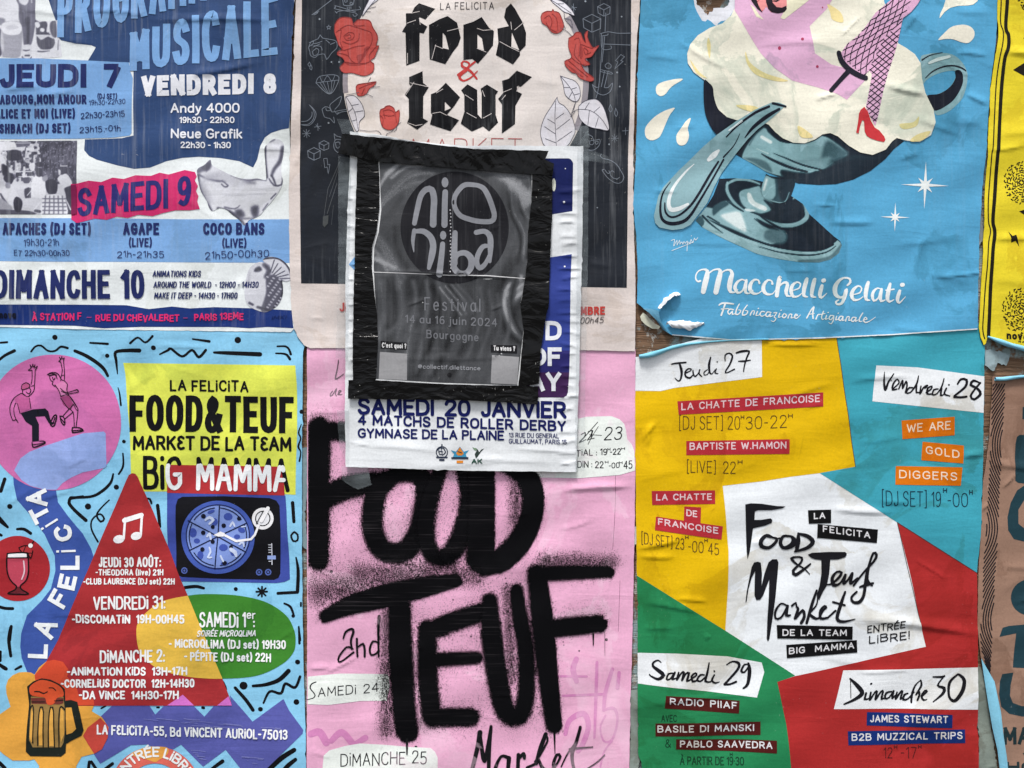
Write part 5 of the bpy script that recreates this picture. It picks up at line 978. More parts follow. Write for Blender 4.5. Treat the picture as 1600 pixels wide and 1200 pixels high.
roll('curled_edge', [(1553,592,1,3.6),(1565,592,1.5,3.6),(1580,590,2,3.2),(1600,588,2,3),(1650,585,2,4)], BP, Gg.o, seed=5)
surf('folded_back_edge', [[(1532,1028,3),(1534,1032,4),(1536,1036,3)],[(1536,1060,5),(1545,1062,9),(1552,1064,5)],[(1542,1100,6),(1552,1096,12),(1562,1112,5)],[(1548,1135,6),(1557,1130,13),(1566,1148,5)],[(1556,1170,6),(1564,1165,13),(1571,1180,5)],[(1563,1230,6),(1570,1228,13),(1577,1240,5)]], BP, Gg.o)

# ------------------------------------------------------------------ memphis-style poster, lower left
Hh = Sheet('poster', 'light blue poster with pink disc, pizza turntable and squiggles, at the lower left', 'poster',
    P('_:-70,500 0,505 300,508 455,510 468,519 478,534 474,550 473,600 472,740 472,850 473,960 475,1060 478,1160 479,1280 -70,1280'), 1.3, (138,200,234), 'memphis', seed=61, nwr=30, amp=.55,
    wr=[(195,570,215,640,.9,5),(60,560,90,680,.8,7),(230,770,200,900,.7,6),(0,800,60,760,.6,5),(300,1000,330,980,1.0,5),(-30,880,60,866,.5,6),(240,545,330,541,.8,4),(370,1150,450,1160,.5,4),(140,530,180,570,.6,4)])
PKM = (205,112,172); BLU = (62,88,165); REDM = (165,48,52); OR = (225,163,70); BK = (16,16,20)
Hh.fill('blue_ribbon', ['_:20,738 22,757 28,781 48,805 71,835 86,868 87,892 80,920 65,939 43,961 34,989 32,1010 34,1028 43,1050 56,1053 80,1050 110,1000 160,900 147,870 143,857 130,833 108,807 91,785 88,766 60,752'], BLU, 1)
Hh.fill('pink_disc', [ell(84, 660, 106, n=110)], PKM, 2)
Hh.fill('lilac_shape', ['_:22,735 32,716 46,706 70,697 100,687 130,677 163,674 166,677 167,728 164,731 130,738 112,746 98,755 89,765 70,765 48,759 34,750'], (148,170,226), 3)
# dancers
d1 = Hh.fill('dancer', ['q:155,580 240,552 330,545 352,565 372,640 400,650 375,662 355,650 325,600 260,605 285,660 285,780 235,785 235,670 190,640'], (26,26,40), 4)
Hh.fill('shirt', ['q:105,470 155,435 195,455 215,460 228,545 150,580 130,510 118,505'], (186,92,148), 4, parent=d1)
Hh.pen('figure_outline', ['q:155,435,5.8 105,470,5.8 80,520,5.8 78,570,5.8 98,630,5.8 120,625,5.8 135,645,5.8','q:118,505,4.35 105,545,4.35 112,600,5.8 130,635,5.8','q:155,435,5.8 200,460,4.35 215,450,4.35','q:210,460,5.8 245,420,5.8 250,380,5.8 255,270,5.8','q:225,370,5.8 232,330,4.35 232,270,5.8','q:225,385,4.35 250,378,4.35','q:155,400,5.8 160,375,5.8 190,360,7.25 215,375,7.25 210,395,5.8 165,410,5.8 155,400,5.8','q:165,410,5.8 165,435,5.8 185,450,5.8','q:212,395,5.8 225,415,5.8 212,440,5.8 190,425,4.35','q:232,270,5.8 205,270,5.8 225,255,5.8 220,230,5.8 232,250,4.35 240,225,5.8 245,250,4.35 255,230,5.8 252,255,4.35 272,240,5.8 262,262,5.8 255,270,5.8','q:150,580,5.8 130,510,4.35','q:228,545,5.8 215,470,4.35','q:275,560,8.7 280,585,5.8','q:235,790,7.25 240,822,8.7 270,820,8.7 330,795,8.7 320,780,7.25 290,780,5.8','q:240,805,5.8 290,800,5.8 328,790,5.8','q:365,640,8.7 370,665,10.15 395,670,8.7 412,600,10.15 395,595,8.7 372,635,8.7','q:385,660,5.8 400,610,7.25'], BK, 5, parent=d1)
Hh.fill('cap', ['q:155,400 160,375 190,358 215,372 212,392 165,410'], (176,84,130), 5, parent=d1)
d2 = Hh.fill('dancer', ['q:440,458 500,452 530,515 500,548 455,515'], (160,70,120), 4)
Hh.fill('top', ['q:400,380 465,345 490,370 485,410 500,452 440,458 430,420'], (214,130,180), 4, parent=d2)
Hh.pen('figure_outline', ['q:355,310,5.8 360,290,5.8 395,285,5.8 425,300,7.25 445,335,5.8 465,345,4.35','q:360,310,7.25 400,300,7.25 415,330,5.8','q:360,320,5.8 370,345,5.8 385,350,5.8 380,370,5.8 400,385,5.8','q:345,300,8.7 375,290,8 410,305,7.25','q:380,320,5.8 390,340,5.8 400,325,5.8','q:400,375,5.8 430,420,5.8 440,458,5.8','q:465,345,5.8 490,370,5.8 485,410,5.8 498,450,5.8','q:440,345,4.35 445,310,4.35 452,270,5.8 440,210,5.8','q:468,340,5.8 468,280,5.8 460,205,5.8','q:445,308,4.35 468,305,4.35','q:440,210,5.8 425,205,5.8 438,195,5.8 430,175,5.8 442,190,4.35 448,170,5.8 452,190,4.35 465,180,5.8 460,205,5.8','q:440,400,5.8 480,430,5.8 540,415,5.8 560,410,8.7 568,425,7.25 545,432,5.8 490,440,5.8 445,420,5.8','q:440,458,5.8 500,452,5.8 565,550,5.8 550,552,4.35 530,515,5.8 500,548,5.8 440,470,5.8','q:510,465,5.8 560,540,5.8','q:500,548,5.8 455,600,5.8','q:530,570,5.8 470,620,5.8','q:500,548,4.35 530,575,5.8 540,680,5.8','q:565,550,5.8 560,610,5.8 552,680,5.8','q:435,600,8.7 445,640,8.7 465,665,8.7 472,640,8.7 460,605,7.25 435,600,8.7','q:445,620,5.8 470,650,8.7','q:528,682,8.7 528,718,8.7 605,705,8.7 580,685,8.7 550,682,7.25 528,682,8.7','q:530,705,7.25 595,700,7.25'], BK, 5, parent=d2)
Hh.fill('yellow_panel', ['_:193,567 260,568 400,570 462,571 464,600 465,672 463,720 462,773 440,772 262,768 205,768 205,737 203,672 196,585'], (222,229,92), 1)
Hh.fill('red_panel', ['_:262,726 443,729 445,774 261,770'], (174,50,54), 3)
Hh.fill('blue_panel', ['_:261,769 350,771 446,774 448,800 449,827 452,870 453,905 445,909 432,911 350,909 280,908 262,880 262,855'], (62,78,160), 2)
tt = Hh.fill('turntable', ['_:275,790 278,780 285,776 350,775 421,778 432,782 437,790 439,830 438,896 435,903 428,906 350,904 285,901 278,898 276,890 275,840'], (18,18,24), 3)
Hh.fill('platter', [ell(341, 839, 57.5, 57)], (70,94,178), 4, parent=tt); pz = Hh.fill('pizza', [ell(341, 838, 49.5, 49.5)], (128,152,218), 5, parent=tt)
cx, cy = 341, 838
Hh.pen('crust_line', ['_:'+' '.join('%.1f,%.1f,1.6' % (cx+R*math.cos(math.radians(a)), cy+R*math.sin(math.radians(a))) for a in range(a0, a1, 8)) for R in (45,) for a0, a1 in ((-84, -34), (-24, 26), (36, 92), (98, 148), (158, 208), (216, 268))]+['_:341,838,1.8 344,789,1.8','_:341,838,1.8 386,817,1.8','_:341,838,1.8 385,862,1.8','_:341,838,1.8 337,888,1.8','_:341,838,1.8 296,860,1.8','_:341,838,1.8 295,813,1.8'], (24,30,66), 7, parent=tt, smooth=False)
Hh.pen('pizza_edge', ['_:'+' '.join('%.1f,%.1f,1.8' % (cx+49.5*math.cos(math.radians(a)), cy+49.5*math.sin(math.radians(a))) for a in range(0, 361, 8))], (30,40,90), 6, parent=tt)
Hh.fill('topping', [ell(*q) for q in [(357,807,7,6),(302,832,6,7.5),(308,845,5,4),(350,855,7,5.5),(366,863,5,5),(314,867,5,7),(336,815,5,6),(371,838,5,3.5),(378,828,6,4,20),(331,799,6,2.5,-20),(352,880,6,3)]], (64,84,168), 6, parent=tt)
Hh.fill('olive', [ell(*q) for q in [(319,806,3.8),(374,810,3.4),(350,821,3.6),(333,823,3.2),(318,832,3.6),(333,846,3.4),(317,858,3.6),(352,879,3.8),(362,854,3)]], (20,22,40), 7, parent=tt)
Hh.pen('mushroom', ['_:322,812,3 328,808,4.6 334,812,4 328,818,3.4','_:360,822,2.6 364,816,3.4 367,822,2.4','_:324,838,3 328,834,4.4 330,842,3','_:375,850,3 380,846,3 382,853,2.4','_:328,855,2.6 330,862,3.2 326,870,3 332,870,2.4','_:362,858,6 368,862,6 370,868,4','_:346,868,3 350,876,3','_:384,822,1.8 378,823,1.8'], (200,212,240), 8, parent=tt)
ta = Hh.fill('tonearm_hub', [ell(411, 810, 17)], (232,232,236), 5, parent=tt, holes=[ell(411, 810, 12.2)]); Hh.fill('tonearm_hub', [ell(411, 810, 10.5)], (226,228,234), 5, parent=tt)
Hh.pen('tonearm', ['_:419,794,6 409,813,6.4','_:405,820,3.4 399,835,3.4 393,842,3.4 370,845,3.6 352,836,3.6'], (238,238,242), 9, parent=tt, smooth=False); Hh.fill('tonearm_head', ['_:334,836 345,830 352,833 350,838 342,838'], (238,238,242), 9, parent=tt); Hh.pen('tonearm_line', ['_:401,818,1.2 412,798,1.2'], BK, 10, parent=tt)
Hh.pen('pitch_slider', ['_:425,849,1.4 425,882,1.4','_:420,851,1.2 425,851,1.2','_:420,855,1.2 425,855,1.2','_:420,859,1.2 425,859,1.2','_:420,863,1.2 425,863,1.2','_:420,877,1.2 425,877,1.2'], (214,218,230), 5, parent=tt, smooth=False); Hh.fill('slider_cap', ['_:418,868 431,868 431,874 418,874'], (150,172,230), 6, parent=tt)
for x, y in ((289, 891), (405, 894), (419, 894)): Hh.fill('knob', [ell(x, y, 5.2)], (84,104,176), 5, parent=tt, holes=[ell(x, y, 3.2)]); Hh.fill('knob', [ell(x, y, 1.8)], (84,104,176), 5, parent=tt)
tri = P('_:207,739 202,742 198,750 150,862 91,1000 74,1032 58,1072 66,1092 90,1102 160,1102 363,1102 360,1090 348,1060 313,976 281,900 252,827 231,781 216,745 212,740')
Hh.fill('green_blob', ['_:214,985 218,970 232,954 255,939 291,931 322,928 372,930 415,940 446,960 459,982 462,1002 458,1020 440,1038 402,1055 348,1060 300,1058 256,1048 232,1034 218,1016'], (62,130,46), 2, smooth=True)
rt = Hh.fill('red_triangle', [tri], REDM, 4)
Hh.fill('yellow_overlap', ['_:214,985 218,970 232,954 255,939 291,931 322,928 372,930 415,940 446,960 459,982 462,1002 458,1020 440,1038 402,1055 348,1060 300,1058 256,1048 232,1034 218,1016'], (228,186,76), 5, smooth=True, within=tri)
Hh.fill('orange_cloud', ['u:55,620 50,560 65,510 100,475 150,452 200,448 245,452 275,468 310,410 370,362 430,352 500,368 540,450 740,705 722,752 800,800 850,880 845,960 800,1050 740,1085 640,1110 600,1180 585,1260 310,1260 310,1180 270,1130 230,1140 100,1140 30,1090 -60,1000 -60,760 0,780 85,720'], OR, 3)
Hh.fill('zigzag_banner', ['_:131,1150 159,1118 177,1101 233,1101 243,1116 258,1101 302,1101 320,1119 336,1101 362,1101 360,1086 395,1127 443,1092 452,1110 474,1140 473,1146 405,1212 385,1212 353,1171 318,1197 283,1163 262,1176 230,1163 205,1164 157,1193 146,1176'], (88,92,166), 2)
Hh.fill('pink_triangle', ['_:262,1101.5 286,1085 304,1101.5','_:340,1101.5 358,1087 363,1101.5'], (206,112,196), 6)
Hh.fill('coral_overlap', ['u:372,362 430,350 500,366 538,420 545,445 530,482 600,560 622,640 735,660 742,704 510,706 290,600 275,470'], (206,76,50), 5); Hh.fill('coral_overlap', ['u:788,805 840,860 850,890 845,960 800,1050 740,1085 690,1010 652,945 690,880'], (196,72,62), 5)
for n_, q in (('lilac', 0),): pass
rg = P([(243+70*math.cos(math.radians(a)), 1232+66*math.sin(math.radians(a))) for a in range(-170, -9, 6)]+[(243+44*math.cos(math.radians(a)), 1234+42*math.sin(math.radians(a))) for a in range(-10, -171, -6)])
Hh.fill('coral_arch', [rg], (216,104,92), 4); Hh.fill('orange_cap', ['_:205,1178 225,1168 243,1166 262,1168 262,1178 250,1186 243,1190 230,1186'], (226,160,74), 5, smooth=True)
arc = lambda x, y, w=0: (243+(58+(1166-y))*math.sin((x-243)/55.0), 1232-(58+(1166-y))*math.cos((x-243)/55.0))
Hh.text('ENTRÉE L¡BRE!', 175, 1174, 313, 1174, 16, 3, (238,240,240), 7, curve=lambda x, y: arc(x, y))
# mug
mg = Hh.fill('beer_mug', ['u:215,560 265,520 330,495 400,505 470,540 510,580 515,670 560,665 610,680 635,780 658,900 640,945 560,985 520,1010 515,1080 480,1108 240,1105 205,1070 215,900 230,700'], (30,36,32), 6)
Hh.fill('mug_glass', ['u:245,640 500,640 515,760 515,900 500,1000 480,1035 260,1035 235,980 240,800'], (150,120,70), 7, parent=mg); Hh.fill('mug_window', ['u:520,725 565,722 600,890 570,920 525,935'], OR, 7, parent=mg); Hh.fill('mug_shade', ['u:245,650 500,650 500,690 470,700 250,695'], (110,52,48), 8, parent=mg)
Hh.fill('froth', ['u:235,570 275,530 330,508 400,520 465,552 497,590 500,635 450,650 430,690 400,705 370,695 355,650 300,640 245,625'], (212,84,50), 9, parent=mg, smooth=True)
Hh.fill('mug_light', ['u:250,730 262,760 262,980 250,1000 238,950','u:325,730 342,760 338,1020 310,1020 312,760','u:405,725 425,760 425,1025 390,1025 392,760','u:480,725 505,750 508,930 480,1000 474,900'], (222,166,78), 8, parent=mg)
Hh.pen('mug_line', ['u:240,740,8 255,705,8 268,760,8 262,1000,8','u:300,1020,9 312,760,9 328,720,9 345,760,9 342,1030,9','u:382,1030,9 392,760,9 408,720,9 425,760,9 430,1030,9','u:465,1030,9 470,760,9 488,715,10 512,740,10','u:250,680,6 355,680,6','u:430,672,6 500,665,6','u:275,600,9 310,600,10 345,615,9 375,600,7','u:390,570,8 420,570,8 440,590,8'], (26,30,28), 10, parent=mg)
# drink in the red disc
dd_ = Hh.fill('red_disc', [ell(28, 888, 50.5, 51, n=60)], (165,42,50), 2)
gl = Hh.fill('sundae_glass', ['I:50,670 180,670 178,770 160,830 130,862 135,885 160,905 180,912 48,912 70,900 95,885 100,862 70,830 52,770'], (196,74,96), 3)
Hh.fill('cream_top', ['I:55,660 170,655 172,680 55,682'], (236,236,240), 4, parent=gl); Hh.fill('glass_foot', ['I:98,866 130,866 138,888 165,905 60,905 92,888'], (104,36,44), 4, parent=gl)
Hh.fill('citrus_slice', ['I:125,622 165,608 195,618 205,650 200,680 185,675 178,650 140,650'], (170,52,56), 4, parent=gl, smooth=True); Hh.fill('cherry', [ell(49, 852, 3.6)], (238,238,240), 6, parent=gl)
Hh.pen('glass_outline', ['I:50,658,8 120,652,8 172,655,8 176,680,7','I:50,658,8 46,740,9 55,800,8 80,840,8 105,862,8 95,885,8 52,908,9 120,912,10 180,910,9 140,885,8 128,862,8 165,825,8 180,770,9 180,670,8','I:50,684,6 176,684,6','I:122,622,6 160,608,6 198,615,6','I:122,622,6 142,650,6 180,655,6','I:165,610,5 150,650,4','I:180,655,6 195,688,6 210,640,6','I:195,610,6 215,580,6','I:180,655,4 208,655,4'], BK, 5, parent=gl); Hh.pen('glass_glint', ['I:152,705,9 155,770,9 138,820,8'], (232,200,212), 6, parent=gl)
nt_ = Hh.fill('music_note', [ell(187, 842, 9, 6.4, -12), ell(214, 837, 8.6, 6.2, -12)], (236,236,240), 5)
Hh.pen('note_stem', ['_:194.5,841,3.6 196,810,3.6','_:221,835,3.6 222,803,3.6','_:195,813,7.5 221,805,7.5'], (236,236,240), 6, parent=nt_, smooth=False)
SQ = [ # squiggles and dots of the border
'q:0,72,14 55,68,16','q:398,32,36 400,34,36','q:650,72,14 780,80,18','q:230,135,14 260,100,14 300,92,14 350,130,14 400,130,14 440,100,16 488,110,18','q:-20,215,18 40,165,20 110,130,24','q:540,130,22 620,165,26 700,215,26 750,260,24 778,310,20','q:775,165,30 777,166,30','q:945,75,18 1000,35,14 1055,70,14 1105,25,18','q:1110,108,34 1112,109,34','q:848,295,8 840,200,20 838,140,22 920,128,26 1010,128,30','q:852,395,6 865,440,12 876,522,14','q:895,783,26 897,784,26','q:888,870,12 892,930,14 885,975,16 858,1018,14','q:818,1018,14 800,1080,20 740,1140,22 660,1180,20 510,1188,20','q:840,1112,36 842,1113,36',
'r:560,45,12 680,62,20','r:885,52,46 887,53,46','r:325,155,12 385,125,18 405,115,18 485,170,18 555,125,18 605,175,20 655,125,20','r:715,142,16 800,145,26 1045,155,32','r:1170,98,12 1230,98,14 1255,120,16 1268,155,18','r:1160,148,12 1210,150,14 1240,160,18 1262,190,20','r:1345,568,30 1346,570,30','r:1345,660,6 1325,720,12 1340,760,10 1322,820,14 1340,860,10 1330,925,14',
's:35,40,26 10,125,26','s:75,235,36 77,236,36','s:-20,300,30 10,340,34 55,385,20','s:-20,430,20 10,445,20','s:125,400,18 175,400,22 225,430,22','s:-20,955,22 40,970,22 95,972,22','s:85,1100,22 72,1200,22','s:510,175,22 500,210,24 540,260,24 625,335,26','s:510,178,22 600,165,20','s:638,235,44 640,236,44','s:790,190,10 730,250,12 702,300,14 730,345,14 755,325,14 725,290,12 670,330,12 665,400,13 710,490,14',
't:120,230,26 130,300,26 140,380,20','t:45,180,14 65,185,16 75,215,16','t:1095,210,26 1105,345,24','t:1108,420,14 1085,445,14 1100,485,14 1130,480,14 1132,440,14 1108,420,14','t:1120,605,12 1135,700,24 1130,850,26','t:990,862,22 1130,855,22','t:320,820,24 400,812,24 455,825,20','t:686,830,28 688,831,28','t:875,815,14 875,885,14','t:835,850,14 912,850,14','t:848,825,13 902,878,13','t:902,825,13 848,878,13','t:1035,935,14 1080,960,18 1105,1025,16','t:1155,930,14 1155,955,14','t:1140,1110,14 1150,1200,16',
'u:90,100,28 72,200,28 85,325,24','u:-20,380,22 30,415,30 48,425,28','u:5,290,20 0,360,26','u:120,430,16 165,405,22','u:795,730,14 830,712,12','u:-10,1150,30 40,1200,30','u:700,1150,24 690,1220,24','u:715,1150,24 760,1220,24','u:880,1165,26 820,1210,26',
'v:1190,10,26 1192,12,26','v:1235,95,14 1240,225,20','v:1225,370,38 1227,371,38','v:1215,683,44 1217,684,44','v:1155,440,36 1080,510,34 980,545,28 880,555,22','v:805,552,62 807,553,62','v:960,690,16 1010,600,20 1095,615,22 1130,540,22 1205,570,22 1245,485,22','v:740,570,24 820,660,28 878,745,28','v:935,738,36 937,739,36','v:1200,1055,36 1100,1120,40 980,1230,40','v:1210,1130,30 1150,1180,36 1100,1240,36','v:640,1145,32 590,1180,28 540,1220,26','v:645,525,16 665,565,16 672,585,10','v:485,725,22 495,727,22','v:130,724,16 145,724,16']
for q in SQ: Hh.pen('squiggle', [q], BK, 1 if q[0] != 's' or '790' not in q else 1)
Ht = Hh.text; WT = (238,240,242)
Ht('LA FEL¡C¡TA', 266, 611, 389, 613, 18, 3.2, BK, 3, track=30, jit=.02)
Ht('FOOD&TEUF', 203, 674, 459, 677, 57, 10, BK, 3, track=24, jit=.01, name='headline', cap='f')
Ht('MARKεT DE LA TεAM', 208, 703, 456, 705, 23, 4.2, BK, 3, jit=.015)
bm = lettering('B¡G MAMMA', 224, 765, 453, 769, 53, 6.6, track=26, space=60)
Hh.strokes('headline', bm, BK, 3, within=P('_:262,726 443,729 444.5,774 261,770'), keep=False); Hh.strokes('headline', bm, WT, 6, within=P('_:262,726 443,729 444.5,774 261,770'))
for ch, x, y, a, hh in (('L', 60, 1017, 88, 31), ('A', 71, 981, 68, 34), ('F', 93, 935, 60, 30), ('E', 106, 909, 78, 28), ('L', 110, 879, 90, 30), ('¡', 104, 860, 92, 30), ('C', 100, 833, 105, 28), ('¡', 78, 818, 122, 30), ('T', 63, 803, 118, 28), ('A', 58, 778, 95, 32)):
    ca, sa = math.cos(math.radians(a)), math.sin(math.radians(a)); wd_ = {'¡': 5, 'A': 27, 'C': 24, 'T': 25}.get(ch, 22)
    f = (lambda cx, cy, ca, sa: lambda X, Y: (cx+X*ca+Y*sa, cy-X*sa+Y*ca))(x, y, ca, sa)
    Ht(ch, -wd_/2, hh/2, wd_/2, hh/2, hh, 6.4, (236,240,244), 5, cap='f', curve=lambda X, Y, f=f: f(X, Y), name='ribbon_letter')
def HT(t, x0, x1, y, h, wt, **k): Ht(t, x0, y, x1, k.pop('y1', y), h, wt, WT, k.pop('lv', 7), jit=k.pop('jit', .02), **k)
HT('JEUD¡ 30 AOÛT:', 155, 252, 886, 16, 2.7); HT('-THEODORA (live) 21H', 150, 256, 899, 10, 1.9); HT('-CLUB LAURENCE (DJ set) 22H', 131, 274, 913, 10, 1.9)
HT('VENDRED¡ 31:', 147, 259, 952, 21, 2.9); HT('-D¡SCOMAT¡N  19H-00H45', 113, 289, 974, 14, 2.7)
HT('SAMED¡ 1', 312, 385, 980, 24, 3); HT('er', 386, 400, 967, 14, 2); HT(':', 396, 401, 981, 17, 3); HT('SO¡RÉE M¡CROQL¡MA', 308, 400, 994, 10, 1.6, slant=.2)
HT('- M¡CROQL¡MA (DJ set) 19H30', 264, 447, 1012, 14, 2.5, y1=1014); HT('- PÉP¡TE (DJ set) 22H', 288, 424, 1032, 14, 2.5, y1=1034)
HT('D¡MANCHE 2:', 157, 258, 1035, 20, 2.9); HT('-AN¡MAT¡ON K¡DS  13H-17H', 106, 293, 1055, 13.5, 2.6); HT('-CORNEL¡US DOCTOR  12H-14H30', 96, 304, 1074, 13.5, 2.6); HT('-DA V¡NCE  14H30-17H', 124, 280, 1092, 13.5, 2.6)
HT('LA FεL¡C¡TA-55, Bd V¡NCENT AUR¡OL-75013', 152, 450, 1147, 15.5, 2.6, y1=1155)
r = random.Random(3); sc_ = []
for k in range(46):
    x = r.uniform(220, 440); y = 1118+(x-220)*.09+r.choice([0, 3, 6, 48, 52, 56, 60])+r.uniform(-3, 3); L = r.uniform(8, 40); sc_.append(([(x, y), (x+L*.5, y+r.uniform(-1, 1)+L*.04), (x+L, y+L*.09)], r.uniform(.4, .9), 'f'))
Hh.strokes('scuff', sc_, (128,132,190), 6, within=P('_:205,1108 240,1118 300,1108 360,1106 400,1132 440,1100 470,1140 400,1195 350,1166 318,1190 283,1158 205,1160'))

# ------------------------------------------------------------------ pink sprayed poster
Ii = Sheet('poster', 'pink poster with black sprayed capitals, under the derby notice', 'poster', P('_:480,536 600,536 760,540 993,545 993,700 992,800 990,900 988,1000 985,1100 983,1200 982,1280 479,1280 480,1000 480,700'), 1.2, (229,172,203), 'pink', seed=71, nwr=26, amp=.5,
    wr=[(868,772,995,757,2.4,5),(505,1055,560,1022,1.1,4),(480,1046,520,1040,1.2,4),(790,806,830,804,.6,4),(610,772,700,768,.5,4),(870,830,930,810,.7,4),(480,645,545,642,.6,4)])
TGc = (232,238,234)
for gs in ['z:530,660,14 700,662,14','z:560,775,14 800,768,16','z:640,560,30 620,620,34 640,690,30','z:760,580,18 755,760,20 745,1020,14','z:850,620,22 810,760,24 800,860,20','z:800,860,14 860,850,18 880,920,14 850,1030,14 800,1040,12 780,960,10 810,890,12','z:890,640,20 880,730,24','z:575,1000,24 600,920,30 680,880,34 710,950,30 680,1050,30 650,1100,26','z:850,1040,10 800,1110,10 770,1250,10','y:60,1000,40 110,990,44 150,1050,44','y:180,1040,34 240,990,40 300,1050,40','y:330,1050,30 380,1020,36']: Ii.pen('ghost_script', [gs], (208,134,184), 1)
Ii.fill('white_tag', ['_:897,656 916,651 955,650 968,655 975,662 978,672 980,686 987,694 991,705 992,735 968,742 903,747 833,746 830,737 880,690'], TGc, 2, smooth=False)
Ii.fill('white_tag', ['_:481,1057 531,1052 577,1052 607,1053 609,1072 604,1095 563,1095 513,1101 481,1100'], TGc, 2)
Ii.fill('white_tag', ['_:505,1189 506,1180 515,1172 540,1165 563,1161 598,1163 640,1167 673,1168 680,1174 684,1183 684,1213 503,1213'], TGc, 2)
K_ = (26,26,30)
It = Ii.text
It('23', 943, 688, 971, 687, 21, 1.7, K_, 3, slant=.12, name='handwriting'); Ii.pen('crossed_out', ['x:820,180,6 850,165,7 845,195,7 815,225,7 805,240,6','x:815,235,5 855,215,5','x:870,160,6 900,150,7 890,185,7 865,220,6','x:870,215,5 915,205,5','x:905,150,6 890,210,6','x:940,90,5 860,180,5 805,240,5','x:945,120,4 895,200,4 870,250,4','x:880,180,4 970,185,4'], K_, 3)
It('T¡AL : 19', 900, 713, 949, 711, 10.5, 1.4, K_, 3, name='handwriting', jit=.04); It('ʰ', 949, 709, 954, 709, 9, 1, K_, 3); It('-22', 953, 711, 970, 710, 10, 1.4, K_, 3, name='handwriting'); It('ʰ', 970, 708, 977, 708, 9, 1, K_, 3)
It('DIN : 22', 902, 731, 943, 731, 11, 1.4, K_, 3, name='handwriting', jit=.04); It('ʰ', 945, 729, 951, 729, 9, 1, K_, 3); It('-00', 951, 732, 968, 731, 9, 1.2, K_, 3, name='handwriting'); It('ʰ', 967, 730, 973, 730, 9, 1, K_, 3); It('45', 974, 733, 988, 732, 13, 1.4, K_, 3, name='handwriting')
Ii.pen('handwriting', ['y:90,695,6 65,705,7 55,730,7 75,755,6 85,775,6 70,790,5 38,798,4'], K_, 3); It('AMED¡ 24', 497, 1089, 592, 1081, 15, 1.5, K_, 3, name='handwriting', jit=.03, space=50)
It('D¡MANCHE 25', 532, 1197, 667, 1193, 20, 1.7, K_, 3, name='handwriting', jit=.03, space=44)
Ii.pen('handwriting', ['i:298,460,5 290,510,6 278,568,7 300,560,6 328,540,4','i:262,640,4 250,655,5 248,668,5 262,662,5 285,625,4 278,655,5 285,668,4','i:292,660,5 312,640,5 300,638,5 295,660,5 318,660,4'], K_, 3)
Ii.pen('brush_word', ['y:250,440,9 265,400,13 300,382,14 310,400,15 295,450,13 300,500,13','y:305,500,12 270,490,11 225,545,11 222,575,10 245,570,10 310,520,12','y:330,440,13 330,490,13 333,545,12','y:335,490,9 365,470,13 375,500,14 375,545,13','y:455,465,9 425,455,12 405,500,13 415,535,12 445,525,11 458,500,8','y:460,310,18 455,400,15 458,545,11'], (18,18,22), 4)
Ii.pen('brush_word', ['z:75,990,30 60,1080,26 20,1240,22','z:75,1000,20 95,1140,26 110,1130,24 140,955,18','z:140,960,18 130,1080,22 125,1240,22','z:245,1140,24 200,1130,16 165,1200,22 175,1240,20','z:245,1140,26 235,1240,20','z:300,1120,22 295,1240,22','z:295,1150,16 330,1115,22 335,1140,18','z:460,1000,24 430,1080,26 405,1170,22','z:405,1170,16 350,1195,16','z:460,1005,14 470,1040,12 420,1130,16 400,1160,18','z:420,1150,16 445,1200,20 490,1205,14 520,1180,12 545,1130,16 525,1120,16 505,1180,20 530,1240,18','z:550,1190,8 590,1110,10 640,1040,14 662,958,18','z:662,960,18 640,1040,20 615,1110,22 620,1180,18 640,1240,16','z:600,1088,14 640,1082,12 735,1075,7','z:690,1210,8 760,1165,8 805,1122,8'], (18,18,22), 4)
def spraym():
    m = bpy.data.materials.new('spray_paint'); m.use_nodes = True; nt = m.node_tree; b = nt.nodes['Principled BSDF']; pos = N(nt, 'ShaderNodeNewGeometry').outputs['Position']
    at = N(nt, 'ShaderNodeAttribute', attribute_name='dens'); nz = noise(nt, pos, (780, 780, 780), 1, 2, .6)
    d = at.outputs['Fac']; th = rng(nt, nz, .3, .7, .0, 1.0)
    a = rng(nt, mth(nt, 'SUBTRACT', mth(nt, 'MULTIPLY', d, 1.6), mth(nt, 'MULTIPLY', th, .75)), .0, .5); nt.links.new(a, b.inputs['Alpha'])
    k = noise(nt, pos, (9, 9, 620), 1, 5, .65, .3); k2 = noise(nt, pos, (6, 6, 6), 1, 3)
    c = mixc(nt, mth(nt, 'MULTIPLY', mth(nt, 'MULTIPLY', rng(nt, k, .56, .8), rng(nt, k2, .44, .62)), .26), (.004, .004, .005, 1), (.3, .26, .29, 1)); nt.links.new(c, b.inputs['Base Color'])
    b.inputs['Roughness'].default_value = .5; b.inputs['Specular IOR Level'].default_value = .04
    return m
SPR = spraym()
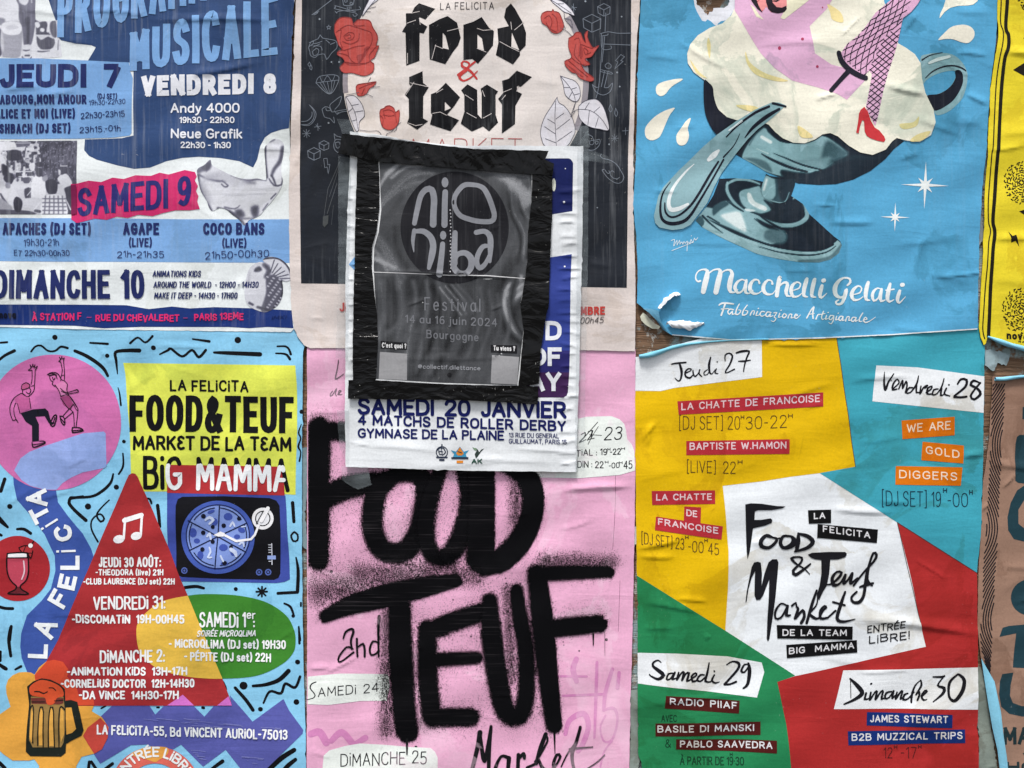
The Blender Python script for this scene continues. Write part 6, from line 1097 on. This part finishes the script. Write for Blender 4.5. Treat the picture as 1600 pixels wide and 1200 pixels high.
def spray(name, paths, lv, soft=14, halo=56, hal=.42, bias=(0, 0), label=None, sharp=None, mist=()):
    segs = []
    for q in paths:
        p = spline(P(q), step=8) if len(P(q)) > 2 else P(q)
        segs += list(zip(p[:-1], p[1:]))
    xs = [p[0] for s_ in segs for p in s_]; ys = [p[1] for s_ in segs for p in s_]; R = max(p[2] for s_ in segs for p in s_)+halo+14
    g = 2.4; X, Y = np.meshgrid(np.arange(max(481.5, min(xs)-R), min(988, max(xs)+R), g), np.arange(max(546, min(ys)-R), min(1240, max(ys)+R), g))
    D = np.full(X.shape, 1e9); DX = np.zeros(X.shape); DY = np.zeros(X.shape)
    for a, b in segs:
        vx, vy = b[0]-a[0], b[1]-a[1]; L2 = vx*vx+vy*vy+1e-9
        t = np.clip(((X-a[0])*vx+(Y-a[1])*vy)/L2, 0, 1); ox, oy = X-a[0]-t*vx, Y-a[1]-t*vy; rr_ = a[2]+(b[2]-a[2])*t; co_ = np.maximum(.5, rr_-11.5); d_ = np.hypot(ox, oy)-co_; d_ = np.where(d_ > 0, d_*14/np.minimum(rr_-co_+1.5, 14), d_); c_ = d_ < D; D = np.where(c_, d_, D); DX = np.where(c_, ox, DX); DY = np.where(c_, oy, DY)
    # the mist drifts a little further above and to the left of a stroke than below it
    Dp = np.maximum(D, 0)
    if sharp:
        L = math.hypot(*sharp); u = (DX*sharp[0]+DY*sharp[1])/L/(np.hypot(DX, DY)+1e-6); k_ = np.clip((u-.3)/.4, 0, 1); Dp = np.where(D > 0, np.maximum(Dp-9*k_, 0)*(1+1.8*k_), 0)
    den = np.where(Dp <= 0, 1.0, np.maximum(np.exp(-(Dp/soft)**2), hal*np.exp(-Dp/(halo*.5))))
    den = den*np.clip((halo*1.5-Dp)/14, 0, 1)
    for q in mist:
        for a, b in zip(P(q)[:-1], P(q)[1:]):
            vx, vy = b[0]-a[0], b[1]-a[1]; t = np.clip(((X-a[0])*vx+(Y-a[1])*vy)/(vx*vx+vy*vy), 0, 1); den = np.maximum(den, .42*np.exp(-(np.hypot(X-a[0]-t*vx, Y-a[1]-t*vy)/a[2])**2))
    keep = den > .015
    idx = -np.ones(X.shape, int); q = keep[:-1, :-1] | keep[1:, :-1] | keep[:-1, 1:] | keep[1:, 1:]
    use = np.zeros(X.shape, bool); use[:-1, :-1] |= q; use[1:, :-1] |= q; use[:-1, 1:] |= q; use[1:, 1:] |= q
    idx[use] = np.arange(use.sum()); r_, c_ = np.nonzero(q)
    F = np.stack([idx[r_, c_], idx[r_, c_+1], idx[r_+1, c_+1], idx[r_+1, c_]], 1).tolist()
    h, n = Ii.HN(X[use], Y[use], lv); o = make_mesh(name, X[use], Y[use], h, F, n, SPR, Ii.o, attr=den[use])
    if label: o['label'] = label
    return o
SL = 'sprayed_letter'
spray(SL, ['_:499,668,17 498,780,17 498,874,16','_:498,672,14 570,676,14','_:500,782,17 540,762,18 600,752,15'], 5.0, label='sprayed letter F of the upper word')
spray(SL, ['_:618,742,12 590,765,16 582,820,16 598,858,16 630,862,16 652,835,16 664,790,16 662,750,15 640,738,14 618,742,12'], 5.3, label='first sprayed letter O')
spray(SL, ['_:690,730,10 672,780,13 665,830,14 676,866,13 700,868,14 722,835,16 734,780,15 728,730,15'], 5.6, label='second sprayed letter O')
spray(SL, ['_:752,700,20 752,800,20 750,872,22','_:780,715,15 822,745,17 832,790,17 815,840,18 785,872,18 758,882,18'], 5.9, label='sprayed letter D', sharp=(1, .35), mist=['_:806,740,20 808,830,24'])
spray(SL, ['_:508,962,9 545,945,14 600,930,18 660,916,16 712,906,10','_:624,930,17 626,1020,19 631,1100,18 636,1140,18'], 6.2, label='sprayed letter T', sharp=(.35, 1), mist=['_:500,925,36 700,888,34','_:560,895,26 740,900,26','_:606,960,20 604,1140,22'])
spray(SL, ['_:668,982,14 668,1050,15 674,1115,15','_:672,985,14 710,970,15 755,955,14','_:684,1030,11 745,1027,9','_:676,1120,15 735,1120,14'], 6.5, label='sprayed letter E')
spray(SL, ['_:765,938,12 768,990,16 778,1060,16 790,1110,15 810,1118,14 822,1085,13 821,1010,13 810,950,12 807,922,10'], 6.8, label='sprayed letter U', mist=['_:792,920,14 800,1060,14'])
spray(SL, ['_:838,895,14 848,980,17 856,1060,15 865,1132,12','_:840,896,13 900,894,12 950,893,9','_:856,982,15 900,978,15 934,974,14'], 7.1, label='sprayed letter F of the lower word', sharp=(1, .5), mist=['_:850,876,20 955,878,17'])
for pdp in ['_:927,990,3 927,1008,1.6','_:866,1140,4 867,1177,1','_:945,985,.8 945,1024,.5','_:636,1155,4 636,1178,2']: Ii.pen('paint_drip', [pdp], (12,12,14), 7); 
r = random.Random(12)
Ii.fill('paint_spot', [ell(947.5, 999.5, 2.4), ell(905, 1017, 1.4, n=8), ell(880, 1003, 1, n=7), ell(881, 1008, 1, n=7), ell(518, 893, 2.6), ell(782.5, 973, 2.2), ell(650, 1167, 2.2), ell(736, 994, 1.4, n=8), ell(790, 903, 1.2, n=8), ell(791, 911, 1.4, n=8), ell(796, 888, 1.2, n=7), ell(708, 937, 1.2, n=7)]+[ell(r.uniform(770, 860), r.uniform(875, 935), r.uniform(.5, 1), n=6) for _ in range(14)], (14,14,16), 1)
Ii.pen('hairline', ['x:1068,460,2.6 1066,700,2.6 1048,1010,2.6','z:895,100,2 885,400,2'], (120,70,100), 1)

# ------------------------------------------------------------------ coloured geometric programme, lower right
Jj = Sheet('poster', 'programme in yellow, teal, green and red with stamped label strips, lower right', 'poster',
    P('_:993,558 1030,552 1050,540 1100,528 1200,522 1300,518 1400,514 1530,505 1538,541 1537,600 1535,700 1534,780 1532,830 1526,894 1527,1000 1527,1100 1528,1280 1010,1280 1002,1190 997,1180 996,1100 996,960 994,850 993,740 992,650'), 2.0, (228,233,238), 'geo', seed=81, nwr=22, amp=.6,
    wr=[(1320,968,1545,992,2.8,7),(990,856,1070,842,1.8,5),(995,872,1060,868,1.4,4),(1000,944,1100,956,1.4,5),(1010,700,1020,660,1.4,4),(1000,695,1028,655,1.2,4),(1200,840,1170,850,1.4,5),(1290,800,1400,797,1.7,5),(1372,785,1420,783,1.2,5),(1500,712,1540,710,2.0,5),(1190,540,1290,534,1.4,4),(1205,625,1310,600,.8,5),(1320,600,1430,588,1.2,5),(1050,938,1110,940,1.4,4),(1330,1047,1430,1049,1.0,4),(1000,1108,1180,1080,1.2,5),(1000,985,1060,980,1,5),(1330,690,1420,684,.6,5),(1100,1000,1110,992,1,4),(1250,640,1290,632,.7,4)])
YL = (222,180,8); TL = (62,160,180); GN = (38,130,82); RD2 = (168,44,44)
Jj.fill('yellow_field', ['_:980,611 1032,611 1054,606 1190,589 1190,500 1304,500 1307,529 1320,620 1336,729 1280,739 1233,745 1190,752 1129,759 1133,800 1138,861 1137,920 1133,985 995,899 980,890'], YL, 1)
Jj.fill('teal_field', ['_:1304,500 1307,529 1320,620 1336,729 1280,739 1401,816 1526,895 1560,900 1560,500'], TL, 1)
Jj.fill('green_field', ['_:980,890 995,899 1133,985 1242,1055 1214,1065 1228,1130 1246,1290 980,1290'], GN, 1)
Jj.fill('red_field', ['_:1401,816 1526,895 1560,916 1560,1290 1246,1290 1228,1130 1214,1065 1242,1055.5 1300,1043 1446,1010 1437,971 1420,890'], RD2, 1)
for fdl in ['_:1401,816,1.2 1526,895,1.2','_:1336,729,1 1307,529,1','_:1401,816,1 1437,971,1']: Jj.pen('field_line', [fdl], (84,60,60), 2, smooth=False)
TGW = (230,234,238)
for o in ('_:985,562 1030,554 1060,542 1110,535 1190,530 1190,589 1054,606 1032,611 985,610', '_:1368,571 1433,574 1537,588 1536,645 1362,627', '_:990,1019 1060,1021 1136,1025 1190,1035 1194,1050 1182,1089 996,1067', '_:1317,1047 1420,1045 1530,1042 1530,1108 1420,1107 1302,1107'): Jj.fill('date_tag', [o], TGW, 2)
def brush(strs, lv=4, name='brush_word', col=(24,24,30)): return Jj.pen(name, strs, col, lv)
brush(['K:390,232,14 440,222,22 570,210,20','K:490,225,22 512,290,34 518,360,30 500,430,20 470,440,16 435,405,10','K:560,345,18 620,320,14 640,295,14 600,290,20 562,330,22 570,385,24 620,405,24 655,370,14','K:660,310,16 665,360,22 690,385,18 730,340,14 745,300,16 735,350,20 770,385,14','K:840,300,12 800,330,14 800,365,14 840,360,10 865,310,14','K:880,145,16 860,240,32 870,340,22 900,350,12 935,300,10','K:950,290,16 935,340,18 970,350,12','K:960,203,16 963,203,16','K:1060,190,14 1060,120,18 1110,95,18 1150,130,24 1120,230,22 1065,320,18 1080,340,14 1175,295,18','K:1200,92,22 1270,72,30 1360,72,24 1330,150,22 1300,250,18 1288,325,14','K:1225,195,14 1290,195,24 1375,182,14'])
brush(['B:558,280,4 556,340,14 565,410,18 590,350,14 625,295,8','B:600,330,4 612,350,4','B:625,400,10 665,360,10 650,335,10 622,370,14 618,410,14 650,405,10','B:662,405,10 690,345,14 690,400,12 715,350,12 722,380,12 710,430,12','B:775,400,10 740,395,12 715,430,14 745,430,10 790,370,14 805,310,8','B:790,380,14 790,430,12 820,425,8','B:822,385,10 815,440,12 840,395,12 868,380,14 850,400,10','B:860,430,12 895,405,12 900,385,10 870,400,14 868,440,14 900,440,10','B:945,405,10 915,410,12 905,445,12 935,440,10 970,390,12 988,330,8','B:970,400,14 965,450,14 985,445,8','B:1005,400,12 990,440,14 1030,455,8','B:1022,375,12 1024,375,12','B:1085,370,12 1110,335,16 1150,340,18 1140,390,18 1062,455,14','B:1062,462,18 1110,465,16 1150,460,16','B:1245,360,10 1200,345,18 1180,375,18 1225,400,18 1250,440,20 1205,480,16 1180,455,16 1215,400,14 1250,360,14'], name='brush_word')
brush(['E:262,372,8 240,355,12 205,370,16 200,400,20 250,440,30 280,470,28 240,500,22 180,475,12 172,462,8','E:355,455,12 320,460,14 305,500,14 330,500,12 370,450,18','E:370,450,16 350,500,18 385,490,8','E:400,450,14 385,505,16 420,455,14 440,450,18 425,510,16 455,460,14 480,455,18 465,515,18 500,500,10','E:500,500,12 540,470,14 530,455,14 500,480,16 510,520,18 550,510,12','E:600,470,12 570,470,16 545,505,16 570,520,14 615,480,12','E:638,375,10 625,450,18 610,520,18 650,525,12','E:680,470,12 660,515,18 690,535,14 720,525,6','E:678,440,14 680,442,14','E:775,390,10 820,365,14 870,380,22 860,430,20 760,545,18','E:760,545,20 800,545,16 850,525,18','E:950,390,8 915,390,14 890,440,18 915,450,14 950,400,12','E:945,380,18 955,440,30 940,540,24 905,575,14'])
brush(['F:320,470,6 322,610,6','F:318,470,14 370,520,30 405,575,32 350,620,22 272,655,12','F:435,575,16 425,620,16 455,615,10','F:470,508,14 475,505,14','F:470,570,14 462,625,16 500,570,12 515,565,16 505,622,16 545,565,12 560,565,16 550,620,16 580,605,8','F:625,565,12 585,575,16 575,615,16 605,610,12 640,560,14','F:640,565,14 630,615,16 655,590,8','F:665,570,12 655,620,16 690,570,14 705,565,14 692,620,16 715,605,8','F:745,580,12 720,590,16 712,625,16 745,620,12 790,570,12','F:838,482,6 800,520,12 775,590,18 770,645,14','F:838,482,12 845,520,16 805,590,12 825,565,16 830,590,16 815,630,14','F:850,600,12 885,565,14 870,560,12 845,600,16 860,628,14 885,622,6','F:930,458,12 1000,458,18 1010,452,10 965,520,14 1010,540,24 1000,580,20 928,640,8','F:1105,440,14 1050,500,20 1045,600,18 1085,630,24 1140,560,28 1155,480,26 1120,440,18 1105,440,14'])
Jj.fill('brush_letter', ['J:98,115 135,107 200,110 300,125 358,128 340,140 270,152 180,152 160,160 158,215 200,215 262,205 274,215 270,235 230,252 150,270 140,340 128,420 113,468 108,420 105,300','J:100,750 108,680 125,590 140,520 155,490 180,485 200,492 208,560 205,640 225,560 250,490 275,470 305,470 315,490 310,560 295,700 275,850 255,985 245,1000 238,980 242,850 250,720 255,600 230,660 215,700 195,730 170,732 158,700 160,620 163,545 140,590 120,660 108,740','J:503,440 530,428 640,422 745,422 755,435 745,455 700,470 648,472 640,560 625,640 600,680 575,735 560,700 578,640 590,560 590,475 550,470 525,460'], (24,24,30), 4)
brush(['J:290,335,8 240,315,20 200,350,26 205,385,26 250,395,22 290,365,20 300,335,16 240,325,8','J:320,332,10 300,340,10','J:385,320,14 345,320,18 325,360,24 345,395,22 390,385,34 415,355,40 400,325,20 380,318,12','J:440,300,12 440,350,30 430,415,22','J:445,305,16 500,320,26 535,355,28 500,395,24 420,420,14','J:515,565,6 480,530,10 430,500,14 400,465,18 430,455,12 465,460,14 460,490,14 410,545,18 425,570,22 465,545,18 520,500,12','J:605,630,8 650,630,12 700,590,18 720,555,16 690,550,14 660,590,22 670,635,24 710,625,14 745,570,16','J:745,570,18 735,625,20 765,600,14 790,560,18 780,625,20 825,590,10','J:800,640,14 860,560,14 930,480,16 945,440,18 925,430,16 900,500,16 885,600,26 920,640,12','J:880,600,22 865,700,20 835,745,22 795,745,18 785,715,16 820,680,14','J:840,650,12 870,640,20 925,625,16',
 'J:370,770,12 330,755,12 295,800,16 295,850,14 330,845,14 370,775,14','J:372,770,18 365,830,20 390,830,12','J:400,770,14 425,750,12 430,775,12 440,790,18 420,850,18','J:425,850,16 470,800,18 480,840,20 460,880,20','J:560,670,14 530,760,20 495,880,18','J:565,690,8 560,760,10 510,820,14','J:510,820,16 540,845,20 570,850,12 600,800,14 620,780,16 610,770,12 585,800,18 585,850,18 630,845,14','J:745,680,14 715,760,22 690,850,22 730,870,18 805,853,6','J:665,745,14 740,765,14','J:630,845,12 680,800,14'])
DL = {'red': (178,48,58), 'orange': (214,114,12), 'black': (16,16,18), 'brown': (78,26,24), 'blue': (20,46,112)}
def dymo(col, out, txt, x0, y0, x1, y1, h=11.5, tr=30, sp=52, lv=4, wt=1.9):
    p = Jj.fill('label_strip', [out], DL[col], lv-1 if col != 'black' else lv, rough=.38, label='%s stamped label strip' % col)
    Jj.text(txt, x0, y0, x1, y1, h, wt, (226,200,206) if col in ('red',) else ((236,216,196) if col == 'orange' else (214,214,218)), (lv if col != 'black' else lv+1), parent=p, track=tr, space=sp)
dymo('red', '_:1058,627 1286,613 1286,635 1060,648', 'LA CHATTE DE FRANCOISE', 1064, 641, 1281, 628)
dymo('red', '_:1072,689 1233,686 1233,709 1072,711', 'BAPTISTE W.HAMON', 1077, 703, 1228, 701)
dymo('red', '_:1069,791 1095,792.5 1094,817 1068,815', 'DE', 1072, 806, 1089, 808, 10.5)
dymo('red', '_:1018,767 1117,766 1117,787 1019,789', 'LA CHATTE', 1025, 782, 1112, 781, 10.5)
dymo('red', '_:1025,807 1129,822 1127,843 1023,828', 'FRANCOISE', 1028, 820, 1122, 834, 10.5, lv=4.4)
dymo('orange', '_:1408,657 1491,651 1491,680 1409,686', 'WE ARE', 1416, 676, 1485, 671, 13.5, 26)
dymo('orange', '_:1441,690 1505,696 1504,724 1439,719', 'GOLD', 1446, 709, 1498, 716, 12.5, 34)
dymo('orange', '_:1399,728 1503,730 1501,759 1398,757', 'DIGGERS', 1404, 747, 1495, 751, 13, 32)
dymo('black', '_:1262,797 1298,796 1298,817 1263,818', 'LA', 1271, 811, 1289, 810, 10)
dymo('black', '_:1277,818.5 1371,827 1369,848 1276,840', 'FELICITA', 1285, 831, 1359, 841, 10.5, 36)
dymo('black', '_:1213,976 1331,978 1331,999 1214,997', 'DE LA TEAM', 1222, 993, 1322, 993, 10.5)
dymo('black', '_:1228,1007 1338,999.5 1339,1019 1229,1028', 'BIG MAMMA', 1232, 1022, 1334, 1013, 10.5, 30, 100)
dymo('brown', '_:1040,1086 1155,1094 1154,1114 1038,1106', 'RADIO PIIAF', 1046, 1100, 1151, 1107, 11)
dymo('brown', '_:1024,1130 1188,1127 1188,1148 1024,1150', 'BASILE DI MANSKI', 1027, 1144, 1178, 1142, 11)
dymo('brown', '_:1056,1154 1213,1156 1213,1176 1056,1170', 'PABLO SAAVEDRA', 1062, 1167, 1206, 1169, 11)
dymo('blue', '_:1354,1112 1487,1116 1487,1137 1353.5,1133', 'JAMES STEWART', 1359, 1128, 1480, 1129, 11.5)
dymo('blue', '_:1324,1142 1507,1139 1507,1160 1325,1164', 'B2B MUZZICAL TRIPS', 1330, 1157, 1503, 1154, 11.5)
def thin(t, x0, y0, x1, y1, h, col, wt=1.2, **k): Jj.text(t, x0, y0, x1, y1, h, wt, col, 3, name='fine_lettering', **k)
BR = (88,62,30)
thin('[DJ SET] 20', 1061, 671, 1156, 671, 21, BR); thin('ʰ', 1157, 663, 1163, 663, 14, BR); thin('30-22', 1165, 671, 1229, 668, 20, BR); thin('ʰ', 1231, 661, 1239, 661, 14, BR)
thin('[LIVE] 22', 1073, 738, 1149, 740, 19, BR, space=60); thin('ʰ', 1152, 733, 1160, 733, 14, BR)
thin('[DJ SET] 23', 1002, 849, 1069, 859, 18, BR); thin('ʰ', 1070, 848, 1076, 848, 11, BR); thin('-00', 1075, 862, 1099, 864, 18, BR); thin('ʰ', 1100, 853, 1106, 853, 11, BR); thin('45', 1106, 866, 1123, 867, 18, BR)
NV2 = (24,52,70)
thin('[DJ SET] 19', 1377, 790, 1470, 792, 24, NV2, 1.4); thin('ʰ', 1473, 779, 1480, 779, 16, NV2, 1.4); thin('-00', 1480, 792, 1512, 792, 22, NV2, 1.4); thin('ʰ', 1514, 782, 1520, 782, 16, NV2, 1.4)
GD = (22,66,44)
thin('AVEC', 1033, 1127, 1057, 1127, 11, GD); thin('&', 1039, 1167, 1048, 1167, 13, GD); thin('À PARTIR DE 19·30', 1062, 1194, 1162, 1195, 13, GD, 1.5); thin('ʰ', 1140, 1187, 1145, 1187, 11, GD)
DR2 = (84,30,32)
thin('12', 1380, 1184, 1394, 1184, 17, DR2); thin('ʰ', 1396, 1176, 1402, 1176, 12, DR2); thin('-17', 1407, 1184, 1432, 1185, 18, DR2); thin('ʰ', 1434, 1176, 1440, 1176, 12, DR2)
Jj.text('ENTRÉE', 1354, 989, 1414, 981, 12, 1.9, (26,26,32), 3, name='handwriting', jit=.04); Jj.text('L¡BRE!', 1357, 1006, 1421, 998, 13, 2, (26,26,32), 3, name='handwriting', jit=.05)
roll('rolled_edge', [(998,557,2,3.6),(1012,555,2,4.6),(1030,550,2,4.2),(1050,543,2,3.4),(1075,538,2,2.6),(1100,535,2,2),(1140,532,2,1.6),(1200,530,1.6,1.2)], ink((118,186,208), 'white'), Jj.o, seed=7)
# scraps of older paper left on the plywood in the gaps
for i, (lb, col, o) in enumerate([('narrow strip of grey-blue old paper on the plywood left of the pink poster', (128,150,156), '_:470,700 481,698 482,760 476,800 482,860 470,852 472,760'),
    ('pale scrap of old paper on the plywood under the curled yellow corner', (150,170,176), '_:1538,545 1562,548 1580,556 1572,572 1560,566 1552,580 1540,572'),
    ('rusty grey old paper on the plywood beside the folded pale blue edge', (132,142,134), '_:1526,1040 1534,1044 1544,1090 1550,1140 1560,1210 1526,1212 1530,1150 1526,1100'),
    ('thin strip of greenish old paper between the pink and the green fields', (140,152,146), '_:980,1080 999,1076 998,1120 1004,1160 996,1212 981,1210 986,1150'),
    ('grey paper scrap in the gap right of the sky-blue poster', (150,160,166), '_:1522,300 1536,296 1534,330 1538,372 1526,390 1520,440 1512,430 1524,370'),
    ('small white paper flake between the pink poster and the yellow field', (206,208,206), '_:984,820 997,824 996,846 988,858 984,840')]):
    rr = random.Random(i+40); pts = [(x+rr.uniform(-1.1, 1.1), y+rr.uniform(-1.6, 1.6)) for x, y in dens(P(o), 3)]
    Sheet('paper_remnant', lb, 'torn paper', pts, -1.2+(2.0 if i > 5 else 0)+.5*(i % 2), col, 'kraft', seed=i, nwr=5, part='torn_ply', step=3, amp=.5, wlen=(8, 25))
for o in bpy.data.objects:
    if '_o' in o: del o['_o']
